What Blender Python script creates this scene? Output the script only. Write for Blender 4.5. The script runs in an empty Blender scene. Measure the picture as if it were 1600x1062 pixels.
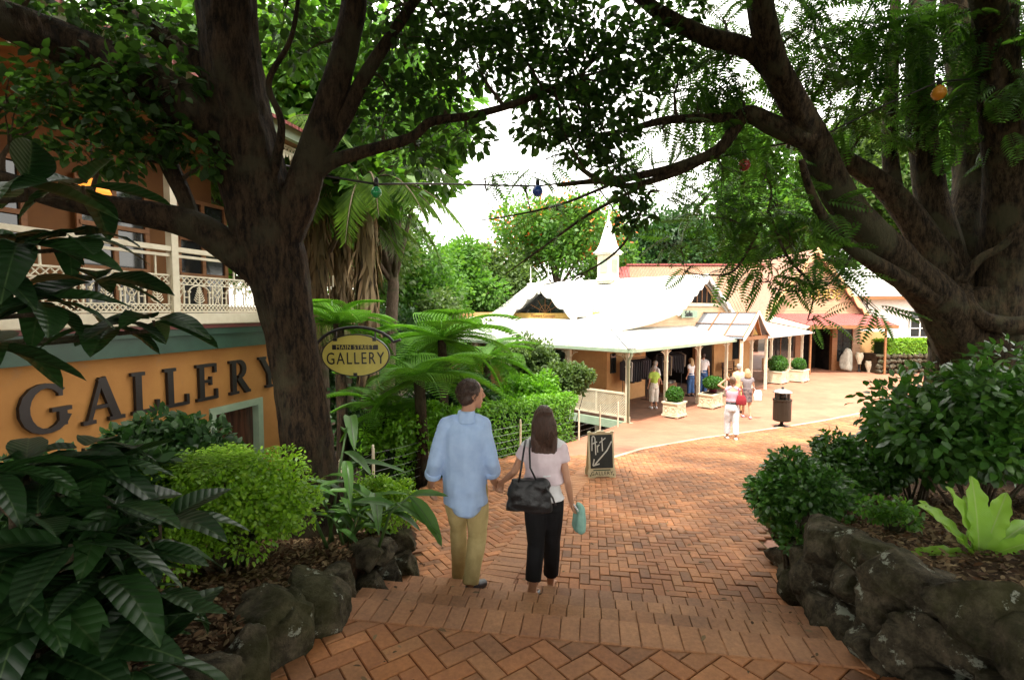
import bpy, bmesh, math, random
import numpy as np
from mathutils import Vector, Matrix, noise as mnoise

random.seed(7)
rng = np.random.default_rng(11)
R = math.radians
SC = bpy.context.scene
COL = SC.collection

# ------------------------------------------------------------------ camera
CAM_Z = 3.6
PITCH = R(3.29)
cam_d = bpy.data.cameras.new('camera')
cam_d.lens = 18.0
cam_d.sensor_width = 36.0
cam_d.clip_start = 0.05
cam_d.clip_end = 2000
cam = bpy.data.objects.new('camera', cam_d)
COL.objects.link(cam)
cam.location = (0, 0, CAM_Z)
cam.rotation_euler = (math.pi / 2 - PITCH, 0, 0)
SC.camera = cam

# ------------------------------------------------------------------ sky, sun, exposure
SUN_EL, SUN_AZ = R(68), R(205)          # azimuth clockwise from +Y: behind the camera, to the left
world = bpy.data.worlds.new('World')
SC.world = world
world.use_nodes = True
wt = world.node_tree
wt.nodes.clear()
w_out = wt.nodes.new('ShaderNodeOutputWorld')
w_bg = wt.nodes.new('ShaderNodeBackground')
w_sky = wt.nodes.new('ShaderNodeTexSky')
w_sky.sky_type = 'NISHITA'
w_sky.sun_disc = False
w_sky.sun_elevation = SUN_EL
w_sky.sun_rotation = SUN_AZ
w_sky.air_density = 1.0
w_sky.dust_density = 4.0
w_sky.ozone_density = 1.0
# thin bright cloud over the blue: a soft noise mixes the sky with white
w_tc = wt.nodes.new('ShaderNodeTexCoord')
w_ns = wt.nodes.new('ShaderNodeTexNoise')
w_ns.inputs['Scale'].default_value = 2.2
w_ns.inputs['Detail'].default_value = 5
w_rp = wt.nodes.new('ShaderNodeMapRange')
w_rp.inputs['From Min'].default_value = 0.35
w_rp.inputs['From Max'].default_value = 0.65
w_rp.inputs['To Min'].default_value = 0.70
w_rp.inputs['To Max'].default_value = 0.95
w_mx = wt.nodes.new('ShaderNodeMix')
w_mx.data_type = 'RGBA'
w_mx.inputs['B'].default_value = (9.6, 9.15, 8.3, 1)
wt.links.new(w_tc.outputs['Generated'], w_ns.inputs['Vector'])
wt.links.new(w_ns.outputs['Fac'], w_rp.inputs['Value'])
wt.links.new(w_rp.outputs['Result'], w_mx.inputs['Factor'])
wt.links.new(w_sky.outputs['Color'], w_mx.inputs['A'])
wt.links.new(w_mx.outputs['Result'], w_bg.inputs['Color'])
w_bg.inputs['Strength'].default_value = 0.15
wt.links.new(w_bg.outputs['Background'], w_out.inputs['Surface'])

sun_d = bpy.data.lights.new('sun', 'SUN')
sun_d.energy = 2.9
sun_d.angle = R(3)
sun_d.color = (1.0, 0.94, 0.84)
sun = bpy.data.objects.new('sun', sun_d)
COL.objects.link(sun)
_sd = Vector((math.sin(SUN_AZ) * math.cos(SUN_EL), math.cos(SUN_AZ) * math.cos(SUN_EL), math.sin(SUN_EL)))
sun.rotation_euler = (-_sd).to_track_quat('-Z', 'Y').to_euler()
sun.location = (0, -5, 30)

vs = SC.view_settings
vs.view_transform = 'Standard'
vs.look = 'None'
vs.exposure = 1.68
vs.gamma = 1.0
vs.use_curve_mapping = False
SC.cycles.use_denoising = True
SC.cycles.max_bounces = 8
SC.cycles.transparent_max_bounces = 8
SC.cycles.sample_clamp_indirect = 6.0

# ------------------------------------------------------------------ helpers
def PX(px, py, d):
    """world point seen at pixel (px,py) of the 1600x1062 photograph, standing at distance Y=d"""
    u = (px - 800) / 800.0
    v = (531 - py) / 800.0
    dy = math.cos(PITCH) + v * math.sin(PITCH)
    dz = -math.sin(PITCH) + v * math.cos(PITCH)
    k = d / dy
    return Vector((u * k, d, CAM_Z + dz * k))

def ppm(d):
    return 800.0 / d

def lerp(a, b, t):
    return a + (b - a) * t

def smooth(a, b, x):
    t = min(1, max(0, (x - a) / (b - a)))
    return t * t * (3 - 2 * t)

def poly(xs, ys):
    xs = list(xs); ys = list(ys)
    return lambda v: float(np.interp(v, xs, ys))

MATS = {}
def new_mat(name):
    m = bpy.data.materials.new(name)
    m.use_nodes = True
    nt = m.node_tree
    nt.nodes.clear()
    out = nt.nodes.new('ShaderNodeOutputMaterial')
    b = nt.nodes.new('ShaderNodeBsdfPrincipled')
    nt.links.new(b.outputs[0], out.inputs[0])
    return m, nt, b, out

def N(nt, t, **kw):
    n = nt.nodes.new(t)
    for k, v in kw.items():
        n.inputs[k].default_value = v
    return n

def rand_node(nt):
    """a random 0..1 per object and per loose piece"""
    g = nt.nodes.new('ShaderNodeNewGeometry')
    o = nt.nodes.new('ShaderNodeObjectInfo')
    a = nt.nodes.new('ShaderNodeMath'); a.operation = 'ADD'
    f = nt.nodes.new('ShaderNodeMath'); f.operation = 'FRACT'
    nt.links.new(g.outputs['Random Per Island'], a.inputs[0])
    nt.links.new(o.outputs['Random'], a.inputs[1])
    nt.links.new(a.outputs[0], f.inputs[0])
    return f.outputs[0]

def ramp(nt, fac, stops):
    r = nt.nodes.new('ShaderNodeValToRGB')
    els = r.color_ramp.elements
    while len(els) < len(stops):
        els.new(0.5)
    for e, (p, c) in zip(els, stops):
        e.position = p
        e.color = (c[0], c[1], c[2], 1)
    nt.links.new(fac, r.inputs[0])
    return r.outputs[0]

def pmat(name, c, c2=None, scale=6.0, rough=0.6, bump=0.0, bscale=None, metal=0.0, spec=0.5, detail=5, coat=0.0, stretch=None, lo=.35, hi=.65, dirt=None):
    """procedural paint / stone / wood: two colours mixed by noise, optional bump"""
    if name in MATS:
        return MATS[name]
    m, nt, b, out = new_mat(name)
    c2 = c2 or tuple(x * 0.75 for x in c)
    tc = nt.nodes.new('ShaderNodeTexCoord')
    vec = tc.outputs['Object']
    if stretch:
        mp = nt.nodes.new('ShaderNodeMapping')
        mp.inputs['Scale'].default_value = stretch
        nt.links.new(vec, mp.inputs['Vector'])
        vec = mp.outputs[0]
    ns = N(nt, 'ShaderNodeTexNoise', Scale=scale, Detail=detail, Roughness=0.6)
    nt.links.new(vec, ns.inputs['Vector'])
    colr = ramp(nt, ns.outputs['Fac'], [(lo, c2), (hi, c)])
    if dirt:
        n2 = N(nt, 'ShaderNodeTexNoise', Scale=dirt[1], Detail=6, Roughness=0.7)
        nt.links.new(vec, n2.inputs['Vector'])
        mr = N(nt, 'ShaderNodeMapRange', **{'From Min': dirt[2], 'From Max': dirt[2] + .1})
        nt.links.new(n2.outputs['Fac'], mr.inputs['Value'])
        mx = nt.nodes.new('ShaderNodeMix'); mx.data_type = 'RGBA'
        nt.links.new(mr.outputs['Result'], mx.inputs['Factor'])
        nt.links.new(colr, mx.inputs['A'])
        mx.inputs['B'].default_value = (*dirt[0], 1)
        colr = mx.outputs['Result']
    nt.links.new(colr, b.inputs['Base Color'])
    b.inputs['Roughness'].default_value = rough
    b.inputs['Metallic'].default_value = metal
    b.inputs['Specular IOR Level'].default_value = spec
    b.inputs['Coat Weight'].default_value = coat
    if bump:
        nb = N(nt, 'ShaderNodeTexNoise', Scale=bscale or scale * 3, Detail=6, Roughness=0.65)
        nt.links.new(vec, nb.inputs['Vector'])
        bp = N(nt, 'ShaderNodeBump', Strength=min(1, bump), Distance=0.02)
        nt.links.new(nb.outputs['Fac'], bp.inputs['Height'])
        nt.links.new(bp.outputs[0], b.inputs['Normal'])
    MATS[name] = m
    return m

def leafmat(name, cols, rough=0.45, trans=0.4, spec=0.4, tboost=1.25, veins=False):
    """leaf: each leaf picks a colour of its own, light passes through"""
    if name in MATS:
        return MATS[name]
    m, nt, b, out = new_mat(name)
    rnd = rand_node(nt)
    k = len(cols)
    col = ramp(nt, rnd, [(i / max(1, k - 1), c) for i, c in enumerate(cols)])
    if veins:
        tc = nt.nodes.new('ShaderNodeTexCoord')
        wv = N(nt, 'ShaderNodeTexWave', Scale=3.2, Distortion=0.6)
        wv.bands_direction = 'X'
        nt.links.new(tc.outputs['Object'], wv.inputs['Vector'])
        bp = N(nt, 'ShaderNodeBump', Strength=0.25, Distance=0.02)
        nt.links.new(wv.outputs['Fac'], bp.inputs['Height'])
        nt.links.new(bp.outputs[0], b.inputs['Normal'])
    nt.links.new(col, b.inputs['Base Color'])
    b.inputs['Roughness'].default_value = rough
    b.inputs['Specular IOR Level'].default_value = spec
    tr = nt.nodes.new('ShaderNodeBsdfTranslucent')
    mu = nt.nodes.new('ShaderNodeMix'); mu.data_type = 'RGBA'; mu.blend_type = 'MULTIPLY'
    mu.inputs['Factor'].default_value = 1.0
    mu.inputs['B'].default_value = (tboost * 1.15, tboost * 1.2, tboost * 0.6, 1)
    nt.links.new(col, mu.inputs['A'])
    nt.links.new(mu.outputs['Result'], tr.inputs['Color'])
    ms = nt.nodes.new('ShaderNodeMixShader')
    ms.inputs[0].default_value = trans
    nt.links.new(b.outputs[0], ms.inputs[1])
    nt.links.new(tr.outputs[0], ms.inputs[2])
    nt.links.new(ms.outputs[0], out.inputs[0])
    MATS[name] = m
    return m

def tag(o, label=None, cat=None, group=None, kind=None):
    if label: o['label'] = label
    if cat: o['category'] = cat
    if group: o['group'] = group
    if kind: o['kind'] = kind
    return o

def empty(name, loc, rz=0.0, label=None, cat=None, group=None, kind=None):
    o = bpy.data.objects.new(name, None)
    o.empty_display_size = 0.2
    COL.objects.link(o)
    o.location = loc
    o.rotation_euler = (0, 0, rz)
    return tag(o, label, cat, group, kind)

def link_mesh(name, me, mat, parent=None, loc=None, rot=None, scale=None):
    o = bpy.data.objects.new(name, me)
    COL.objects.link(o)
    if mat is not None and not me.materials:
        me.materials.append(mat)
    if parent is not None:
        o.parent = parent
    if loc is not None: o.location = loc
    if rot is not None: o.rotation_euler = rot
    if scale is not None: o.scale = scale
    return o

def root_inv(o):
    """inverse of the placed frame of a top-level object"""
    while o.parent is not None:
        o = o.parent
    M = Matrix.Translation(o.location) @ o.rotation_euler.to_matrix().to_4x4()
    return M.inverted()

def copy_tree(o, parent=None):
    c = o.copy()
    COL.objects.link(c)
    c.parent = parent
    for ch in list(o.children):
        copy_tree(ch, c)
    return c

TMP_SC = bpy.data.scenes.new('workbench')          # small side scene so that evaluating one object stays cheap
def eval_mesh(o):
    TMP_SC.collection.objects.link(o)
    vl = TMP_SC.view_layers[0]
    vl.update()
    dg = vl.depsgraph
    dg.update()
    me = bpy.data.meshes.new_from_object(o.evaluated_get(dg))
    TMP_SC.collection.objects.unlink(o)
    return me

class MB:
    """collects shapes into ONE mesh"""
    def __init__(s):
        s.v = []; s.f = []
    def add(s, vs, fs):
        o = len(s.v)
        s.v.extend([tuple(p) for p in vs])
        s.f.extend([tuple(i + o for i in f) for f in fs])
        return s
    def box(s, c, size, rz=0.0, M=None):
        hx, hy, hz = size[0] / 2, size[1] / 2, size[2] / 2
        ps = [Vector((x, y, z)) for z in (-hz, hz) for x, y in ((-hx, -hy), (hx, -hy), (hx, hy), (-hx, hy))]
        if rz:
            rm = Matrix.Rotation(rz, 3, 'Z'); ps = [rm @ p for p in ps]
        if M is not None:
            ps = [M @ p for p in ps]
        c = Vector(c)
        s.add([p + c for p in ps], [(3, 2, 1, 0), (4, 5, 6, 7), (0, 1, 5, 4), (1, 2, 6, 5), (2, 3, 7, 6), (3, 0, 4, 7)])
        return s
    def bar(s, a, b, w, h=None, up=(0, 0, 1)):
        """square bar from a to b"""
        a = Vector(a); b = Vector(b); h = h or w
        d = (b - a)
        if d.length < 1e-6: return s
        d.normalize()
        side = d.cross(Vector(up))
        if side.length < 1e-4: side = d.cross(Vector((1, 0, 0)))
        side.normalize(); u2 = side.cross(d).normalized()
        ps = []
        for p in (a, b):
            for i, j in ((-1, -1), (1, -1), (1, 1), (-1, 1)):
                ps.append(p + side * (i * w / 2) + u2 * (j * h / 2))
        s.add(ps, [(0, 1, 2, 3), (7, 6, 5, 4), (0, 4, 5, 1), (1, 5, 6, 2), (2, 6, 7, 3), (3, 7, 4, 0)])
        return s
    def tube(s, pts, rad, seg=8, cap=True, wob=0.0, ridge=0.0):
        pts = [Vector(p) for p in pts]
        n = len(pts)
        if not hasattr(rad, '__len__'): rad = [rad] * n
        o = len(s.v)
        prev = None; arc = 0.0
        for i, p in enumerate(pts):
            if i: arc += (p - pts[i - 1]).length
            d = (pts[min(i + 1, n - 1)] - pts[max(i - 1, 0)])
            if d.length < 1e-7: d = Vector((0, 0, 1))
            d.normalize()
            if prev is None:
                a = d.cross(Vector((0, 0, 1)))
                if a.length < 0.05: a = d.cross(Vector((1, 0, 0)))
            else:
                a = prev - d * prev.dot(d)
                if a.length < 1e-4: a = d.cross(Vector((1, 0, 0)))
            a.normalize(); prev = a
            b = d.cross(a)
            for k in range(seg):
                t = 2 * math.pi * k / seg
                r = rad[i]
                if wob:
                    q = p + a * math.cos(t) * r + b * math.sin(t) * r
                    r *= 1 + wob * mnoise.noise(q * 2.7 / max(r, .06) * 0.35) + wob * .5 * mnoise.noise(q * 9)
                if ridge:
                    c_, s_ = math.cos(t), math.sin(t)
                    r *= 1 + ridge * (mnoise.noise(Vector((c_ * 2.2, s_ * 2.2, arc * .8 + 9))) + .7 * mnoise.noise(Vector((c_ * 6, s_ * 6, arc * 2.2))) + .45 * mnoise.noise(Vector((c_ * 13, s_ * 13, arc * 7))))
                s.v.append(tuple(p + a * (math.cos(t) * r) + b * (math.sin(t) * r)))
        for i in range(n - 1):
            for k in range(seg):
                k2 = (k + 1) % seg
                s.f.append((o + i * seg + k, o + i * seg + k2, o + (i + 1) * seg + k2, o + (i + 1) * seg + k))
        if cap:
            s.f.append(tuple(o + k for k in range(seg))[::-1])
            s.f.append(tuple(o + (n - 1) * seg + k for k in range(seg)))
        return s
    def lathe(s, c, prof, seg=16):
        """prof: list of (radius, z)"""
        o = len(s.v); c = Vector(c)
        for r, z in prof:
            for k in range(seg):
                t = 2 * math.pi * k / seg
                s.v.append((c.x + r * math.cos(t), c.y + r * math.sin(t), c.z + z))
        n = len(prof)
        for i in range(n - 1):
            for k in range(seg):
                k2 = (k + 1) % seg
                s.f.append((o + i * seg + k, o + i * seg + k2, o + (i + 1) * seg + k2, o + (i + 1) * seg + k))
        s.f.append(tuple(o + k for k in range(seg))[::-1])
        s.f.append(tuple(o + (n - 1) * seg + k for k in range(seg)))
        return s
    def prism(s, ring, off):
        """a planar ring of points pushed by vector off"""
        n = len(ring); off = Vector(off)
        r = [Vector(p) for p in ring]
        s.add(r + [p + off for p in r], [tuple(range(n))[::-1], tuple(range(n, 2 * n))] + [(i, (i + 1) % n, n + (i + 1) % n, n + i) for i in range(n)])
        return s
    def ellipsoid(s, c, r, seg=12, rings=8, M=None):
        c = Vector(c); o = len(s.v)
        for i in range(1, rings):
            ph = math.pi * i / rings
            for k in range(seg):
                t = 2 * math.pi * k / seg
                p = Vector((r[0] * math.sin(ph) * math.cos(t), r[1] * math.sin(ph) * math.sin(t), r[2] * math.cos(ph)))
                if M is not None: p = M @ p
                s.v.append(tuple(c + p))
        t = Vector((0, 0, r[2])); bt = Vector((0, 0, -r[2]))
        if M is not None: t = M @ t; bt = M @ bt
        s.v.append(tuple(c + t)); s.v.append(tuple(c + bt))
        it = len(s.v) - 2; ib = it + 1
        for i in range(rings - 2):
            for k in range(seg):
                k2 = (k + 1) % seg
                s.f.append((o + i * seg + k, o + (i + 1) * seg + k, o + (i + 1) * seg + k2, o + i * seg + k2))
        for k in range(seg):
            k2 = (k + 1) % seg
            s.f.append((it, o + k, o + k2))
            s.f.append((ib, o + (rings - 2) * seg + k2, o + (rings - 2) * seg + k))
        return s
    def build(s, name, mat, parent=None, smooth=False, world=True, loc=None):
        me = bpy.data.meshes.new(name)
        vs_ = s.v
        if parent is not None and world:
            Mi = root_inv(parent)
            vs_ = [tuple(Mi @ Vector(p)) for p in vs_]
        elif loc is not None:
            l = Vector(loc); vs_ = [tuple(Vector(p) - l) for p in vs_]
        me.from_pydata(vs_, [], s.f)
        if smooth:
            me.polygons.foreach_set('use_smooth', [True] * len(me.polygons))
        me.update()
        return link_mesh(name, me, mat, parent, loc if parent is None else None)

def array_mesh(name, verts, faces_flat, fsize, mat, parent=None, smooth=False, loc=None):
    """fast mesh from numpy: verts (n,3), faces all with fsize corners"""
    verts = np.asarray(verts, dtype=np.float32)
    if parent is not None:
        Mi = np.array(root_inv(parent))
        verts = verts @ Mi[:3, :3].T.astype(np.float32) + Mi[:3, 3].astype(np.float32)
    elif loc is not None:
        verts = verts - np.asarray(loc, dtype=np.float32)
    me = bpy.data.meshes.new(name)
    nf = len(faces_flat) // fsize
    me.vertices.add(len(verts)); me.vertices.foreach_set('co', verts.ravel())
    me.loops.add(len(faces_flat)); me.loops.foreach_set('vertex_index', np.asarray(faces_flat, dtype=np.int32))
    me.polygons.add(nf)
    me.polygons.foreach_set('loop_start', np.arange(0, nf * fsize, fsize, dtype=np.int32))
    me.polygons.foreach_set('loop_total', np.full(nf, fsize, dtype=np.int32))
    if smooth:
        me.polygons.foreach_set('use_smooth', np.ones(nf, dtype=bool))
    me.update(calc_edges=True)
    me.validate()
    return link_mesh(name, me, mat, parent, loc if parent is None else None)

# leaf templates: x along the leaf, y across, z up; faces are quads
def tpl_leaf(w=0.28, fold=0.10, droop=0.12):
    v = np.array([(0, 0, 0), (.32, w, fold), (.72, w * .8, fold - droop * .4), (1, 0, -droop), (.72, -w * .8, fold - droop * .4), (.32, -w, fold), (.5, 0, .03)])
    f = np.array([(0, 6, 2, 1), (6, 3, 2, 2), (0, 5, 4, 6), (6, 4, 3, 3)])
    f = np.array([(0, 6, 2, 1), (0, 5, 4, 6), (6, 4, 3, 2)])
    return v, f
def tpl_diamond(w=0.3, fold=0.08):
    v = np.array([(0, 0, 0), (.45, w, fold), (1, 0, -.06), (.45, -w, fold)])
    return v, np.array([(0, 3, 2, 1)])
def tpl_frond(n=12, wl=0.26, ww=0.045, droop=0.25, taper=True, v_up=0.03):
    """pinnate leaf: leaflet pairs along a drooping rachis"""
    V = []; F = []
    for i in range(n):
        t = (i + .8) / (n + .3)
        x = t; z = -droop * t * t
        L = wl * (math.sin(math.pi * (0.12 + 0.86 * t)) ** .7 if taper else 1)
        for sgn in (1, -1):
            o = len(V)
            a = (x, 0, z); tip = (x + L * .35, sgn * L, z + v_up - L * .3)
            m1 = (x + L * .17 + ww * .5, sgn * L * .5, z + v_up); m0 = (x + L * .17 - ww * .6, sgn * L * .5, z + v_up)
            V += [a, m0, tip, m1]
            F.append((o, o + 1, o + 2, o + 3) if sgn < 0 else (o, o + 3, o + 2, o + 1))
    o = len(V)
    rw = 0.008
    ts = [0, .5, 1.0]
    for t in ts:
        V += [(t, rw * (1.1 - t), -droop * t * t), (t, -rw * (1.1 - t), -droop * t * t)]
    for i in range(2):
        F.append((o + 2 * i, o + 2 * i + 1, o + 2 * i + 3, o + 2 * i + 2))
    return np.array(V), np.array(F)

def scatter(tpl, P, X, U, S):
    """place template at points P, x axis along X, up hint U, sizes S -> verts, flat faces"""
    tv, tf = tpl
    P = np.asarray(P, float); X = np.asarray(X, float); U = np.asarray(U, float); S = np.asarray(S, float)
    X = X / (np.linalg.norm(X, axis=1, keepdims=True) + 1e-9)
    Y = np.cross(U, X); Y /= (np.linalg.norm(Y, axis=1, keepdims=True) + 1e-9)
    Z = np.cross(X, Y)
    n, k = len(P), len(tv)
    V = (P[:, None, :] + S[:, None, None] * (tv[None, :, 0, None] * X[:, None, :] + tv[None, :, 1, None] * Y[:, None, :] + tv[None, :, 2, None] * Z[:, None, :]))
    F = (tf[None, :, :] + (np.arange(n) * k)[:, None, None])
    return V.reshape(-1, 3), F.reshape(-1)

def rdir(n):
    d = rng.normal(size=(n, 3))
    return d / np.linalg.norm(d, axis=1, keepdims=True)
# ================================================================== THE GROUND
def path_h(y):
    """height of the paved lane: a ramp falling from the steps to the cottage"""
    if y < 4.6: return 1.14
    z = 1.14 - 0.100 * (y - 4.6)
    # soften into the flat
    return 0.5 * (z + math.sqrt(z * z + 0.010)) if y > 9 else z + 0.5 * (math.sqrt(z * z + 0.010) - z)

# left edge of the paving, and the kerb line that divides it
edge_left = poly([3.6, 4.3, 6.2, 7.9, 9.0, 10.7, 12.8, 16.2, 30], [-1.0, -0.85, -1.25, -1.45, -1.0, 0.0, 1.55, 3.6, 3.6])
KERB = [(-0.28, 4.05), (0.42, 6.3), (1.16, 8.55), (1.75, 9.95), (2.9, 11.35), (4.8, 12.9), (8.7, 15.5), (13.5, 18.5), (19.0, 21.5)]
kerb_x = poly([p[1] for p in KERB], [p[0] for p in KERB])
E0 = Vector((0.30, 3.06, 0)); EA = Vector((.9888, -.149, 0)); EN = Vector((.149, .9888, 0))
LAND_Z = 1.72
def step_xy(a, n):
    return E0 + EA * a + EN * n

def earth_h(x, y):
    """soil level outside the paving"""
    h = path_h(y) - 0.16
    xl = edge_left(y)
    if x < xl:
        h -= 0.75 * smooth(0.0, 1.6, xl - x) * smooth(4.5, 7.5, y)
        h -= 0.4 * smooth(4, 10, xl - x) * (1 - smooth(30, 60, y))
    if y > 45:
        h += 0.02 * (y - 45) * smooth(45, 80, y)
    if y < 4:
        h = min(h, 0.9)
    return h

m_soil = pmat('soil', (.060, .038, .022), (.028, .019, .012), scale=4, rough=.95, bump=.8, bscale=30, spec=.1)
m_mulch_bed = pmat('mulch_bed', (.085, .048, .026), (.03, .019, .012), scale=22, rough=.95, bump=1.0, bscale=60, spec=.1)

def grid_sheet(xs, ys, hf):
    b = MB()
    nx = len(xs)
    for y in ys:
        for x in xs:
            b.v.append((x, y, hf(x, y)))
    for j in range(len(ys) - 1):
        for i in range(nx - 1):
            b.f.append((j * nx + i, j * nx + i + 1, (j + 1) * nx + i + 1, (j + 1) * nx + i))
    return b
xs = sorted(set([-300, -150, -80, -50, -35, -25, -18] + [round(-14 + .5 * i, 2) for i in range(76)] + [28, 35, 50, 80, 150, 300]))
ys = sorted(set([-120, -60, -30, -15, -8, -4, -2] + [round(-1 + .5 * i, 2) for i in range(84)] + [44, 50, 60, 80, 120, 200, 400]))
tag(grid_sheet(xs, ys, earth_h).build('ground', m_soil, smooth=True), kind='structure')

# ------------------------------------------------------------------ brick materials
def brick_material(name, cols, stain=.35):
    m, nt, b, out = new_mat(name)
    rnd = rand_node(nt)
    col = ramp(nt, rnd, [(i / (len(cols) - 1), c) for i, c in enumerate(cols)])
    g = nt.nodes.new('ShaderNodeNewGeometry')
    n1 = N(nt, 'ShaderNodeTexNoise', Scale=1.3, Detail=5, Roughness=.6)
    n2 = N(nt, 'ShaderNodeTexNoise', Scale=38, Detail=4, Roughness=.7)
    nt.links.new(g.outputs['Position'], n1.inputs['Vector'])
    nt.links.new(g.outputs['Position'], n2.inputs['Vector'])
    st = ramp(nt, n1.outputs['Fac'], [(.35, (1 - stain, 1 - stain, 1 - stain * .8)), (.62, (1, 1, 1))])
    mx = nt.nodes.new('ShaderNodeMix'); mx.data_type = 'RGBA'; mx.blend_type = 'MULTIPLY'; mx.inputs['Factor'].default_value = 1
    nt.links.new(col, mx.inputs['A']); nt.links.new(st, mx.inputs['B'])
    gr = ramp(nt, n2.outputs['Fac'], [(.3, (.72, .72, .72)), (.7, (1.12, 1.12, 1.12))])
    mx2 = nt.nodes.new('ShaderNodeMix'); mx2.data_type = 'RGBA'; mx2.blend_type = 'MULTIPLY'; mx2.inputs['Factor'].default_value = 1
    nt.links.new(mx.outputs['Result'], mx2.inputs['A']); nt.links.new(gr, mx2.inputs['B'])
    nt.links.new(mx2.outputs['Result'], b.inputs['Base Color'])
    b.inputs['Roughness'].default_value = .72
    b.inputs['Specular IOR Level'].default_value = .35
    bp = N(nt, 'ShaderNodeBump', Strength=.35, Distance=.004)
    nt.links.new(n2.outputs['Fac'], bp.inputs['Height'])
    nt.links.new(bp.outputs[0], b.inputs['Normal'])
    return m
m_brick = brick_material('terracotta_paver', [(.42, .168, .060), (.33, .13, .050), (.47, .195, .075), (.37, .158, .062), (.23, .108, .052), (.44, .19, .075), (.30, .135, .060), (.48, .22, .09)])
m_brick_pale = brick_material('pale_edge_paver', [(.43, .20, .088), (.37, .165, .072), (.46, .225, .105), (.33, .155, .072)])
m_mortar = pmat('paver_joint_sand', (.16, .095, .052), (.08, .058, .03), scale=12, rough=.95, spec=.1)

def lane_material():
    m, nt, b, out = new_mat('red_lane_pavers')
    g = nt.nodes.new('ShaderNodeNewGeometry')
    mp = nt.nodes.new('ShaderNodeMapping')
    mp.inputs['Rotation'].default_value = (0, 0, R(40))
    nt.links.new(g.outputs['Position'], mp.inputs['Vector'])
    br = nt.nodes.new('ShaderNodeTexBrick')
    br.inputs['Scale'].default_value = 1.0
    br.inputs['Brick Width'].default_value = .235
    br.inputs['Row Height'].default_value = .12
    br.inputs['Mortar Size'].default_value = .004
    br.inputs['Color1'].default_value = (.40, .17, .10, 1)
    br.inputs['Color2'].default_value = (.33, .14, .08, 1)
    br.inputs['Mortar'].default_value = (.22, .11, .07, 1)
    nt.links.new(mp.outputs[0], br.inputs['Vector'])
    n1 = N(nt, 'ShaderNodeTexNoise', Scale=.7, Detail=6, Roughness=.65)
    nt.links.new(g.outputs['Position'], n1.inputs['Vector'])
    st = ramp(nt, n1.outputs['Fac'], [(.33, (.72, .70, .68)), (.66, (1.08, 1.08, 1.08))])
    mx = nt.nodes.new('ShaderNodeMix'); mx.data_type = 'RGBA'; mx.blend_type = 'MULTIPLY'; mx.inputs['Factor'].default_value = 1
    nt.links.new(br.outputs['Color'], mx.inputs['A']); nt.links.new(st, mx.inputs['B'])
    nt.links.new(mx.outputs['Result'], b.inputs['Base Color'])
    b.inputs['Roughness'].default_value = .65
    bp = N(nt, 'ShaderNodeBump', Strength=.3, Distance=.004)
    nt.links.new(br.outputs['Fac'], bp.inputs['Height'])
    bp.invert = True
    nt.links.new(bp.outputs[0], b.inputs['Normal'])
    return m
m_lane = lane_material()

# the lane: one sheet from the steps to the shops
b = MB()
ys = [3.7 + .35 * i for i in range(120)]
cols_n = 24
for y in ys:
    x0 = edge_left(y)
    if y > 16: x0 = lerp(3.6, -6, 0) if y < 17 else 3.6
    x1 = float(np.interp(y, [3.7, 6.0, 8.5, 12, 20, 46], [2.55, 3.0, 7.0, 14, 34, 40]))
    for i in range(cols_n + 1):
        x = lerp(x0, x1, i / cols_n)
        b.v.append((x, y, path_h(y)))
for j in range(len(ys) - 1):
    for i in range(cols_n):
        k = j * (cols_n + 1) + i
        b.f.append((k, k + 1, k + cols_n + 2, k + cols_n + 1))
tag(b.build('paved_lane', m_lane, smooth=True), kind='structure')

# brick path: joint sand sheet plus every paver as geometry
BW, BL, GAP, BH = .115, .232, .007, .022
def brick_shape(l, w, h=BH, bev=.005):
    v = []
    for dz, ins in ((0, 0), (h - bev, 0), (h, bev)):
        for sx, sy in ((-1, -1), (1, -1), (1, 1), (-1, 1)):
            v.append((sx * (l / 2 - ins), sy * (w / 2 - ins), dz))
    f = [(8, 9, 10, 11)]
    for o in (0, 4):
        for k in range(4):
            f.append((o + k, o + (k + 1) % 4, o + 4 + (k + 1) % 4, o + 4 + k))
    return np.array(v), np.array(f)
def brick_mesh(name, l, w, h=BH):
    v, f = brick_shape(l, w, h)
    me = bpy.data.meshes.new(name); me.from_pydata([tuple(p) for p in v], [], [tuple(q) for q in f]); me.update()
    return me
me_brick = brick_mesh('brick', BL - GAP, BW - GAP); me_brick.materials.append(m_brick)
me_edge = brick_mesh('edge_brick', BL - GAP, BW - GAP); me_edge.materials.append(m_brick_pale)

def herringbone(inside, rot, origin, ext, BW=BW):
    """centres and angles of all bricks whose centre passes inside(x,y)"""
    out = []
    c, s = math.cos(rot), math.sin(rot)
    n = int(ext / BW)
    for gx in range(-n, n):
        for gy in range(-n, n):
            k = (gx - gy) % 4
            if k == 0: lx, ly, a = (gx + 1) * BW, (gy + .5) * BW, 0.0
            elif k == 3: lx, ly, a = (gx + .5) * BW, (gy + 1) * BW, math.pi / 2
            else: continue
            x = origin[0] + c * lx - s * ly; y = origin[1] + s * lx + c * ly
            if inside(x, y): out.append((x, y, rot + a))
    return out

bp_root = empty('brick_path', (0, 6, path_h(6)), kind='structure')
def in_right(x, y):
    if y > 17.0 or y < 3.9: return False
    n = (x - E0.x) * EN.x + (y - E0.y) * EN.y
    if n < 1.08: return False
    xr = float(np.interp(y, [3.9, 5.5, 6.5, 9, 17], [2.45, 2.7, 3.6, 7.5, 13]))
    return kerb_x(y) + .07 < x < xr
def in_left(x, y):
    if y > 10.6 or y < 3.9: return False
    n = (x - E0.x) * EN.x + (y - E0.y) * EN.y
    if n < 1.08: return False
    return edge_left(y) + .02 < x < kerb_x(y) - .07
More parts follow.
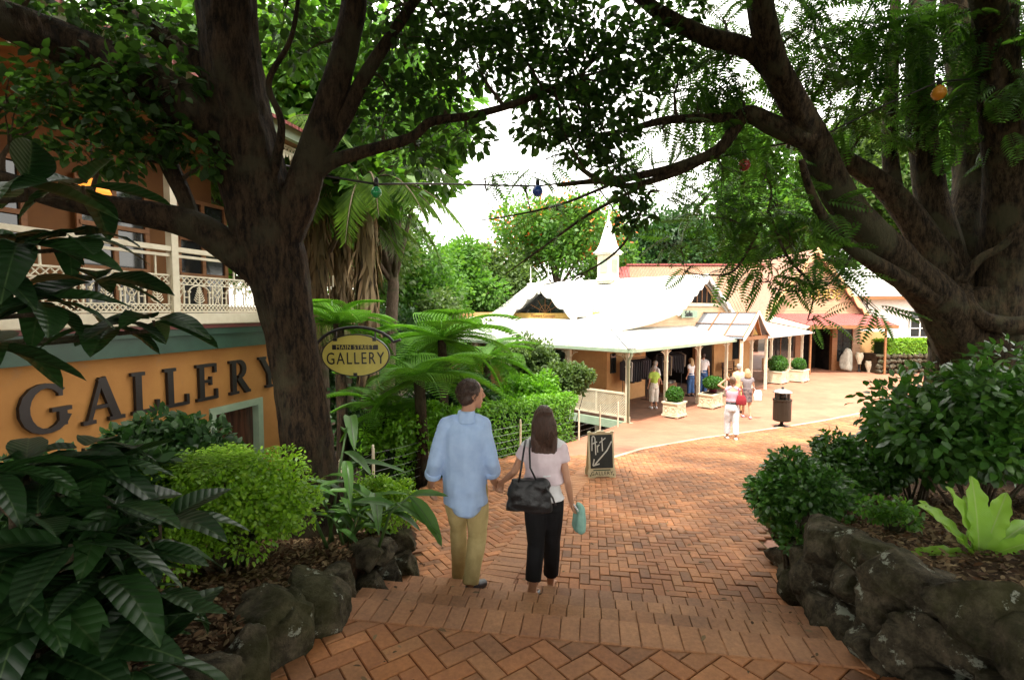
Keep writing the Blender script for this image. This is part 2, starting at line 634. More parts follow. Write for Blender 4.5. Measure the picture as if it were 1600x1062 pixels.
# joint sand under the pavers
b = MB()
ys = [3.95 + .3 * i for i in range(44)]
for y in ys:
    x0 = edge_left(y) if y < 10.4 else kerb_x(y)
    x1 = float(np.interp(y, [3.9, 5.5, 6.5, 9, 17], [2.5, 2.75, 3.65, 7.55, 13]))
    for i in range(13):
        x = lerp(x0, x1, i / 12); b.v.append((x, y, path_h(y) + .006))
for j in range(len(ys) - 1):
    for i in range(12):
        k = j * 13 + i; b.f.append((k, k + 1, k + 14, k + 13))
b.build('joint_sand', m_mortar, bp_root, smooth=True)

rotA = R(-8.6)
SB = .80                                   # the lane's pavers are smaller than those of the landing
bricks = herringbone(in_right, rotA, (2.5, 9), 12, BW * SB) + herringbone(in_left, rotA + R(38), (-.5, 7), 6.5, BW * SB)
me_small = brick_mesh('brick', BL * SB - .0055, BW * SB - .0055); me_small.materials.append(m_brick)
bricks.sort(key=lambda q: q[0] ** 2 + q[1] ** 2 + (0 if abs(q[0]) < q[1] else 400))
def slope_at(y): return math.atan((path_h(y + .1) - path_h(y - .1)) / .2)
Mi_bp = root_inv(bp_root)
for x, y, a in bricks[:300]:
    z = path_h(y) + .004 + random.uniform(-.004, .004)
    M = Matrix.Translation((x, y, z)) @ Matrix.Rotation(slope_at(y), 4, 'X') @ Matrix.Rotation(a + (math.pi if random.random() < .5 else 0), 4, 'Z') @ Matrix.Rotation(random.uniform(-.014, .014), 4, 'X') @ Matrix.Rotation(random.uniform(-.012, .012), 4, 'Y')
    o = link_mesh('brick', me_small, None, bp_root)
    o.matrix_basis = Mi_bp @ M
tv, tf = brick_shape(BL * SB - .0055, BW * SB - .0055)
rest = bricks[300:]
A = np.array(rest)
ca, sa = np.cos(A[:, 2]), np.sin(A[:, 2])
X = A[:, 0, None] + ca[:, None] * tv[None, :, 0] - sa[:, None] * tv[None, :, 1]
Y = A[:, 1, None] + sa[:, None] * tv[None, :, 0] + ca[:, None] * tv[None, :, 1]
Z = np.vectorize(path_h)(Y) + tv[None, :, 2] + .004 + rng.uniform(-.004, .004, (len(rest), 1))
F = tf[None] + (np.arange(len(rest)) * len(tv))[:, None, None]
o = array_mesh('far_bricks', np.stack([X, Y, Z], -1).reshape(-1, 3), F.reshape(-1), 4, m_brick, bp_root)
tag(o, kind='stuff')

# the kerb course of paler headers, then the pale line it turns into
pts = []
for i in range(len(KERB) - 1):
    a, c = Vector(KERB[i]), Vector(KERB[i + 1]); L = (c - a).length
    for k in range(int(L * 50)):
        pts.append(a.lerp(c, k / (L * 50)))
pts.append(Vector(KERB[-1]))
kr = empty('kerb_course', (0.5, 6.2, path_h(6.2)), kind='structure')
acc = 0; last = pts[0]; Mi_k = root_inv(kr)
for i in range(1, len(pts)):
    acc += (pts[i] - pts[i - 1]).length
    if acc >= BW:
        acc -= BW
        p = pts[i]; d = (pts[i] - pts[max(0, i - 4)]).normalized()
        n = (p.x - E0.x) * EN.x + (p.y - E0.y) * EN.y
        if n < 1.12 or p.y > 9.9: continue
        ang = math.atan2(d.y, d.x) + math.pi / 2
        off = Vector((-d.y, d.x))
        for s_ in (-.5, .5):
            q = p + off * (s_ * (BL - .08))
            if s_ > 0: q = p + off * (s_ * .16)
            else: q = p + off * (s_ * .16)
        M = Matrix.Translation((p.x, p.y, path_h(p.y) + .0135)) @ Matrix.Rotation(slope_at(p.y), 4, 'X') @ Matrix.Rotation(ang, 4, 'Z') @ Matrix.Diagonal((1.45, 1, 1, 1))
        o = link_mesh('edge_brick', me_edge, None, kr); o.matrix_basis = Mi_k @ M
m_line = pmat('pale_line_stone', (.50, .40, .28), (.38, .29, .19), scale=3, rough=.8, bump=.2)
b = MB()
seg = [p for p in pts if p.y > 9.8][::12]
for i, p in enumerate(seg):
    q = seg[min(i + 1, len(seg) - 1)]; r_ = seg[max(i - 1, 0)]
    d = (q - r_).normalized(); off = Vector((-d.y, d.x)) * .05
    for s_ in (-1, 1):
        e = p + off * s_; b.v.append((e.x, e.y, path_h(e.y) + .034))
    for s_ in (-1, 1):
        e = p + off * s_ * 1.05; b.v.append((e.x, e.y, path_h(e.y) - .02))
for i in range(len(seg) - 1):
    k = 4 * i
    b.f += [(k, k + 1, k + 5, k + 4), (k + 2, k, k + 4, k + 6), (k + 1, k + 3, k + 7, k + 5)]
tag(b.build('edging_line', m_line), kind='structure')

# ------------------------------------------------------------------ the landing and the steps
def slab(name, a0, a1, n0, n1, z0, z1, parent=None):
    b = MB()
    ring = [step_xy(a0, n0), step_xy(a1, n0), step_xy(a1, n1), step_xy(a0, n1)]
    b.prism([(p.x, p.y, z0) for p in ring], (0, 0, z1 - z0))
    return b.build(name, m_mortar, parent)
ROT_S = math.atan2(EA.y, EA.x)
lr = empty('brick_landing', (0.3, 2.4, LAND_Z - .1), kind='structure')
slab('landing_bed', -1.75, 1.85, -5.5, -.004, .6, LAND_Z - .018, lr)
Mi = root_inv(lr)
def in_land(x, y):
    p = Vector((x, y, 0)) - E0
    a, n = p.dot(EA), p.dot(EN)
    return -1.72 < a < 1.82 and -1.35 < n < -.15
def put(me, p, z, ang, parent, Mi_, name='brick'):
    o = link_mesh(name, me, None, parent)
    o.matrix_basis = Mi_ @ Matrix.Translation((p.x, p.y, z + random.uniform(-.002, .002))) @ Matrix.Rotation(ang + (math.pi if random.random() < .5 else 0), 4, 'Z') @ Matrix.Rotation(random.uniform(-.012, .012), 4, 'X') @ Matrix.Rotation(random.uniform(-.01, .01), 4, 'Y')
    return o
for x, y, a in herringbone(in_land, ROT_S + R(45), (0.3, 2.5), 2.6):
    put(me_brick, Vector((x, y)), LAND_Z - BH, a, lr, Mi)
me_sold = brick_mesh('soldier_brick', BL - .004, BW - .004, .06); me_sold.materials.append(m_brick_pale)
nb = 31
for i in range(nb):
    put(me_sold, step_xy(-1.72 + (i + .5) * BW, -.122), LAND_Z - .052, ROT_S + math.pi / 2, lr, Mi, 'soldier_brick')
TREAD, RISE = .37, .145
me_riser = brick_mesh('riser_brick', BL - GAP, .085, .05); me_riser.materials.append(m_brick)
for s_ in range(1, 4):
    z = LAND_Z - RISE * s_
    n0, n1 = TREAD * (s_ - 1), TREAD * s_
    sr = empty('step', step_xy(0, (n0 + n1) / 2) + Vector((0, 0, z)), kind='structure')
    slab('step_bed', -1.5, 2.0, n0 + .002, n1 - .004, .6, z - .018, sr)
    Mi = root_inv(sr)
    for i in range(30):
        put(me_sold, step_xy(-1.47 + (i + .5) * BW, n1 - .122), z - .052, ROT_S + math.pi / 2, sr, Mi, 'soldier_brick')
    for i in range(15):
        put(me_brick, step_xy(-1.47 + (i + .5) * BL, n0 + .068), z - BH, ROT_S, sr, Mi)

# ------------------------------------------------------------------ raised beds held by rock walls
bedL_top = poly([0, 2.0, 3.0, 3.8, 4.6, 5.4, 6.5], [2.0, 1.98, 1.92, 1.72, 1.52, 1.25, .6])
bedL_x = poly([-1, 1.8, 2.6, 3.3, 3.9, 4.7], [-1.42, -1.42, -1.40, -1.36, -1.18, -1.08])
bedR_top = poly([0, 2.0, 2.8, 3.6, 4.4, 5.2, 6.2, 7.2, 8.2, 9.5], [2.30, 2.28, 2.18, 2.0, 1.80, 1.62, 1.45, 1.2, .9, .5])
bedR_x = poly([-1, 1.8, 2.6, 3.3, 4.0, 4.8, 5.6, 6.5, 7.5, 8.5, 9.5], [2.12, 2.12, 2.14, 2.28, 2.48, 2.75, 3.2, 3.9, 4.8, 5.9, 7.2])
def bed(name, edge, side, top, y0, y1, width, drop):
    b = MB(); ys = [y0 + (y1 - y0) * i / 36 for i in range(37)]; nx = 24
    for y in ys:
        for i in range(nx + 1):
            t = i / nx
            x = edge(y) + side * width * t
            z = top(y) + .06 * mnoise.noise(Vector((x * 1.3, y * 1.3, 3))) + .05 * smooth(0, .4, t) - drop * t * t
            if i == 0: z -= .02
            b.v.append((x, y, z))
        b.v.append((edge(y) + side * .02, y, .3))
    w = nx + 2
    for j in range(len(ys) - 1):
        for i in range(nx):
            k = j * w + i
            b.f.append((k, k + 1, k + w + 1, k + w))
        k = j * w
        b.f.append((k, k + w, k + w + nx + 1, k + nx + 1))
    o = b.build(name, m_mulch_bed, smooth=True)
    return tag(o, kind='structure')
bed('garden_bed_left', bedL_x, -1, bedL_top, -1.5, 6.5, 4.2, .9)
bed('garden_bed_right', bedR_x, 1, bedR_top, -1.5, 9.5, 7.5, -.35)

def rock_material():
    m, nt, b, out = new_mat('mossy_basalt')
    tc = nt.nodes.new('ShaderNodeTexCoord'); oi = nt.nodes.new('ShaderNodeObjectInfo')
    g = nt.nodes.new('ShaderNodeNewGeometry')
    n1 = N(nt, 'ShaderNodeTexNoise', Scale=9, Detail=10, Roughness=.75)
    n2 = N(nt, 'ShaderNodeTexNoise', Scale=2.2, Detail=6, Roughness=.7)
    n3 = N(nt, 'ShaderNodeTexNoise', Scale=6.5, Detail=9, Roughness=.72)
    for n in (n1, n2, n3): nt.links.new(g.outputs['Position'], n.inputs['Vector'])
    base = ramp(nt, n1.outputs['Fac'], [(.34, (.010, .009, .006)), (.48, (.055, .046, .030)), (.66, (.15, .125, .085))])
    moss = ramp(nt, n2.outputs['Fac'], [(.48, (0, 0, 0)), (.62, (1, 1, 1))])
    mx = nt.nodes.new('ShaderNodeMix'); mx.data_type = 'RGBA'
    mf = nt.nodes.new('ShaderNodeMath'); mf.operation = 'MULTIPLY'; mf.inputs[1].default_value = .55
    nt.links.new(moss, mf.inputs[0]); nt.links.new(mf.outputs[0], mx.inputs['Factor'])
    nt.links.new(base, mx.inputs['A']); mx.inputs['B'].default_value = (.042, .046, .012, 1)
    lich = ramp(nt, n3.outputs['Fac'], [(.60, (0, 0, 0)), (.63, (1, 1, 1))])
    mx2 = nt.nodes.new('ShaderNodeMix'); mx2.data_type = 'RGBA'
    nt.links.new(lich, mx2.inputs['Factor']); nt.links.new(mx.outputs['Result'], mx2.inputs['A'])
    mx2.inputs['B'].default_value = (.30, .32, .26, 1)
    nt.links.new(mx2.outputs['Result'], b.inputs['Base Color'])
    b.inputs['Roughness'].default_value = .92; b.inputs['Specular IOR Level'].default_value = .15
    bp = N(nt, 'ShaderNodeBump', Strength=1.0, Distance=.05)
    nt.links.new(n1.outputs['Fac'], bp.inputs['Height']); nt.links.new(bp.outputs[0], b.inputs['Normal'])
    return m
m_rock = rock_material()
def rock_mesh(seed, sub=3):
    bm = bmesh.new()
    bmesh.ops.create_icosphere(bm, subdivisions=sub, radius=1)
    off = Vector((seed * 7.3, seed * 3.1, seed * 5.7))
    r_ = random.Random(seed)
    planes = [(Vector((r_.gauss(0, 1), r_.gauss(0, 1), r_.gauss(0, 1))).normalized(), r_.uniform(.55, .82)) for _ in range(14)]
    for v in bm.verts:
        p = v.co.copy()
        for n, d in planes:                       # knocked-off faces
            t = p.dot(n)
            if t > d: p -= n * (t - d) * .95
        p *= 1.12 + .12 * mnoise.noise(v.co * 1.3 + off) + .10 * mnoise.noise(v.co * 3.0 + off) + .06 * abs(mnoise.noise(v.co * 6 + off)) + .035 * mnoise.noise(v.co * 12 + off)
        v.co = p
    me = bpy.data.meshes.new('rock'); bm.to_mesh(me); bm.free()
    me.polygons.foreach_set('use_smooth', [True] * len(me.polygons))
    me.materials.append(m_rock)
    return me
ROCKS = [rock_mesh(i + 1, 4) for i in range(10)]
ROCKS_LO = [rock_mesh(i + 31, 2) for i in range(6)]
def rock(parent, Mi_, c, size, rot=None, me=None, name='rock'):
    rot = rot or (random.uniform(-.4, .4), random.uniform(-.4, .4), random.uniform(0, 6.3))
    o = link_mesh(name, me or random.choice(ROCKS), None, parent)
    M = Matrix.Translation(c) @ Matrix.LocRotScale(None, __import__('mathutils').Euler(rot), Vector(size))
    o.matrix_basis = Mi_ @ M
    return o
random.seed(21)
wl = empty('rock_wall', (-1.3, 3.2, 1.2), label='dark mossy rock retaining wall left of the brick landing and steps', cat='rock wall')
Mi = root_inv(wl)
def ground_at_steps(x, y):
    p = Vector((x, y, 0)) - E0; n = p.dot(EN)
    if n < 0: return LAND_Z
    if n > 3 * TREAD: return 1.14
    return LAND_Z - RISE * (1 + int(n / TREAD))
def rock_row(parent, Mi_, edge, top, side, y0, y1, s0):
    y = y0
    while y < y1:
        s = s0 * random.uniform(.75, 1.25)
        x = edge(y)
        zb = ground_at_steps(x - side * .25, y)
        zt = top(y) + .05
        h = zt - zb + .06
        nl = max(1, round(h / .24))
        for k in range(nl):
            hz = h / nl
            c = Vector((x - side * (.10 - .05 * k) + random.uniform(-.03, .03), y + random.uniform(-.06, .06) + (.09 if k % 2 else 0), zb - .04 + hz * (k + .5)))
            rock(parent, Mi_, c, (.16 * random.uniform(.9, 1.15), s * .53 * random.uniform(.9, 1.15), hz * .57), (random.uniform(-.25, .25), random.uniform(-.25, .25), random.uniform(-.35, .35)))
        y += s * .92
rock_row(wl, Mi, bedL_x, bedL_top, -1, 1.75, 4.45, .36)
# squared end stones of the left wall
for (px, py, d, sz) in ((625, 892, 4.45, (.20, .16, .20)), (585, 885, 4.3, (.2, .17, .22)), (640, 905, 4.55, (.11, .15, .17))):
    rock(wl, Mi, PX(px, py, d), sz, (0.05, .04, random.uniform(-.15, .15)))
for (px, py, d, sz) in ((420, 985, 2.75, (.24, .3, .22)), (500, 960, 3.0, (.2, .24, .2)), (330, 1020, 2.55, (.2, .25, .16)), (260, 1040, 2.5, (.18, .22, .14)), (470, 925, 3.3, (.13, .12, .09))):
    rock(wl, Mi, PX(px, py, d), sz)
wr = empty('rock_wall', (2.2, 3.2, 1.2), label='dark mossy boulder wall with pale lichen right of the brick steps', cat='rock wall')
Mi = root_inv(wr)
rock_row(wr, Mi, bedR_x, bedR_top, 1, 1.6, 5.1, .40)
for (px, py, d, sz) in ((1385, 935, 2.72, (.17, .17, .15)), (1460, 920, 2.55, (.18, .26, .13)), (1440, 1010, 2.45, (.15, .2, .17)), (1370, 1010, 2.66, (.16, .2, .15)), (1540, 960, 2.2, (.2, .25, .16)), (1290, 850, 3.6, (.17, .2, .17)), (1270, 905, 3.7, (.14, .18, .16))):
    rock(wr, Mi, PX(px, py, d), sz)

# bark and leaf litter lying on the beds
def litter(name, edge, side, top, drop, width_bed, y0, y1, w, n, cols, parent=None):
    yy = rng.uniform(y0, y1, n); t = rng.uniform(.0, w, n) ** 1.0
    xx = np.array([edge(v) for v in yy]) + side * t
    zz = np.array([top(a) + .06 * mnoise.noise(Vector((b_ * 1.3, a * 1.3, 3))) + .05 * smooth(0, .4, tt / width_bed) - drop * (tt / width_bed) ** 2 for a, b_, tt in zip(yy, xx, t)]) + rng.uniform(.004, .025, n)
    d = rdir(n); d[:, 2] *= .35
    u = rdir(n) * .45; u[:, 2] = 1
    V, F = scatter(tpl_leaf(.2, .05, .1), np.stack([xx, yy, zz], -1), d, u, rng.uniform(.02, .062, n))
    o = array_mesh(name, V, F, 4, leafmat('litter', cols, rough=.85, trans=.05, spec=.1))
    return tag(o, kw_label[0], 'leaf litter', kind='stuff')
LIT = [(.11, .055, .028), (.06, .033, .018), (.19, .12, .065), (.085, .06, .035), (.25, .18, .10), (.045, .028, .017)]
kw_label = ['brown bark and dry leaf litter on the left garden bed']
litter('leaf_litter', bedL_x, -1, bedL_top, .9, 4.2, 1.7, 5.0, 1.9, 11000, LIT)
kw_label = ['brown bark and dry leaf litter on the right garden bed']
litter('leaf_litter', bedR_x, 1, bedR_top, -.35, 7.5, 1.6, 5.5, 2.2, 14000, LIT)

# a few fallen leaves on the paving
n = 260
yy = rng.uniform(2.2, 11, n); xx = np.where(rng.random(n) < .5, rng.uniform(-1.0, 2.2, n), np.where(rng.random(n) < .5, 2.1 - rng.random(n) ** 2 * .8, -.9 + rng.random(n) ** 2 * .7))
zz = np.array([(ground_at_steps(a, c) if c < 4.3 else path_h(c)) for a, c in zip(xx, yy)]) + .032
d = rdir(n); d[:, 2] *= .15; u = rdir(n) * .2; u[:, 2] = 1
V, F = scatter(tpl_leaf(.22, .05, .08), np.stack([xx, yy, zz], -1), d, u, rng.uniform(.025, .06, n))
tag(array_mesh('fallen_leaves', V, F, 4, MATS['litter']), 'dry fallen leaves scattered over the brick paving', 'fallen leaves', kind='stuff')
# ================================================================== BUILDINGS
def text_mesh(s, size, ext=.01, shear=0.0, spacing=1.0):
    cu = bpy.data.curves.new('lettering', 'FONT')
    cu.body = s; cu.size = size; cu.extrude = ext; cu.align_x = 'CENTER'; cu.align_y = 'CENTER'
    cu.shear = shear; cu.space_character = spacing; cu.resolution_u = 3
    o = bpy.data.objects.new('lettering', cu)
    me = eval_mesh(o)
    bpy.data.objects.remove(o)
    bpy.data.curves.remove(cu)
    me.materials.clear()
    return me
def put_text(name, s, size, mat, parent, M, ext=.01, shear=0.0, spacing=1.0, sx=1.0):
    """M places the text plane (x right, y up, z towards the reader) in the parent's frame"""
    me = text_mesh(s, size, ext, shear, spacing)
    o = link_mesh(name, me, mat, parent)
    o.matrix_basis = M @ Matrix.Diagonal((sx, 1, 1, 1))
    return o
def plane_M(org, x, y):
    x = Vector(x).normalized(); y = Vector(y).normalized(); z = x.cross(y)
    M = Matrix((x, y, z)).transposed().to_4x4()
    M.translation = Vector(org)
    return M

def boards(name, c, c2, pitch=.15, rough=.55):
    """painted weatherboards: horizontal shadow lines as relief"""
    if name in MATS: return MATS[name]
    m, nt, b, out = new_mat(name)
    g = nt.nodes.new('ShaderNodeNewGeometry')
    sp = nt.nodes.new('ShaderNodeSeparateXYZ'); nt.links.new(g.outputs['Position'], sp.inputs[0])
    dv = nt.nodes.new('ShaderNodeMath'); dv.operation = 'DIVIDE'; dv.inputs[1].default_value = pitch
    fr = nt.nodes.new('ShaderNodeMath'); fr.operation = 'FRACT'
    nt.links.new(sp.outputs['Z'], dv.inputs[0]); nt.links.new(dv.outputs[0], fr.inputs[0])
    ns = N(nt, 'ShaderNodeTexNoise', Scale=2.5, Detail=5)
    nt.links.new(g.outputs['Position'], ns.inputs['Vector'])
    nt.links.new(ramp(nt, ns.outputs['Fac'], [(.3, c2), (.7, c)]), b.inputs['Base Color'])
    b.inputs['Roughness'].default_value = rough
    bp = N(nt, 'ShaderNodeBump', Strength=1, Distance=.03); bp.invert = True
    nt.links.new(fr.outputs[0], bp.inputs['Height']); nt.links.new(bp.outputs[0], b.inputs['Normal'])
    MATS[name] = m
    return m
def ribbed(name, c, c2, axis, pitch=.08, rough=.45):
    """corrugated sheet, ribs across the given local axis"""
    if name in MATS: return MATS[name]
    m, nt, b, out = new_mat(name)
    tc = nt.nodes.new('ShaderNodeTexCoord')
    sp = nt.nodes.new('ShaderNodeSeparateXYZ'); nt.links.new(tc.outputs['Object'], sp.inputs[0])
    mu = nt.nodes.new('ShaderNodeMath'); mu.operation = 'MULTIPLY'; mu.inputs[1].default_value = 2 * math.pi / pitch
    sn = nt.nodes.new('ShaderNodeMath'); sn.operation = 'SINE'
    nt.links.new(sp.outputs[axis], mu.inputs[0]); nt.links.new(mu.outputs[0], sn.inputs[0])
    ns = N(nt, 'ShaderNodeTexNoise', Scale=1.2, Detail=6, Roughness=.65)
    nt.links.new(tc.outputs['Object'], ns.inputs['Vector'])
    nt.links.new(ramp(nt, ns.outputs['Fac'], [(.3, c2), (.65, c)]), b.inputs['Base Color'])
    b.inputs['Roughness'].default_value = rough
    bp = N(nt, 'ShaderNodeBump', Strength=1, Distance=.05)
    nt.links.new(sn.outputs[0], bp.inputs['Height']); nt.links.new(bp.outputs[0], b.inputs['Normal'])
    MATS[name] = m
    return m

m_cream = pmat('cream_paint', (.74, .68, .52), (.62, .55, .40), scale=5, rough=.5, dirt=((.42, .36, .25), 9, .66))
m_white = pmat('white_paint', (.80, .79, .74), (.70, .68, .62), scale=4, rough=.5)
m_roofX = ribbed('white_roof_sheet', (.62, .62, .58), (.44, .44, .40), 'X', .2)
m_roofY = ribbed('white_roof_sheet_side', (.62, .62, .58), (.44, .44, .40), 'Y', .2)
m_tan = pmat('tan_render', (.60, .33, .13), (.50, .26, .10), scale=2, rough=.8, bump=.15, bscale=40)
m_tanboard = boards('peach_weatherboard', (.72, .50, .30), (.64, .42, .24), .14)
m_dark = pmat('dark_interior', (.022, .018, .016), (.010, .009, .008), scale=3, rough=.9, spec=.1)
m_brown = pmat('brown_timber', (.30, .13, .045), (.20, .085, .03), scale=4, rough=.6, stretch=(1, 1, 6))
m_greentrim = pmat('dark_green_paint', (.030, .085, .055), (.02, .06, .04), scale=4, rough=.4)
m_palegreen = pmat('pale_green_paint', (.36, .46, .33), (.28, .38, .27), scale=4, rough=.5)
m_greysheet = pmat('grey_translucent_sheet', (.26, .29, .33), (.19, .215, .25), scale=3, rough=.3, stretch=(6, 6, 1))
m_glass = pmat('dark_window_glass', (.03, .035, .035), (.015, .018, .02), scale=2, rough=.06, spec=.8)
m_orange = pmat('orange_render', (.48, .225, .058), (.38, .165, .042), scale=1.1, rough=.85, bump=.15, bscale=40, dirt=((.38, .19, .07), 3.0, .60))
m_black = pmat('black_paint', (.018, .014, .014), (.010, .009, .009), scale=8, rough=.4)
m_gold = pmat('gold_lettering', (.62, .40, .10), (.50, .30, .07), scale=8, rough=.5)
m_redroof = ribbed('red_roof_sheet', (.40, .11, .10), (.32, .085, .08), 'X', .2)
m_pinkwall = boards('pale_peach_weatherboard', (.42, .25, .145), (.36, .205, .115), .17)
m_iron = pmat('dark_wrought_iron', (.02, .02, .022), (.012, .012, .013), scale=8, rough=.45)
m_floor = pmat('verandah_floor', (.20, .10, .06), (.13, .07, .045), scale=3, rough=.8)

# ------------------------------------------------------------------ the cottage with the white roof
CW = Vector((3.67, 16.15, 0))
ct = empty('cottage', CW, R(45), 'white roofed cottage shop with cream verandah posts, gables and small spire', 'cottage')
def lp(name, mb, mat, parent=ct, smooth=False):
    return mb.build(name, mat, parent, smooth=smooth, world=False)
# floor of the verandah and of the deck on the garden side
b = MB(); b.prism([(0.06, .0, -.2), (18.3, .0, -.2), (18.3, 6, -.2), (.06, 6, -.2)], (0, 0, .225)); lp('verandah_floor', b, m_floor)
b = MB(); b.prism([(0.06, 6.01, -.2), (6, 6.01, -.2), (6, 12.3, -.2), (.06, 12.3, -.2)], (0, 0, .225)); lp('deck_floor', b, m_floor)
b = MB(); b.box((-.02, 6.1, -.08), (.12, 12.6, .26)); lp('deck_edge_beam', b, m_palegreen)
for s_ in (1.2, 3.6, 6.0, 8.4, 10.8):
    b = MB(); b.box((.12, s_, -.85), (.16, .16, 1.3)); lp('stump', b, m_cream)
# walls with their openings
def wallbox(name, t0, t1, s0, s1, z0, z1, m):
    b = MB(); b.box(((t0 + t1) / 2, (s0 + s1) / 2, (z0 + z1) / 2), (t1 - t0, s1 - s0, z1 - z0)); return lp(name, b, m)
WS = 2.3
wallbox('front_wall', 2.2, 5.0, WS, WS + .15, .03, 2.9, m_tan)
wallbox('front_wall', 5.0, 9.6, WS, WS + .15, 2.25, 2.9, m_tan)
wallbox('front_wall', 9.6, 10.2, WS, WS + .15, .03, 2.9, m_brown)
wallbox('front_wall', 10.2, 11.7, WS, WS + .15, 2.3, 2.9, m_tan)
wallbox('front_wall', 11.7, 14.0, WS, WS + .15, .03, 2.9, m_tan)
wallbox('front_wall', 14.0, 15.0, WS, WS + .15, .03, .9, m_tan)
wallbox('front_wall', 14.0, 15.0, WS, WS + .15, 2.1, 2.9, m_tan)
wallbox('front_wall', 15.0, 16.5, WS, WS + .15, .03, 2.9, m_tan)
wallbox('side_wall', 2.2, 2.35, WS + .16, 12.2, .03, 2.95, m_tan)
wallbox('back_wall', 2.4, 16.5, 12.05, 12.2, -.6, 3.5, m_tan)
wallbox('end_wall', 16.35, 16.5, WS + .16, 12.0, .03, 2.9, m_tan)
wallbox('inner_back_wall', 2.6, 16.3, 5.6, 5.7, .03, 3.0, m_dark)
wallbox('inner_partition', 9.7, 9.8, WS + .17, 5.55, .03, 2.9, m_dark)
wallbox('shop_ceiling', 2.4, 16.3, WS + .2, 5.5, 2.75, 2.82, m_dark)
# window on the side verandah, hanging picture on the corner
w = wallbox('window', 2.16, 2.20, 4.2, 5.4, .9, 2.1, m_cream)
b = MB(); b.box((2.14, 4.8, 1.5), (.03, 1.0, 1.0)); lp('pane', b, m_glass, w)
wallbox('notice_board', 2.4, 2.75, WS - .05, WS - .005, 1.2, 1.95, m_glass)
w = wallbox('window_frame', 14.0, 15.0, WS + .05, WS + .09, .9, 2.1, m_brown)
b = MB(); b.box((14.5, WS + .03, 1.5), (.9, .02, 1.1)); lp('pane', b, m_glass, w)
# posts, each with its two curved brackets
def post(t, s_, h=2.24, br=('t',)):
    b = MB(); b.box((t, s_, h / 2 + .01), (.105, .105, h)); b.box((t, s_, .12), (.14, .14, .22)); b.box((t, s_, h - .42), (.13, .13, .04))
    o = lp('post', b, m_cream)
    for ax in br:
        for sg in (1, -1):
            if ax == 't' and t < .1 and sg < 0: continue
            if ax == 's' and s_ < .1 and sg < 0: continue
            bb = MB()
            pts_ = []
            for k in range(7):
                a = math.pi / 2 * k / 6
                q = .05 + .30 * (1 - math.cos(a)); zz = h - .42 + .36 * math.sin(a)
                pts_.append((t + sg * q, s_, zz) if ax == 't' else (t, s_ + sg * q, zz))
            bb.tube(pts_, .017, 5)
            c = pts_[3]
            bb.tube([(c[0] + (sg * .06 if ax == 't' else 0) + .05 * math.cos(a_) * (ax == 't'), c[1] + (sg * .06 if ax == 's' else 0) + .05 * math.cos(a_) * (ax == 's'), c[2] + .10 + .05 * math.sin(a_)) for a_ in [i * math.pi / 4 for i in range(9)]], .012, 4, cap=False)
            lp('bracket', bb, m_cream, o)
POSTS = (0.0, 2.45, 5.0, 7.6, 10.4, 13.0, 15.8, 18.0)
for t in POSTS: post(t, 0, br=('t', 's') if t == 0 else ('t',))
for s_ in (2.35, 4.8, 7.3, 9.8, 12.2): post(0, s_, br=('s',))
# beams and gutters
def bx(name, c, size, m): return lp(name, MB().box(c, size), m)
bx('beam', (3.78, 0, 2.325), (7.56, .11, .15), m_cream)
bx('beam', (14.35, 0, 2.325), (7.9, .11, .15), m_cream)
bx('beam', (0, 6.22, 2.325), (.11, 12.3, .15), m_cream)
bx('gutter', (3.58, -.40, 2.36), (7.9, .11, .10), m_palegreen)
bx('gutter', (14.5, -.40, 2.36), (8.2, .11, .10), m_white)
bx('gutter', (-.40, 6.0, 2.36), (.11, 12.9, .10), m_palegreen)
b = MB(); b.tube([(-.36, -.36, 2.34), (-.36, -.34, 2.2), (-.09, -.09, 2.02), (-.09, -.09, .02)], .045, 8); lp('downpipe', b, m_palegreen, smooth=True)
# lattice between the posts of the garden side
b = MB()
for k in range(-16, 46):
    s0 = .09 + k * .085
    for sg in (1, -1):
        z0, z1 = .22, .92
        if sg > 0: a, c = (s0, z0), (s0 + .7, z1)
        else: a, c = (s0 + .7, z0), (s0, z1)
        if a[0] > c[0]: a, c = c, a
        lo, hi = .08, 4.72
        if c[0] < lo + .02 or a[0] > hi - .02: continue
        def cut(p, q, x): 
            t = (x - p[0]) / (q[0] - p[0]); return (x, p[1] + (q[1] - p[1]) * t)
        if a[0] < lo: a = cut(a, c, lo)
        if c[0] > hi: c = cut(a, c, hi)
        off = .012 * sg
        b.bar((off, a[0], a[1]), (off, c[0], c[1]), .028, .010, up=(1, 0, 0))
lat = lp('lattice_panel', b, m_cream)
for z in (.20, .95): 
    b = MB().box((0, 2.4, z), (.07, 4.6, .06)); lp('lattice_rail', b, m_cream, lat)
for s_ in (1.2, 3.6): 
    b = MB().box((0, s_, .57), (.05, .05, .72)); lp('lattice_stile', b, m_cream, lat)
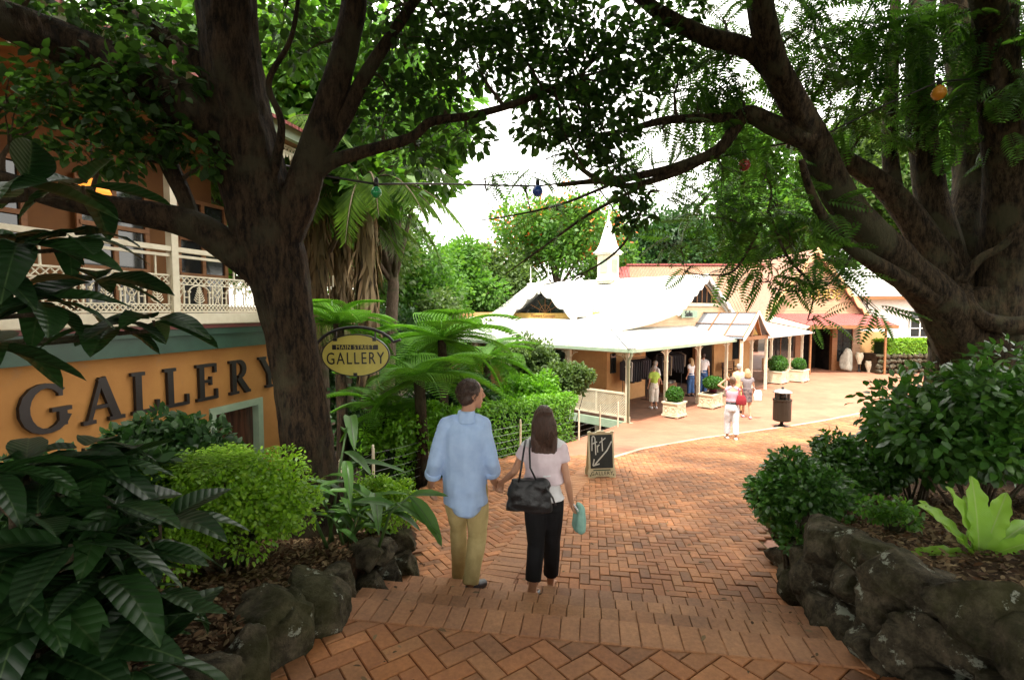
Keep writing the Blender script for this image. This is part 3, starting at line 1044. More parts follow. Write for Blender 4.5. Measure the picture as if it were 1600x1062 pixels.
# roofs: broken-back profile over the ridge, skirts along both verandahs
def sheet(name, ring, m, th=.045, parent=ct):
    return lp(name, MB().prism(ring, (0, 0, -th)), m, parent)
E, ZE, Z1, Z2, ZR = -.38, 2.42, 2.95, 3.52, 5.15
S0, S1 = 1.33, 12.5
rf = sheet('side_skirt_roof', [(E, E, ZE), (1.6, 1.6, Z1), (1.6, S1, Z1), (E, S1, ZE)], m_roofY)
sheet('roof_sheet', [(1.6, S0, Z1), (5.8, S0, Z2), (5.8, S1, Z2), (1.6, S1, Z1)], m_roofY, .05)
sheet('roof_sheet', [(5.8, S0, Z2), (8.7, S0, ZR), (8.7, S1, ZR), (5.8, S1, Z2)], m_roofY, .05)
sheet('roof_sheet', [(8.7, S0, ZR), (11.6, S0, Z2), (11.6, S1, Z2), (8.7, S1, ZR)], m_roofY, .05)
sheet('roof_sheet', [(11.6, S0, Z2), (16.2, S0, Z1), (16.2, S1, Z1), (11.6, S1, Z2)], m_roofY, .05)
sheet('front_skirt_roof', [(E, E, ZE), (7.55, E, ZE), (7.55, 1.62, Z1), (1.6, 1.6, Z1)], m_roofX)
sheet('front_skirt_roof', [(10.45, E, ZE), (18.6, E, ZE), (16.9, 1.62, Z1), (10.45, 1.62, Z1)], m_roofX)
sheet('end_skirt_roof', [(18.6, E, ZE), (18.6, 6, ZE), (16.9, 6, Z1), (16.9, 1.6, Z1)], m_roofY)
b = MB(); b.tube([(8.7, S0 - .05, ZR + .02), (8.7, S1 + .05, ZR + .02)], .07, 8); lp('ridge_cap', b, m_white)
for s_ in (12.3, 10.9):
    b = MB(); b.lathe((8.7, s_, ZR), [(.05, 0), (.05, .25), (.09, .28), (.03, .34), (.025, .9), (.0, 1.15)], 8); lp('finial', b, m_white)
# grey clear sheets either side of the corner hip, with its pale capping
def on_side(t, s_): return (t, s_, lerp(ZE, Z1, (t - E) / (1.6 - E)) + .015)
def on_front(t, s_): return (t, s_, lerp(ZE, Z1, (s_ - E) / (1.6 - E)) + .015)
sheet('clear_roof_sheet', [on_side(E + .03, E + .25), on_side(1.15, 1.28), on_side(1.15, 1.9), on_side(E + .03, 2.5)], m_greysheet, .008)
sheet('clear_roof_sheet', [on_front(E + .25, E + .03), on_front(2.5, E + .03), on_front(1.9, 1.15), on_front(1.28, 1.15)], m_greysheet, .008)
b = MB(); b.bar((E - .03, E - .03, ZE + .03), (1.6, 1.6, Z1 + .03), .26, .03); lp('hip_cap', b, m_white)
# gable of the front: wall, dark vent, bargeboards
b = MB(); b.prism([(1.7, 1.66, 2.80), (16.1, 1.66, 2.80), (16.1, 1.66, 2.9), (11.6, 1.66, 3.45), (8.7, 1.66, 5.05), (5.8, 1.66, 3.45), (1.7, 1.66, 2.9)], (0, .1, 0)); lp('gable_wall', b, m_tanboard)
b = MB(); b.prism([(7.1, 1.64, 3.95), (10.3, 1.64, 3.95), (8.7, 1.64, 4.9)], (0, .015, 0)); gv = lp('gable_vent', b, m_dark)
for t in (7.7, 8.2, 8.7, 9.2, 9.7):
    b = MB(); b.bar((t, 1.62, 3.95), (t, 1.62, 4.9 - abs(t - 8.7) * .59), .05, .02, up=(0, 1, 0)); lp('vent_slat', b, m_brown, gv)
b = MB(); b.box((8.7, 1.60, 3.86), (6.3, .05, .14)); lp('gable_tie', b, m_cream)
def barge(p, q, n, mat, parent=ct, drop=.24, th=.04, name='bargeboard'):
    """board from p to q with scalloped lower edge"""
    p = Vector(p); q = Vector(q); ring = [p, q]
    for k in range(n * 6, -1, -1):
        t = k / (n * 6); c = p.lerp(q, t)
        ring.append(c + Vector((0, 0, -drop * (.55 + .45 * abs(math.sin(math.pi * n * t))))))
    d = (q - p); side = Vector((d.y, -d.x, 0)).normalized() * th
    return lp(name, MB().prism(ring, side), mat, parent)
barge((5.75, S0 - .01, Z2 + .0), (8.7, S0 - .01, ZR + .03), 6, m_white)
barge((8.7, S0 - .01, ZR + .03), (11.65, S0 - .01, Z2 + .0), 6, m_white)
barge((1.6, S0 - .012, Z1 + .02), (5.74, S0 - .012, Z2 + .0), 1, m_cream, drop=.16)
barge((11.66, S0 - .012, Z2), (16.2, S0 - .012, Z1 + .02), 1, m_cream, drop=.16)
b = MB(); b.bar((6.5, 1.50, 3.45), (8.0, 1.50, 3.45), .05, .32, up=(0, 0, 1)); sb = lp('shop_sign', b, m_palegreen)
put_text('lettering', 'Sulin', .36, m_black, sb, plane_M((7.1, 1.45, 3.45), (1, 0, 0), (0, 0, 1)))
# dormer gablet on the garden side slope
def dormer():
    t0, tb = 3.6, 7.6                   # face plane, where it dies into the roof
    s0, s1 = 4.9, 8.9; sm = (s0 + s1) / 2
    zb, zt = 3.24, 4.72
    b = MB(); b.prism([(t0 + .12, s0 + .12, zb), (t0 + .12, s1 - .12, zb), (t0 + .12, s1 - .12, zb + .24), (t0 + .12, s0 + .12, zb + .24)], (.08, 0, 0)); sl = lp('dormer_sill', b, m_gold)
    put_text('lettering', 'Flowers Cottage', .22, m_brown, sl, plane_M((t0 + .11, sm, zb + .12), (0, -1, 0), (0, 0, 1)), ext=.006)
    b = MB(); b.prism([(t0 + .30, s0 + .3, zb + .24), (t0 + .30, s1 - .3, zb + .24), (t0 + .30, sm, zt - .12)], (.05, 0, 0)); wd = lp('dormer_window', b, m_glass)
    for k in range(1, 6):
        a = math.pi * k / 6
        rr = .8 if k in (2, 3, 4) else .95
        bb = MB(); bb.bar((t0 + .28, sm, zb + .26), (t0 + .28, sm + rr * 1.1 * math.cos(a), zb + .26 + rr * .8 * math.sin(a)), .025, .02, up=(1, 0, 0)); lp('glazing_bar', bb, m_brown, wd)
    for r_ in (.35,):
        bb = MB(); bb.tube([(t0 + .28, sm + r_ * math.cos(a), zb + .26 + r_ * math.sin(a)) for a in [math.pi * i / 10 for i in range(11)]], .014, 5); lp('glazing_arch', bb, m_brown, wd)
    rr = lp('dormer_roof', MB().prism([(t0 - .15, s0 - .15, zb + .12), (t0 - .15, sm, zt + .06), (tb, sm, zt + .06), (t0 + 1.0, s0 - .15, zb + .12)], (0, 0, -.05)), m_roofX)
    lp('dormer_roof', MB().prism([(t0 - .15, s1 + .15, zb + .12), (t0 - .15, sm, zt + .06), (tb, sm, zt + .06), (t0 + 1.0, s1 + .15, zb + .12)], (0, 0, -.05)), m_roofX)
    barge((t0 - .16, s0 - .17, zb + .12), (t0 - .16, sm, zt + .07), 3, m_white, drop=.34)
    barge((t0 - .16, sm, zt + .07), (t0 - .16, s1 + .17, zb + .12), 3, m_white, drop=.34)
    b = MB(); b.box((t0 - .16, sm, zt - .12), (.07, .09, .5)); lp('pendant', b, m_white)
    b = MB(); b.prism([(t0 + .2, s0 + .1, zb), (t0 + .2, s0 + .1, zb + .3), (tb - 1, s0 + .1, zb + .3), (tb - 1, s0 + .1, zb)], (0, .05, 0)); lp('dormer_cheek', b, m_gold)
dormer()
# the lantern with its little spire on the ridge
cl = MB(); cx, cs = 8.7, 6.75
cl.box((cx, cs, ZR + .62), (.80, .80, 1.5)); lan = lp('lantern', cl, m_cream)
for sg, ax in ((-1, 't'), (-1, 's'), (1, 't')):
    c = (cx + sg * .405, cs, ZR + .75) if ax == 't' else (cx, cs + sg * .405, ZR + .75)
    size = (.03, .40, .66) if ax == 't' else (.40, .03, .66)
    pn = lp('louvre_panel', MB().box(c, size), m_palegreen, lan)
bx('lantern_cornice', (cx, cs, ZR + 1.40), (1.0, 1.0, .08), m_white)
bx('lantern_skirting', (cx, cs, ZR + .08), (.88, .88, .16), m_white)
b = MB()
prof = [(.57, 0), (.44, .16), (.33, .45), (.24, .9), (.14, 1.35), (.02, 1.85)]
o_ = 0
for r_, z in prof:
    for sx, sy in ((-1, -1), (1, -1), (1, 1), (-1, 1)): b.v.append((cx + sx * r_, cs + sy * r_, ZR + 1.45 + z))
for i in range(len(prof) - 1):
    for k in range(4): b.f.append((4 * i + k, 4 * i + (k + 1) % 4, 4 * i + 4 + (k + 1) % 4, 4 * i + 4 + k))
b.f.append((3, 2, 1, 0)); b.f.append((20, 21, 22, 23))
lp('spire', b, m_white)
b = MB(); b.lathe((cx, cs, ZR + 3.2), [(.04, 0), (.07, .12), (.03, .2), (.01, .5)], 8); lp('spire_finial', b, m_white)
# gabled entry: clear panels in a brown frame, open truss, white bargeboards
ZA, ZF = 3.50, 2.47; tm = 9.0; t0, t1 = 7.45, 10.55
f0, f1 = -.75, 1.75
for sg, ta in ((-1, t0), (1, t1)):
    ring = [(ta, f0, ZF), (ta, f1, ZF), (tm, f1, ZA), (tm, f0, ZA)]
    pr = lp('porch_roof', MB().prism(ring, (0, 0, -.03)), m_greysheet)
    for k in range(4):
        s_ = lerp(f0 + .03, f1 - .03, k / 3)
        lp('porch_rafter', MB().bar((ta, s_, ZF + .02), (tm, s_, ZA + .02), .05, .045), m_brown, pr)
    for q in (.03, .5, .97):
        lp('porch_batten', MB().bar((lerp(ta, tm, q), f0, lerp(ZF, ZA, q) + .045), (lerp(ta, tm, q), f1, lerp(ZF, ZA, q) + .045), .05, .03), m_brown, pr)
barge((t0 - .08, f0 - .02, ZF - .0), (tm, f0 - .02, ZA + .08), 1, m_white, drop=.22)
barge((tm, f0 - .02, ZA + .08), (t1 + .08, f0 - .02, ZF - .0), 1, m_white, drop=.22)
lp('porch_tie', MB().bar((t0 + .1, f0 + .1, ZF - .04), (t1 - .1, f0 + .1, ZF - .04), .08, .16), m_brown)
for sg in (-1, 1): lp('porch_strut', MB().bar((tm + sg * .55, f0 + .1, ZF + .05), (tm + sg * .05, f0 + .1, ZA - .25), .07, .14, up=(0, 1, 0)), m_brown)
lp('porch_infill', MB().prism([(tm - .9, f0 + .3, ZF + .05), (tm + .9, f0 + .3, ZF + .05), (tm, f0 + .3, ZA - .35)], (0, .03, 0)), m_gold)
for t in (t0 + .12, t1 - .12): 
    lp('porch_post', MB().box((t, f0 + .12, 1.19), (.10, .10, 2.34)), m_cream)
# wrought-iron gate in the passage
ig = lp('iron_gate', MB().box((10.95, WS + .08, 2.2), (1.46, .03, .04)), m_iron)
for k in range(12): lp('gate_bar', MB().box((10.3 + k * .118, WS + .08, 1.12), (.022, .022, 2.14)), m_iron, ig)
for z in (.12, 1.1): lp('gate_rail', MB().box((10.95, WS + .11, z), (1.46, .03, .04)), m_iron, ig)

# things set out on the verandah, placed in the cottage's own frame
MC = Matrix.Translation(CW) @ Matrix.Rotation(R(45), 4, 'Z')
def cw(t, s_, z=0.0): return MC @ Vector((t, s_, z))
# clothes racks with single garments
cloth_cols = [(.02, .02, .025), (.035, .03, .04), (.30, .24, .17), (.015, .015, .02), (.10, .09, .09), (.42, .40, .36), (.05, .04, .05)]
m_cloth = [pmat('garment_cloth_%s' % 'abcdefg'[i], c, tuple(x * .7 for x in c), scale=9, rough=.9, bump=.3, stretch=(4, 4, 1)) for i, c in enumerate(cloth_cols)]
def rack(t, s_, L, n, label, along='t', zt=1.75, dark=False):
    r_ = empty('clothes_rack', cw(t, s_, .025), R(45), label, 'clothes rack')
    b = MB(); b.tube([(-L / 2, 0, zt), (L / 2, 0, zt)], .015, 6)
    for sx in (-1, 1):
        b.tube([(sx * L / 2, 0, zt), (sx * L / 2, 0, .04)], .015, 6); b.tube([(sx * L / 2, -.25, .03), (sx * L / 2, .25, .03)], .015, 6)
    b.build('frame', m_iron, r_, world=False)
    for k in range(n):
        x = lerp(-L / 2 + .1, L / 2 - .1, k / (n - 1)); h = random.uniform(.65, .95)
        b = MB(); w_ = .21
        ring = [(x, -w_ * .3, zt - .06), (x, -w_, zt - .13), (x, -w_ * .9, zt - h), (x, w_ * .95, zt - h + random.uniform(-.03, .05)), (x, w_, zt - .13), (x, w_ * .3, zt - .06)]
        b.prism(ring, (L / n * .55, 0, 0))
        b.build('garment', random.choice(m_cloth[:4] if dark else m_cloth), r_, world=False)
    return r_
random.seed(5)
rack(3.3, 1.75, 1.7, 10, 'rack of dark and light clothes by the tan wall near the corner post')
rack(6.3, 1.9, 2.2, 14, 'rack of black clothes in the middle of the verandah', dark=True)
rack(4.6, 3.4, 1.8, 9, 'rack of clothes just inside the shop opening', dark=True)
# hats on pegs
m_straw = pmat('straw', (.52, .40, .22), (.42, .31, .16), scale=20, rough=.85)
m_pink = pmat('bright_pink_felt', (.72, .10, .30), (.6, .07, .24), scale=10, rough=.8)
for k, (t, z, m, lb) in enumerate(((2.75, 2.05, m_straw, 'straw sun hat nearest the corner of the verandah wall'), (3.15, 2.0, m_straw, 'straw sun hat beside the bright pink hat'), (3.75, 2.12, m_pink, 'bright pink sun hat above the clothes rack'), (4.3, 2.0, m_straw, 'straw sun hat at the shop opening'))):
    hr = empty('sun_hat', cw(t, WS - .12, z), R(45), lb, 'hat', 'hats hung on the verandah wall')
    b = MB(); b.lathe((0, 0, 0), [(.22, 0), (.21, .02), (.12, .03), (.11, .11), (.07, .15), (.0, .16)], 14)
    o = b.build('crown', m, hr, True, world=False); o.rotation_euler = (R(75), 0, 0)
# bench
bn = empty('bench', cw(12.6, 1.7, .025), R(45), 'dark slatted timber bench against the tan verandah wall', 'bench')
for k in range(4): MB().box((0, -.2 + k * .12, .44), (1.5, .09, .03)).build('seat_slat', m_brown, bn, world=False)
for k in range(4): MB().box((0, .24 + .02 * k, .56 + k * .11), (1.5, .025, .08)).build('back_slat', m_brown, bn, world=False)
for sx in (-.7, .7):
    for sy in (-.2, .22): MB().box((sx, sy, .22 if sy < 0 else .47), (.05, .05, .42 if sy < 0 else .92)).build('leg', m_iron, bn, world=False)
    MB().box((sx, 0, .64), (.05, .5, .04)).build('armrest', m_iron, bn, world=False)
# goods crate on the floor of the opening
gd = empty('goods_stand', cw(6.7, 2.15, .025), R(45), 'low stand of folded goods in the dark shop opening', 'stand')
MB().box((0, 0, .2), (.8, .4, .38)).build('crate', m_brown, gd, world=False)
for k in range(4): MB().box((-.28 + .19 * k, 0, .44), (.16, .32, .09)).build('folded_cloth', m_cloth[[2, 5, 4, 2][k]], gd, world=False)

# ------------------------------------------------------------------ the peach weatherboard shop beyond
SH = Vector((15.2, 30.6, 0))
sp = empty('weatherboard_shop', SH, 0, 'pale peach weatherboard shop with red awning and dark doorway', 'shop')
def sl(name, mb, m, parent=sp): return mb.build(name, m, parent, world=False)
# local x 0..5.6 is the gabled front
gx0, gx1, ga = -.1, 5.65, 2.75
b = MB(); b.prism([(gx0, 0, 3.0), (gx1, 0, 3.0), (gx1, 0, 3.35), (ga, 0, 7.0), (gx0, 0, 3.35)], (0, .2, 0)); sl('gable_wall', b, m_pinkwall)
def sbox(name, x0, x1, y0, y1, z0, z1, m, parent=sp): return sl(name, MB().box(((x0 + x1) / 2, (y0 + y1) / 2, (z0 + z1) / 2), (x1 - x0, y1 - y0, z1 - z0)), m, parent)
sbox('front_wall', gx0, 1.75, .0, .2, 0, .75, m_tanboard)
sbox('front_wall', gx0, 1.75, .0, .2, 2.35, 2.98, m_tanboard)
sbox('front_wall', 1.75, gx1, .0, .2, 2.5, 2.98, m_tanboard)
sbox('pilaster', 1.75, 2.1, -.05, .2, 0, 2.5, m_brown)
sbox('pilaster', 3.95, 4.25, -.05, .2, 0, 2.5, m_brown)
sbox('front_wall', 5.2, gx1, .0, .2, 0, 2.5, m_pinkwall)
sbox('front_wall', 4.25, 5.2, .0, .2, 0, .55, m_brown)
w = sbox('window', gx0 + .1, 1.7, .08, .14, .75, 2.35, m_glass)
for x in (.35, .9, 1.4): sbox('window_mullion', x, x + .05, .05, .078, .75, 2.35, m_brown, w)
w = sbox('window', 4.25, 5.2, .08, .14, .55, 2.5, m_glass)
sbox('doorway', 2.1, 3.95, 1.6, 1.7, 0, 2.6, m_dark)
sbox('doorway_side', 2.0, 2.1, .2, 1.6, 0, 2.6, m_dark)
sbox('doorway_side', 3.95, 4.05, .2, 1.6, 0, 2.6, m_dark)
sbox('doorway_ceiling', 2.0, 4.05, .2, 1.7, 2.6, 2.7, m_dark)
put_text('lettering', 'GUIDE', .86, m_gold, sp, plane_M((3.45, -.03, 4.55), (1, 0, 0), (0, 0, 1)), ext=.03, sx=.72)
# roof: gable roof over the front and a long roof behind, its slope facing the lane
rm = m_redroof
sl('front_roof', MB().prism([(gx0 - .35, -.3, 3.2), (ga, -.3, 7.2), (ga, 9, 7.2), (gx0 - .35, 9, 3.2)], (0, 0, -.08)), pmat('pink_roof', (.40, .21, .15), (.33, .165, .115), rough=.5))
sl('front_roof', MB().prism([(gx1 + .35, -.3, 3.2), (ga, -.3, 7.2), (ga, 9, 7.2), (gx1 + .35, 9, 3.2)], (0, 0, -.08)), pmat('pink_roof', (.40, .21, .15), (.33, .165, .115), rough=.5))
def sbarge(p, q, n):
    p = Vector(p); q = Vector(q); ring = [p, q]
    for k in range(n * 6, -1, -1):
        t = k / (n * 6); ring.append(p.lerp(q, t) + Vector((0, 0, -.42 * (.5 + .5 * abs(math.sin(math.pi * n * t))))))
    sl('bargeboard', MB().prism(ring, (0, -.06, 0)), pmat('peach_trim', (.70, .42, .22), (.62, .35, .17), rough=.5))
sbarge((gx0 - .35, -.31, 3.25), (ga, -.31, 7.28), 6); sbarge((ga, -.31, 7.28), (gx1 + .35, -.31, 3.25), 6)
sbox('side_wall', -7.2, gx0 - .02, 2.0, 2.2, 0, 3.3, m_tan)
sl('long_roof', MB().prism([(-7.6, 1.5, 3.2), (gx0 - .3, 1.5, 3.2), (gx0 + 2.4, 5.5, 6.75), (-7.0, 5.5, 6.75)], (0, 0, -.08)), ribbed('pale_peach_roof', (.38, .21, .135), (.32, .17, .105), 'X', .2))
sl('long_roof_ridge', MB().bar((-7.2, 5.5, 6.8), (ga, 5.5, 6.8), .3, .12), m_redroof)
sl('end_roof', MB().prism([(-7.0, 5.5, 6.74), (-7.6, 1.5, 3.19), (-9.6, 3.0, 4.6), (-9.0, 5.5, 6.4)], (0, 0, -.08)), m_redroof)
sl('long_roof_gutter', MB().box((-3.9, 1.46, 3.14), (7.2, .12, .12)), m_brown)
put_text('lettering', 'Silk', .95, m_gold, sp, Matrix.Translation((-3.3, 3.05, 4.72)) @ Matrix.Rotation(R(42), 4, 'X'), ext=.02, shear=.3)
# red awning on brackets
aw = sl('awning', MB().prism([(.0, -.0, 3.42), (6.1, -.0, 3.42), (6.4, -1.9, 2.78), (1.55, -1.9, 2.78)], (0, 0, -.06)), m_redroof)
sl('awning_valance', MB().box((4.0, -1.93, 2.68), (4.9, .05, .18)), m_brown, aw)
sl('awning_side', MB().prism([(.0, -.01, 3.36), (1.55, -1.88, 2.72), (1.4, -1.7, 2.55), (.0, -.05, 2.98)], (.05, .05, 0)), m_cream, aw)
for x in (1.62, 5.85): sl('awning_post', MB().box((x, -1.8, 1.33), (.09, .09, 2.62)), m_brown, aw)
# statue block and urns standing at the door
st = empty('stone_block', SH + Vector((4.55, -.55, 0)), .1, 'rough pale stone block beside the dark shop doorway', 'stone block')
o = link_mesh('block', rock_mesh(77, 3), None, st, (0, 0, .62), (0, 0, .3), (.42, .3, .70)); o.data.materials.clear(); o.data.materials.append(pmat('pale_stone', (.50, .50, .43), (.33, .34, .28), scale=3, rough=.9, bump=.6))
for i, (x, y, h, lb) in enumerate(((5.3, -.5, 1.05, 'tall cream urn on a stand right of the pale stone block'), (5.62, -.9, .75, 'short cream urn at the corner of the peach shop'))):
    u = empty('urn', SH + Vector((x, y, 0)), 0, lb, 'urn')
    z0 = .45 if i == 0 else 0
    if i == 0: MB().lathe((0, 0, 0), [(.13, 0), (.10, .04), (.05, .1), (.05, .4), (.1, .45)], 12).build('stand', m_iron, u, True, world=False)
    MB().lathe((0, 0, z0), [(.10, 0), (.12, .03), (.09, .08), (.19, .32), (.22, .5), (.18, .6), (.20, .66), (.17, .68), (.15, .6)], 14).build('vessel', m_cream, u, True, world=False)

# ------------------------------------------------------------------ the white building on the far right
WB = Vector((21.3, 33.0, 0))
wb = empty('white_building', WB, 0, 'white walled building with multi-pane windows behind the big tree', 'building')
def wl_(name, x0, x1, y0, y1, z0, z1, m, parent=wb): return MB().box(((x0 + x1) / 2, (y0 + y1) / 2, (z0 + z1) / 2), (x1 - x0, y1 - y0, z1 - z0)).build(name, m, parent, world=False)
wl_('wall', 0, 14, 0, .2, 0, 4.7, m_white)
wl_('low_wall', -.3, 1.6, -1.6, -1.4, 0, 2.3, m_tan)
for x in (.5, 4.3, 5.75, 8.6):
    wd_ = 1.25
    w = wl_('window', x, x + wd_, -.05, -.005, 1.9 if x > 1 else 2.35, 3.6 if x > 1 else 3.2, m_glass)
    for k in range(4):
        z = lerp(1.9 if x > 1 else 2.35, 3.6 if x > 1 else 3.2, k / 3)
        wl_('glazing_bar', x, x + wd_, -.08, -.052, z - .025, z + .025, m_white, w)
    for k in (0, .5, 1): wl_('glazing_bar', x + wd_ * k - .035, x + wd_ * k + .035, -.10, -.081, 1.9 if x > 1 else 2.35, 3.6 if x > 1 else 3.2, m_white, w)
MB().prism([(-.4, -.6, 4.5), (14.4, -.6, 4.5), (14.4, 5, 6.6), (-.4, 5, 6.6)], (0, 0, -.1)).build('roof', m_roofX, wb, world=False)
wl_('eave_board', -.4, 14.4, -.66, -.62, 4.28, 4.5, m_brown)

# ------------------------------------------------------------------ the orange gallery on the left
GR = Vector((-5.61, 5.6, 0)); GA = math.atan2(1, .25)
gl = empty('gallery_building', GR, GA, 'orange two-storey gallery building with cream cast-iron lace balcony and green cornice', 'building')
def gb(name, x0, x1, y0, y1, z0, z1, m, parent=gl): return MB().box(((x0 + x1) / 2, (y0 + y1) / 2, (z0 + z1) / 2), (x1 - x0, y1 - y0, z1 - z0)).build(name, m, parent, world=False)
XE = 4.9; X0 = -4.5
gb('wall', X0, 2.75, 0, .25, 0, 2.98, m_orange)
gb('wall', 3.95, XE, 0, .25, 0, 2.98, m_orange)
gb('wall', 2.75, 3.95, 0, .25, 2.0, 2.98, m_orange)
gb('wall', 2.75, 3.95, 0, .25, 0, .85, m_orange)
gb('end_wall', XE - .25, XE, .26, 6, 0, 2.98, m_orange)
w = gb('window', 2.87, 3.83, .10, .14, .97, 1.88, pmat('warm_window_glass', (.13, .055, .035), (.05, .025, .02), scale=3, rough=.08, spec=.8, stretch=(5, 1, .6)))
m_curtain = pmat('red_brown_curtain', (.16, .06, .045), (.10, .04, .03), scale=5, rough=.9, stretch=(8, 1, 1))
for nm, a in (('window_frame', (2.75, 3.95, -.03, .16, 1.88, 2.0)), ('window_frame', (2.75, 3.95, -.03, .16, .85, .97)), ('window_frame', (2.75, 2.87, -.03, .16, .97, 1.88)), ('window_frame', (3.83, 3.95, -.03, .16, .97, 1.88))): gb(nm, *a, m_palegreen, w)
gb('curtain', 2.9, 3.8, .3, .32, .97, 1.88, m_curtain, w)
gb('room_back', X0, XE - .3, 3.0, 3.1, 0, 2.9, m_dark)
# cornice in two green steps, then a red line and the cream floor edge
gb('cornice', X0, XE, -.14, .26, 2.98, 3.22, m_greentrim)
gb('cornice', X0, XE + .05, -.20, .26, 3.225, 3.32, m_greentrim)
gb('cornice_line', X0, XE + .05, -.22, .26, 3.325, 3.38, pmat('dull_red_paint', (.20, .045, .04), (.15, .035, .03), rough=.5))
gb('balcony_floor', X0, XE + .08, -.25, 1.9, 3.385, 3.46, m_cream)
gb('floor_edge', X0, XE + .1, -.30, -.252, 3.40, 3.56, m_cream)
gb('handrail', X0, XE + .08, -.19, -.10, 4.46, 4.53, m_cream)
gb('handrail_lower', X0, XE + .08, -.17, -.12, 4.38, 4.42, m_cream)
gb('lace_top_rail', X0, XE + .08, -.165, -.125, 4.10, 4.125, m_cream)
gb('lace_bottom_rail', X0, XE + .08, -.165, -.125, 3.57, 3.595, m_cream)
def lace_mesh(Wd=.72):
    b = MB(); y = -.145
    def bar(a, c, w_=.014): b.bar((a[0], y, a[1]), (c[0], y, c[1]), w_, .018, up=(0, 1, 0))
    def curve(ps, r_=.008): b.tube([(p[0], y, p[1]) for p in ps], r_, 5)
    # crossed bands
    for z0, z1, n in ((3.60, 3.68, 10), (4.0, 4.10, 7)):
        for k in range(n):
            x0, x1 = Wd * k / n, Wd * (k + 1) / n
            bar((x0, z0), (x1, z1), .013); bar((x0, z1), (x1, z0), .013)
    bar((0, 3.69), (Wd, 3.69), .018); bar((0, 3.99), (Wd, 3.99), .018)
    # colonnettes and round arch
    xa, xb = .03, .41; xm = (xa + xb) / 2; zi = 3.87
    for x in (xa, xb, .47, .66):
        bar((x, 3.69), (x, 3.99 if x > .42 else zi), .02); b.box((x, y, 3.885), (.045, .03, .03))
    curve([(xm + (xb - xm) * math.cos(a), zi + .115 * math.sin(a)) for a in [math.pi * i / 12 for i in range(13)]], .011)
    # leafy motif in the arch
    bar((xm, 3.69), (xm, 3.97), .016)
    for k in range(6):
        z = 3.72 + k * .035; L = .095 - .012 * k
        for sg in (-1, 1): curve([(xm, z), (xm + sg * L * .6, z + .012), (xm + sg * L, z + .05)], .009)
    for z, r_ in ((3.93, .03), (3.885, .022)):
        curve([(xm + r_ * math.cos(a), z + r_ * math.sin(a)) for a in [2 * math.pi * i / 10 for i in range(11)]], .007)
    # scrolls between
    for sg, xc in ((1, .52), (-1, .61)):
        curve([(xc + sg * .03 * math.sin(t * 7), 3.70 + t * .28) for t in [i / 14 for i in range(15)]], .008)
    for z in (3.76, 3.84, 3.93):
        curve([(.565 + .03 * math.cos(a), z + .03 * math.sin(a)) for a in [2 * math.pi * i / 10 for i in range(11)]], .007)
    for x0, x1 in ((.0, .03), (.41, .47), (.66, .72)): bar((x0, 3.80), (x1, 3.80))
    bar((.47, 3.97), (.565, 3.88)); bar((.66, 3.97), (.565, 3.88))
    me = bpy.data.meshes.new('lace_panel'); me.from_pydata(b.v, [], b.f); me.update(); me.materials.append(m_cream)
    return me
me_lace = lace_mesh()
k = -1
while X0 + .3 + (k + 1) * .72 < XE - .3:
    k += 1
    link_mesh('lace_panel', me_lace, None, gl, (X0 + .3 + k * .72, 0, 0))
# rails' rods down from the handrail, posts, lace valance under the balcony roof
for k in range(8): gb('baluster_rod', X0 + .5 + k * 1.44, X0 + .52 + k * 1.44, -.155, -.135, 4.125, 4.38, m_cream)
for x in (X0 + .1, -1.2, 2.05, XE - .05): 
    gb('balcony_post', x - .055, x + .055, -.2, -.09, 3.57, 6.6, m_cream)
def valance_mesh(Wd=.36):
    b = MB(); y = -.15
    for k in range(4):
        x = Wd * (k + .5) / 4; d = (.07, .12, .16, .12)[k]
        b.prism([(x - .04, y, 6.62), (x + .04, y, 6.62), (x + .03, y, 6.62 - d * .6), (x, y, 6.62 - d), (x - .03, y, 6.62 - d * .6)], (0, .015, 0))
        b.tube([(x + .04 * math.cos(a), y + .008, 6.70 + .04 * math.sin(a)) for a in [2 * math.pi * i / 8 for i in range(9)]], .009, 4)
    b.box((Wd / 2, y + .008, 6.64), (Wd - .002, .025, .03)); b.box((Wd / 2, y + .008, 6.765), (Wd - .002, .025, .03))
    for k in range(4):
        x0 = Wd * k / 4; x1 = Wd * (k + 1) / 4
        b.bar((x0, y + .03, 6.64), (x1, y + .03, 6.76), .012, .012); b.bar((x0, y + .03, 6.76), (x1, y + .03, 6.64), .012, .012)
    me = bpy.data.meshes.new('lace_valance'); me.from_pydata(b.v, [], b.f); me.update(); me.materials.append(m_cream)
    return me
me_val = valance_mesh()
k = 0
while X0 + .1 + k * .36 < XE - .2:
    link_mesh('lace_valance', me_val, None, gl, (X0 + .1 + k * .36, 0, 0)); k += 1
gb('balcony_ceiling', X0, XE, -.3, 1.95, 6.80, 6.88, m_brown)
gb('balcony_fascia', X0, XE + .1, -.42, -.31, 6.80, 7.02, m_palegreen)
MB().prism([(X0, -.6, 7.0), (XE + .2, -.6, 7.0), (XE + .2, 4.5, 9.3), (X0, 4.5, 9.3)], (0, 0, -.06)).build('roof', m_redroof, gl, world=False)
gb('upper_wall', X0, XE, 1.9, 2.1, 3.47, 6.8, pmat('shade_darkened_render', (.20, .085, .022), (.15, .062, .017), scale=1.5, rough=.8))  # render colour darkened to stand for the balcony roof's shade
gb('upper_end_wall', XE - .2, XE, 2.11, 6, 3.0, 6.8, m_orange)
gb('upper_room_floor', X0, XE - .22, 2.12, 6, 3.3, 3.45, m_dark)
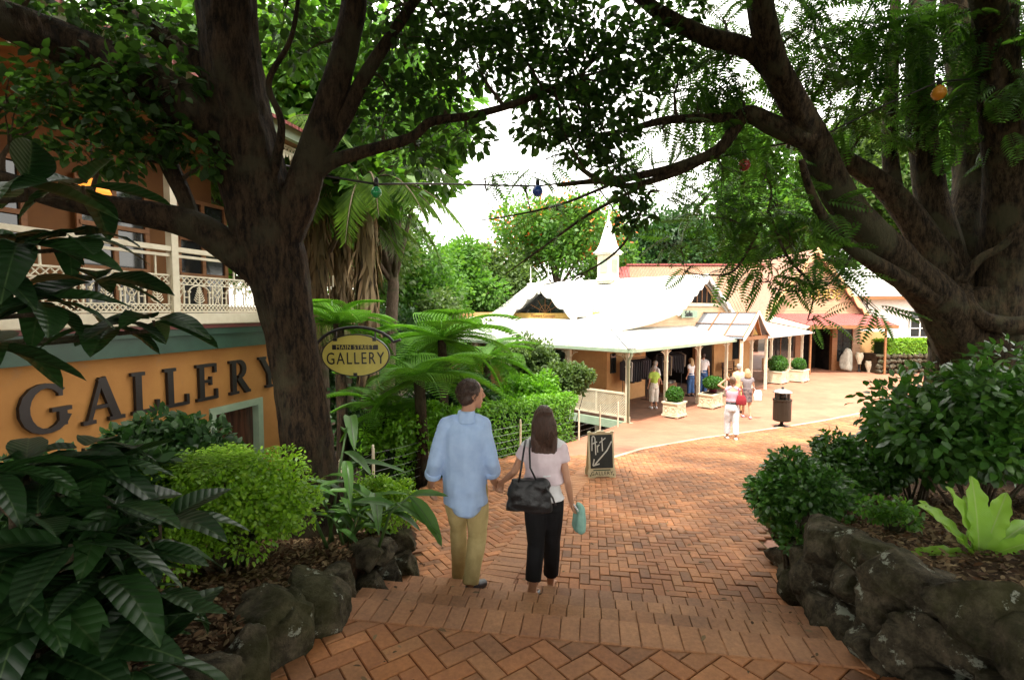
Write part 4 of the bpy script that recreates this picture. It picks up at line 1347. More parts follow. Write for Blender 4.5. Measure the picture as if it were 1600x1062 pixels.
for x in (-3.5, -1.6, .3, 2.2, 4.0):
    w = gb('french_window', x, x + 1.15, 1.84, 1.895, 3.5, 5.75, m_glass)
    for q in (0, .5, 1): gb('window_stile', x + 1.15 * q - .04, x + 1.15 * q + .04, 1.80, 1.838, 3.5, 5.75, m_brown, w)
    for z in (3.5, 4.3, 5.0, 5.75): gb('window_rail', x, x + 1.15, 1.78, 1.798, z - .035, z + .035, m_brown, w)
# lit pendant lamps under the balcony ceiling
m_lit, nt_, b_, o_ = new_mat('lit_lamp_shade')
b_.inputs['Base Color'].default_value = (.8, .3, .06, 1)
b_.inputs['Emission Color'].default_value = (1.0, .30, .04, 1); b_.inputs['Emission Strength'].default_value = .55
for i, (x, lb) in enumerate(((.15, 'glowing orange pendant lamp on the gallery balcony at the photo left edge'), (1.75, 'small glowing orange pendant lamp deeper on the gallery balcony'))):
    q = Matrix.Translation(GR) @ Matrix.Rotation(GA, 4, 'Z') @ Vector((x, .9, 6.8))
    lr_ = empty('pendant_lamp', q, 0, lb, 'lamp')
    zl = -1.25 if i == 0 else -1.5
    MB().tube([(0, 0, 0), (0, 0, zl + .2)], .012, 6).build('cord', m_iron, lr_, world=False)
    MB().lathe((0, 0, zl), [(.22, 0), (.20, .05), (.10, .15), (.03, .2)], 16).build('lamp_shade', m_lit, lr_, True, world=False)
# raised serif letters of the wall sign, one mesh each
def letter(ch, x, parent):
    b = MB(); H = .58; Wd = .40; th = .095; sf = .05; dep = .05
    def st(x0, z0, x1, z1, w_, lv=0): b.bar((x0, -.028 - .0012 * lv, z0), (x1, -.028 - .0012 * lv, z1), w_, dep, up=(0, 1, 0))
    def bowl(cx, cz, rx, rz, a0, a1, w0=.06, w1=.1, lv=0):
        n = 14; o = len(b.v)
        for i in range(n + 1):
            a = lerp(a0, a1, i / n); wv = lerp(w0, w1, abs(math.cos(a)))
            for rr in (1, -1):
                for yy in (-.003 - .0012 * lv, -.053 - .0012 * lv):
                    b.v.append((cx + (rx + rr * wv / 2) * math.cos(a), yy, cz + (rz + rr * wv / 2) * math.sin(a)))
        for i in range(n):
            k = o + 4 * i
            b.f += [(k, k + 1, k + 5, k + 4), (k + 2, k + 6, k + 7, k + 3), (k + 1, k + 3, k + 7, k + 5), (k, k + 4, k + 6, k + 2)]
        b.f += [(o, o + 2, o + 3, o + 1), (o + 4 * n, o + 4 * n + 1, o + 4 * n + 3, o + 4 * n + 2)]
    if ch == 'L':
        st(.1, .02, .1, H - .02, th); st(0, .022, .40, .022, sf, 1); st(0.0, H - .022, .2, H - .022, sf, 1); st(.39, .0, .39, .16, .05, 2)
    if ch == 'E':
        st(.1, .02, .1, H - .02, th); st(0, .022, .40, .022, sf, 1); st(0.0, H - .022, .38, H - .022, sf, 1); st(.1, H * .52, .28, H * .52, .045, 1)
        st(.39, .0, .39, .16, .05, 2); st(.37, H - .15, .37, H, .05, 2); st(.28, H * .52 - .07, .28, H * .52 + .07, .04, 2)
    if ch == 'A':
        st(.04, .02, .21, H - .01, .055); st(.21, H - .01, .40, .02, .105, 1); st(.1, .2, .33, .2, .045, 2); st(-.04, .02, .12, .02, sf, 3); st(.29, .02, .5, .02, sf, 3)
    if ch == 'R':
        st(.1, .02, .1, H - .02, th); st(.0, .022, .2, .022, sf, 1); st(0.0, H - .022, .2, H - .022, sf, 1)
        bowl(.2, H * .73, .13, H * .235, -math.pi / 2, math.pi / 2, .05, .10, 2); st(.2, .28, .40, .02, .10, 3); st(.34, .02, .47, .02, sf, 4)
    if ch == 'G':
        bowl(.25, H / 2, .23, H / 2 - .02, .75, 2 * math.pi - .35, .05, .11); st(.42, .06, .42, .26, .09, 1); st(.30, .26, .52, .26, sf, 2); st(.40, H - .16, .40, H - .01, .05, 1)
    if ch == 'Y':
        st(.22, .02, .22, .28, th); st(.22, .27, .04, H - .02, .10, 1); st(.22, .27, .40, H - .02, .055, 2); st(.12, .022, .32, .022, sf, 3); st(-.05, H - .02, .14, H - .02, sf, 3); st(.32, H - .02, .48, H - .02, sf, 3)
    o = b.build('letter', m_black, parent, world=False); o.location = (x, 0, 2.16)
    return o
for ch, x in zip('GALLERY', (.14, .82, 1.43, 1.93, 2.49, 3.16, 3.90)): letter(ch, x, gl)
# ================================================================== VEGETATION
def bark(name, c, c2, c3=None, rough=.9):
    if name in MATS: return MATS[name]
    m, nt, b, out = new_mat(name)
    g = nt.nodes.new('ShaderNodeNewGeometry')
    mp = nt.nodes.new('ShaderNodeMapping'); mp.inputs['Scale'].default_value = (1, 1, .28)
    nt.links.new(g.outputs['Position'], mp.inputs['Vector'])
    n1 = N(nt, 'ShaderNodeTexNoise', Scale=20, Detail=9, Roughness=.78)
    n2 = N(nt, 'ShaderNodeTexNoise', Scale=2.3, Detail=5, Roughness=.6)
    nt.links.new(mp.outputs[0], n1.inputs['Vector']); nt.links.new(g.outputs['Position'], n2.inputs['Vector'])
    a = ramp(nt, n1.outputs['Fac'], [(.42, c2), (.60, c)])
    mx = nt.nodes.new('ShaderNodeMix'); mx.data_type = 'RGBA'
    nt.links.new(ramp(nt, n2.outputs['Fac'], [(.5, (0, 0, 0)), (.62, (.8, .8, .8))]), mx.inputs['Factor'])
    nt.links.new(a, mx.inputs['A']); mx.inputs['B'].default_value = (*(c3 or (.07, .075, .035)), 1)
    nt.links.new(mx.outputs['Result'], b.inputs['Base Color'])
    b.inputs['Roughness'].default_value = rough; b.inputs['Specular IOR Level'].default_value = .2
    bp = N(nt, 'ShaderNodeBump', Strength=1, Distance=.07)
    nt.links.new(n1.outputs['Fac'], bp.inputs['Height']); nt.links.new(bp.outputs[0], b.inputs['Normal'])
    MATS[name] = m
    return m
m_barkL = bark('dark_bark', (.075, .046, .024), (.010, .0065, .004), (.060, .052, .028))
m_barkR = bark('grey_brown_bark', (.105, .072, .040), (.014, .010, .006), (.080, .078, .042))
m_barkG = bark('pale_bark', (.16, .12, .085), (.09, .065, .045))
m_twig = bark('twig_bark', (.15, .11, .07), (.07, .05, .03))
m_leaf_dark = leafmat('dark_broad_leaf', [(.018, .040, .012), (.026, .062, .015), (.040, .095, .018), (.022, .050, .014), (.055, .12, .022)], rough=.55, trans=.42, tboost=1.7, spec=.2)
m_leaf_fern = leafmat('feathery_leaf', [(.030, .075, .015), (.045, .11, .018), (.07, .16, .025), (.035, .085, .016)], rough=.5, trans=.5, tboost=1.6)
m_leaf_mid = leafmat('mid_green_leaf', [(.045, .12, .015), (.065, .17, .020), (.10, .23, .028), (.05, .13, .018), (.14, .27, .035)], rough=.5, trans=.4, tboost=1.4)
m_leaf_olive = leafmat('olive_leaf', [(.045, .085, .02), (.075, .13, .03), (.11, .17, .045), (.05, .10, .025)], rough=.5, trans=.4, tboost=1.3)
m_leaf_deep = leafmat('deep_green_leaf', [(.018, .055, .016), (.028, .08, .02), (.045, .11, .026), (.02, .06, .018)], rough=.5, trans=.3, tboost=1.2)
m_leaf_lime = leafmat('lime_leaf', [(.11, .24, .012), (.16, .32, .016), (.22, .40, .022), (.09, .20, .012), (.26, .42, .03)], rough=.45, trans=.4, tboost=1.2)
m_leaf_box = leafmat('bright_box_leaf', [(.08, .21, .012), (.12, .30, .016), (.17, .38, .022), (.06, .17, .012)], rough=.45, trans=.4, tboost=1.3)
m_leaf_gloss = leafmat('glossy_shrub_leaf', [(.026, .080, .012), (.042, .125, .018), (.06, .16, .022), (.034, .10, .015), (.10, .22, .03)], rough=.34, trans=.3, tboost=1.3, spec=.6)
m_flower = leafmat('orange_flower', [(.75, .16, .03), (.85, .26, .06), (.70, .10, .03)], rough=.6, trans=.3, tboost=1.0)
m_leaf_big = leafmat('large_glossy_leaf', [(.014, .040, .012), (.020, .055, .015), (.028, .072, .018), (.018, .048, .014)], rough=.26, trans=.18, tboost=1.4, spec=.6)

def limb_pts(lst, sub=4):
    """(px,py,d,r) control points -> smooth polyline with radii"""
    P = [PX(a, b_, c) for a, b_, c, r_ in lst]; Rr = [q[3] for q in lst]
    out = []; rad = []
    n = len(P)
    for i in range(n - 1):
        p0, p1, p2, p3 = P[max(i - 1, 0)], P[i], P[i + 1], P[min(i + 2, n - 1)]
        for k in range(sub):
            t = k / sub
            out.append(.5 * ((2 * p1) + (p2 - p0) * t + (2 * p0 - 5 * p1 + 4 * p2 - p3) * t * t + (3 * p1 - p0 - 3 * p2 + p3) * t ** 3))
            rad.append(lerp(Rr[i], Rr[i + 1], t))
    out.append(P[-1]); rad.append(Rr[-1])
    return out, rad

def twig(mb, a, c, r0, r1, sag=.12, seg=5, n=6):
    a = Vector(a); c = Vector(c); L = (c - a).length
    off = Vector((random.uniform(-1, 1), random.uniform(-1, 1), random.uniform(.2, 1))) * L * sag
    ps = []
    for i in range(n + 1):
        t = i / n
        ps.append(a.lerp(c, t) + off * math.sin(math.pi * t) + Vector((random.uniform(-1, 1), random.uniform(-1, 1), random.uniform(-1, 1))) * L * .015 * (0 < i < n))
    mb.tube(ps, [lerp(r0, r1, i / n) for i in range(n + 1)], seg)
    return ps

def crown_from_clusters(clusters, tpl, size, droop=.0, spread=1.0):
    """clusters: (center, radius, count) -> leaf verts, faces; leaves sit outward with droop"""
    Ps, Xs, Us, Ss = [], [], [], []
    for c, r_, n, sm in clusters:
        q = rdir(n) * (rng.uniform(.15, 1, (n, 1)) ** .5) * r_
        q[:, 2] *= .62
        Ps.append(np.array(c)[None] + q)
        x = q / (np.linalg.norm(q, axis=1, keepdims=True) + 1e-6) + rdir(n) * .8 * spread
        x[:, 2] -= droop
        Xs.append(x)
        u = rdir(n) * .7; u[:, 2] += 1.0
        Us.append(u)
        Ss.append(rng.uniform(size[0], size[1], n) * sm)
    return scatter(tpl, np.concatenate(Ps), np.concatenate(Xs), np.concatenate(Us), np.concatenate(Ss))

def framed_tree(name, label, base, trunk_mat, limbs, clusters, tpl, size, leaf_mat, droop, tw=(.022, .006), seg=12, limb_wob=.16):
    t = empty(name, base, 0, label, 'tree')
    nodes = []
    tr = None
    for i, lst in enumerate(limbs):
        P, Rr = limb_pts(lst, 12 if i == 0 else 7)
        mb = MB(); mb.tube(P, Rr, seg * 2 if i == 0 else (20 if Rr[0] > .1 else 10), ridge=.13 if i == 0 else .11)
        o = mb.build('trunk' if i == 0 else 'limb', trunk_mat, t, smooth=True)
        nodes += [(p, r_) for p, r_ in zip(P, Rr)]
    NP = np.array([tuple(p) for p, r_ in nodes]); NR = np.array([r_ for p, r_ in nodes])
    mb = MB()
    for c, r_, n, sm in clusters:
        c = Vector(c)
        dist = np.linalg.norm(NP - np.array(tuple(c))[None], axis=1) + NR * 1.5
        k = int(np.argmin(dist))
        a = Vector(NP[k])
        r0 = min(tw[0] * (1 + dist[k] * .35), NR[k] * .8)
        ps = twig(mb, a, c, r0, tw[1])
        for _ in range(4 if seg < 20 else 7):                            # side twigs that carry the leaves
            e = c + Vector(rdir(1)[0]) * r_ * .85
            twig(mb, ps[random.choice((3, 4, 5))], e, tw[1] * 1.2, tw[1] * .45, seg=4, n=4)
    mb.build('twigs', m_twig, t, smooth=True)
    V, F = crown_from_clusters(clusters, tpl, size, droop)
    array_mesh('crown', V, F, 4, leaf_mat, t)
    return t

# ------------------------------------------------------------------ the big tree on the left
random.seed(3)
LT = [
    [(500, 830, 4.8, .30), (493, 780, 4.78, .255), (482, 700, 4.75, .222), (467, 600, 4.75, .212), (450, 500, 4.75, .225), (430, 410, 4.75, .265), (408, 330, 4.75, .28), (384, 220, 4.7, .27), (366, 120, 4.65, .25), (354, 20, 4.6, .235), (344, -150, 4.5, .2), (325, -420, 4.2, .18), (300, -700, 3.8, .08)],
    [(438, 385, 4.72, .16), (470, 305, 4.75, .16), (495, 220, 4.8, .135), (525, 130, 4.85, .125), (548, 40, 4.9, .115), (562, -60, 4.9, .10), (600, -250, 4.9, .09), (650, -480, 4.8, .05)],
    [(500, 240, 4.8, .08), (535, 190, 4.85, .072), (570, 120, 4.9, .065), (615, 50, 5, .055), (655, -10, 5.1, .045), (720, -120, 5.2, .03)],
    [(472, 295, 4.72, .09), (512, 256, 4.8, .07), (570, 237, 4.9, .056), (640, 216, 5, .050), (675, 190, 5.1, .045), (740, 180, 5.3, .040), (825, 155, 5.6, .030), (905, 120, 6, .018)],
    [(425, 440, 4.7, .15), (370, 396, 4.62, .15), (310, 356, 4.5, .13), (240, 336, 4.35, .11), (150, 321, 4.15, .095), (60, 300, 3.95, .08), (-60, 260, 3.7, .06)],
    [(375, 215, 4.68, .22), (290, 165, 4.55, .205), (200, 115, 4.4, .185), (90, 65, 4.2, .165), (-40, 10, 4, .13), (-200, -60, 3.7, .08)],
    [(352, 140, 4.62, .10), (295, 82, 4.7, .09), (232, 40, 4.75, .075), (170, -10, 4.8, .06), (80, -100, 4.9, .04)],
    [(305, 352, 4.5, .055), (285, 300, 4.5, .07), (262, 250, 4.5, .078), (260, 205, 4.5, .07), (292, 160, 4.55, .06)],
    [(418, 300, 4.68, .06), (440, 200, 4.5, .03), (420, 130, 4.45, .025), (455, 60, 4.4, .02), (470, -30, 4.4, .015)],
    [(345, -60, 4.5, .2), (420, -220, 4.2, .16), (560, -420, 3.6, .12), (800, -700, 2.8, .07)],
    [(345, -100, 4.5, .2), (250, -300, 3.8, .14), (150, -600, 3.0, .09), (0, -1100, 2.0, .05)],
]
cl = []
def C(px, py, d, r_, n, sm=1.0): cl.append((PX(px, py, d), r_, n, sm))
for (px, py, d, r_, n) in [
    (110, 20, 4.6, .5, 260), (60, -20, 4.2, .5, 200), (200, 40, 4.9, .45, 220), (265, 120, 4.3, .3, 120), (170, 180, 4.1, .28, 90), (235, 210, 4.3, .32, 150), (200, 150, 4.2, .3, 120), (150, 240, 4.1, .25, 70), (310, 60, 5.0, .4, 160), (60, 200, 4.0, .3, 110), (110, 150, 4.1, .3, 120), (20, 150, 3.9, .3, 100), (80, 110, 4.2, .28, 110), (180, 120, 4.25, .3, 130), (290, 220, 4.3, .25, 90), (200, 250, 4.2, .25, 80), (320, 250, 4.4, .22, 60), (250, 60, 4.5, .35, 140),
    (440, 20, 5.2, .5, 200), (480, 80, 5.4, .4, 150), (600, 20, 5.3, .5, 300), (640, 90, 5.3, .45, 260), (690, 40, 5.4, .5, 320), (740, 90, 5.5, .45, 280), (760, 20, 5.6, .5, 300), (610, 150, 5.2, .35, 180), (680, 150, 5.3, .35, 200), (730, 210, 5.4, .3, 130), (650, 240, 5.3, .3, 110), (590, 200, 5.2, .3, 120), 
    (800, 70, 5.8, .45, 300), (830, 130, 5.8, .42, 300), (870, 60, 5.8, .45, 300), (880, 170, 5.9, .42, 330), (930, 110, 5.9, .45, 340), (950, 200, 6.0, .4, 330), (910, 230, 6.0, .33, 220), (840, 205, 5.8, .3, 180), (985, 150, 6.0, .4, 280), (990, 70, 6.0, .45, 280), (930, 30, 5.9, .45, 250), (960, 265, 6.0, .24, 130), (985, 310, 6.0, .20, 110), (1005, 340, 6.0, .15, 60), (975, 350, 6.0, .15, 60), (1030, 90, 6.1, .38, 200), (1050, 20, 6.1, .4, 200), (800, 10, 5.6, .45, 220), (860, 0, 5.7, .45, 220)]:
    C(px, py, d, r_, n)
# the crown over the camera that shades the landing
for _ in range(120):
    x, y = rng.uniform(-7.5, 4.5), rng.uniform(-7, 3.4)
    z = rng.uniform(7.0, 9.5) + .25 * abs(y - 1) * .2
    cl.append((Vector((x, y, z)), rng.uniform(.6, .95), 120, 2.1))
for _ in range(66):
    x, y = rng.uniform(-4.5, 3.2), rng.uniform(-4.0, 1.6)
    cl.append((Vector((x, y, rng.uniform(7.4, 9.2))), rng.uniform(.6, .9), 150, 2.2))
for _ in range(55):
    x, y = rng.uniform(-3.5, 4.0), rng.uniform(1.5, 6.2)
    cl.append((Vector((x, y, rng.uniform(8.6, 10.2))), rng.uniform(.6, .9), 130, 2.2))
framed_tree('spreading_tree', 'huge dark trunked tree with forking limbs in front of the orange gallery', PX(500, 830, 4.8), m_barkL, LT, cl, tpl_leaf(.30, .08, .14), (.075, .125), m_leaf_dark, .35, tw=(.02, .005), seg=18)

# ------------------------------------------------------------------ the big tree on the right
random.seed(9)
RT = [
    [(1545, 700, 6.5, .80), (1540, 620, 6.5, .62), (1530, 560, 6.5, .52), (1518, 500, 6.5, .46), (1505, 450, 6.5, .36)],
    [(1510, 540, 6.4, .34), (1464, 468, 6.25, .25), (1404, 410, 6.2, .21), (1350, 357, 6.1, .19), (1305, 295, 6.05, .172), (1275, 225, 6.0, .165), (1240, 160, 5.9, .15), (1208, 95, 5.8, .14), (1190, 20, 5.7, .13), (1178, -100, 5.6, .12), (1150, -300, 5.3, .08), (1080, -520, 4.8, .04)],
    [(1490, 480, 6.15, .13), (1425, 447, 6.1, .11), (1345, 397, 6, .078), (1295, 352, 5.9, .06), (1268, 302, 5.8, .045), (1252, 250, 5.7, .03)],
    [(1232, 148, 5.88, .12), (1180, 82, 5.9, .105), (1110, 60, 5.9, .098), (1050, 32, 5.95, .085), (1010, 5, 6, .07), (950, -45, 6, .05)],
    [(1272, 222, 5.95, .13), (1212, 197, 6, .11), (1167, 178, 6.05, .09), (1145, 205, 6.1, .07), (1120, 236, 6.1, .066), (1060, 260, 6.2, .056), (1000, 274, 6.3, .046), (940, 283, 6.4, .035), (880, 240, 6.5, .018)],
    [(1165, 182, 6.05, .06), (1100, 185, 6.1, .05), (1040, 188, 6.2, .045), (970, 205, 6.3, .03), (900, 215, 6.4, .016)],
    [(1500, 490, 6.5, .25), (1458, 395, 6.6, .19), (1402, 312, 6.7, .15), (1345, 265, 6.8, .12), (1290, 238, 6.9, .1), (1230, 225, 7, .05)],
    [(1500, 480, 6.6, .25), (1462, 335, 6.7, .18), (1442, 220, 6.8, .165), (1436, 100, 6.9, .15), (1442, -20, 7, .15), (1440, -220, 7, .1), (1400, -450, 6.8, .05)],
    [(1550, 560, 6.4, .36), (1568, 420, 6.3, .26), (1574, 300, 6.2, .23), (1566, 180, 6.1, .21), (1554, 60, 6, .2), (1560, -80, 6, .19), (1590, -300, 5.8, .1)],
    [(1502, 445, 6.25, .09), (1512, 480, 6.1, .10), (1545, 503, 6.0, .105), (1600, 508, 5.9, .11), (1680, 480, 5.8, .10)],
    [(1503, 440, 6.2, .06), (1530, 405, 6.1, .05), (1565, 385, 6.0, .042), (1600, 350, 5.9, .03)],
    [(1495, 420, 6.7, .24), (1520, 290, 6.9, .22), (1512, 150, 7, .2), (1495, 20, 7.1, .17), (1490, -150, 7.1, .1)],
    [(1400, 320, 6.7, .1), (1390, 230, 6.9, .09), (1392, 130, 7.1, .085), (1398, 40, 7.2, .07), (1400, -60, 7.3, .05)],
    [(870, 290, 6.4, .02), (935, 284, 6.4, .03), (985, 290, 6.35, .035), (1060, 268, 6.25, .045), (1130, 232, 6.1, .055)],
    [(1000, 292, 6.35, .024), (920, 335, 6.5, .018), (850, 385, 6.6, .013), (790, 428, 6.7, .007)],
    [(950, 290, 6.4, .02), (880, 318, 6.5, .015), (810, 335, 6.6, .011), (745, 345, 6.7, .006)],
    [(1015, 300, 6.35, .02), (975, 380, 6.4, .015), (915, 425, 6.5, .011), (850, 445, 6.6, .006)],
    [(1200, 330, 6.2, .02), (1230, 400, 6.1, .016), (1270, 450, 6.0, .012), (1262, 500, 5.9, .006)],
    [(1190, 350, 6.2, .018), (1150, 420, 6.2, .013), (1110, 430, 6.2, .009), (1070, 425, 6.2, .005)],
    [(1330, 400, 6.0, .02), (1300, 440, 5.95, .014), (1250, 455, 5.9, .009), (1200, 450, 5.9, .005)],
    [(1560, 60, 6, .16), (1500, -120, 5.4, .13), (1380, -350, 4.8, .1), (1200, -650, 4.2, .06)],
]
cl = []
for (px, py, d, r_, n) in [
    (1080, 60, 6.3, .5, 34), (1130, 30, 6.3, .5, 34), (1120, 120, 6.3, .45, 34), (1090, 170, 6.4, .4, 28), (1060, 130, 6.4, .4, 26), (1150, 150, 6.4, .4, 22), (1250, 60, 6.4, .5, 34), (1290, 20, 6.4, .5, 34), (1320, 90, 6.5, .5, 34), (1270, 110, 6.5, .4, 24), (1330, 160, 6.6, .45, 30), (1370, 30, 6.6, .5, 34), (1390, 120, 6.7, .4, 26), (1300, 180, 6.5, .4, 24), (1230, 0, 6.3, .5, 34), (1360, 200, 6.6, .35, 18),
    (1420, 60, 6.4, .5, 40), (1480, 30, 6.3, .5, 44), (1540, 60, 6.2, .5, 44), (1590, 20, 6.0, .5, 44), (1500, 130, 6.4, .45, 34), (1560, 150, 6.0, .4, 30), (1600, 110, 5.9, .4, 36), (1460, 160, 6.5, .4, 24), (1470, 200, 6.5, .35, 16), (1600, 220, 6, .4, 24), (1380, 70, 6.4, .5, 34),
    (1190, 270, 6.3, .4, 22), (1130, 290, 6.4, .4, 22), (1220, 320, 6.2, .42, 30), (1180, 350, 6.3, .4, 26), (1110, 340, 6.4, .35, 20), (1240, 380, 6.1, .35, 26), (1090, 250, 6.4, .35, 16), (1160, 225, 6.4, .35, 16), (1270, 330, 6.1, .35, 22), (1290, 400, 6.0, .22, 14), (1200, 415, 6.1, .2, 9), (1250, 430, 6.0, .2, 9), (1240, 445, 6.0, .16, 6), (1150, 420, 6.2, .14, 4), (1195, 435, 6.1, .14, 4), (1320, 430, 5.9, .18, 8), (1270, 500, 5.9, .13, 4), (1370, 485, 5.9, .12, 4), (1075, 420, 6.2, .10, 3), (1170, 390, 6.2, .2, 9),
    (1040, 210, 6.4, .4, 12), (980, 250, 6.5, .3, 8), (870, 330, 6.6, .3, 7), (850, 250, 6.6, .3, 7), (820, 290, 6.7, .3, 6), (760, 270, 6.7, .2, 4), (1030, 300, 6.5, .3, 10), (1060, 380, 6.4, .25, 8)]:
    C(px, py, d, r_, n)
for _ in range(70):
    x, y = rng.uniform(1.5, 9.5), rng.uniform(-5, 8.0)
    z = rng.uniform(7.6, 10.2) if y < 4 else rng.uniform(9, 11)
    cl.append((Vector((x, y, z)), rng.uniform(.7, 1.0), 28, 1.5))
framed_tree('feathery_tree', 'massive many limbed tree with feathery leaves rising behind the right bushes', PX(1520, 700, 6.4), m_barkR, RT, cl, tpl_frond(12, .30, .075, .30), (.30, .46), m_leaf_fern, .45, tw=(.02, .005), seg=20)

# ------------------------------------------------------------------ trees behind the shops and the garden
def blob_crown(c, rad, nb, n, size, tpl, seed, flat=.75, inner=.25, up=.6):
    """leaf clumps: blobs spread through an ellipsoid, leaves on the outside of each blob"""
    g = np.random.default_rng(seed)
    c = np.array(c, float); rad = np.array(rad, float)
    d = g.normal(size=(nb, 3)); d /= np.linalg.norm(d, axis=1, keepdims=True)
    d[:, 2] = np.where(d[:, 2] < -.35, -d[:, 2], d[:, 2])
    bc = c + d * rad * g.uniform(.25, .86, (nb, 1))
    br = np.mean(rad) * g.uniform(.22, .40, nb)
    k = g.integers(0, nb, n)
    q = g.normal(size=(n, 3)); q /= np.linalg.norm(q, axis=1, keepdims=True)
    rr = g.uniform(.55, 1.06, (n, 1))
    P = bc[k] + q * br[k][:, None] * rr * np.array([1, 1, flat])
    X = q + g.normal(size=(n, 3)) * .55; X[:, 2] -= .15
    U = q * .6 + g.normal(size=(n, 3)) * .35; U[:, 2] += up
    S = g.uniform(size[0], size[1], n)
    return scatter(tpl, P, X, U, S), bc

def far_tree(name, label, px, d, h, rad, n, mat, seed, size=(.28, .5), base_z=None, flowers=0, trunk_r=.22, nb=34, zc=.64, rz=None, group='trees behind the shops and garden', tpl=None):
    x = (px - 800) / 800 * d
    z0 = earth_h(x, d) if base_z is None else base_z
    t = empty(name, (x, d, z0), 0, label, 'tree', group)
    rz = rz or h * (1 - zc) * 1.02
    c = (x, d, z0 + h - rz)
    (V, F), bc = blob_crown(c, (rad, rad, rz), nb, n, size, tpl or tpl_diamond(.3), seed)
    array_mesh('crown', V, F, 4, mat, t)
    rs = random.Random(seed)
    mb = MB()
    top = Vector(c)
    tp = [Vector((x, d, z0 - .1)), Vector((x + rs.uniform(-.2, .2), d, z0 + h * .2)), Vector((x + rs.uniform(-.4, .4), d + .1, z0 + h * .4)), top]
    mb.tube(tp, [trunk_r * 1.3, trunk_r, trunk_r * .8, trunk_r * .3], 8, wob=.1)
    for i in range(0, nb, 3): mb.tube([tp[2], (tp[2] + Vector(bc[i])) / 2 + Vector((0, 0, .3)), Vector(bc[i])], [trunk_r * .4, trunk_r * .25, .03], 5)
    mb.build('trunk', m_barkG, t, smooth=True)
    if flowers:
        (V, F), _ = blob_crown((c[0], c[1], c[2] + .25), (rad * 1.02, rad * 1.02, rz * 1.03), flowers // 55, flowers, (.16, .28), tpl_diamond(.45), seed + 5)
        array_mesh('flowers', V, F, 4, m_flower, t)
    return t
for i, (x, y, h, rad, lb) in enumerate(((-7.5, -4.5, 12, 4.6, 'unseen tall dark tree added for shade behind the viewpoint on the left'), (6.5, -6.0, 12, 4.8, 'unseen tall dark tree added for shade behind the viewpoint on the right'), (-.5, -10.0, 13, 5.0, 'unseen tall dark tree added for shade straight behind the viewpoint'), (-11.0, 2.0, 12.5, 4.2, 'unseen tall dark tree added for shade left of the viewpoint beyond the gallery'), (11.5, 1.0, 12, 4.6, 'unseen tall dark tree added for shade right of the viewpoint'))):
    far_tree('shade_tree', lb, 800 + 800 * x / y, y, h, rad, 9000, m_leaf_deep, 170 + i, (.3, .5), base_z=.9, zc=.55, group='unseen trees added for shade round the viewpoint', nb=40)  # out of view, added to block sky light and shade the foreground
far_tree('garden_tree', 'tall bright tree rising behind the end of the gallery balcony', 430, 17, 13.5, 3.2, 11000, m_leaf_mid, 101, (.18, .30), zc=.55)
far_tree('garden_tree', 'tall tree between the palms and the gallery', 540, 21, 15, 3.4, 11000, m_leaf_olive, 102, (.2, .34), zc=.5)
far_tree('garden_tree', 'tall slender tree just right of the hanging palm fronds', 610, 25, 13, 2.6, 9000, m_leaf_mid, 103, (.22, .36), zc=.5)
far_tree('garden_tree', 'bushy bright green tree left of the white roof, nearest the palms', 655, 27, 8.0, 3.2, 13000, m_leaf_mid, 104, (.2, .34), zc=.5)
far_tree('garden_tree', 'rounded bright green tree under the open patch of sky', 708, 31, 9.2, 3.6, 14000, m_leaf_mid, 105, (.22, .36), zc=.5)
far_tree('garden_tree', 'rounded green tree directly left of the flowering tree', 770, 36, 9.4, 3.8, 13000, m_leaf_olive, 106, (.25, .42), zc=.5)
far_tree('flowering_tree', 'wide green tree dotted with orange flowers behind the cottage roof', 868, 39, 13.0, 6.0, 17000, m_leaf_mid, 107, (.26, .44), flowers=2400, zc=.66, nb=44)
far_tree('garden_tree', 'dark green tree behind the little spire', 985, 46, 12, 5.5, 13000, m_leaf_deep, 108, (.3, .5), zc=.55)
far_tree('garden_tree', 'dark conifer-like tree right of the little spire', 1048, 44, 14, 4.0, 13000, m_leaf_deep, 109, (.3, .5), zc=.5)
far_tree('garden_tree', 'pale green tree above the ridge of the peach shop', 1140, 46, 14, 5.5, 13000, m_leaf_mid, 110, (.3, .5), zc=.6)
far_tree('garden_tree', 'tall green tree behind the gable of the peach shop', 1265, 48, 17, 6, 13000, m_leaf_olive, 111, (.32, .55), zc=.6)
far_tree('garden_tree', 'tall green tree behind the white building', 1400, 46, 18, 6, 13000, m_leaf_mid, 112, (.32, .55), zc=.6)
far_tree('garden_tree', 'tall dark tree at the far right edge behind the big trunk', 1545, 42, 18, 6.5, 13000, m_leaf_deep, 113, (.32, .55), zc=.6)
far_tree('garden_tree', 'low dense tree filling the garden behind the tree ferns', 590, 19, 5.0, 2.6, 9000, m_leaf_deep, 114, (.14, .26), zc=.5, trunk_r=.12)
far_tree('garden_tree', 'low leafy tree touching the left end of the white roof', 690, 24, 5.6, 2.8, 10000, m_leaf_olive, 115, (.16, .28), zc=.5, trunk_r=.12)
far_tree('garden_tree', 'low tree in the shade beyond the gallery corner', 500, 14, 4.6, 1.8, 7000, m_leaf_deep, 116, (.12, .22), zc=.5, trunk_r=.12)

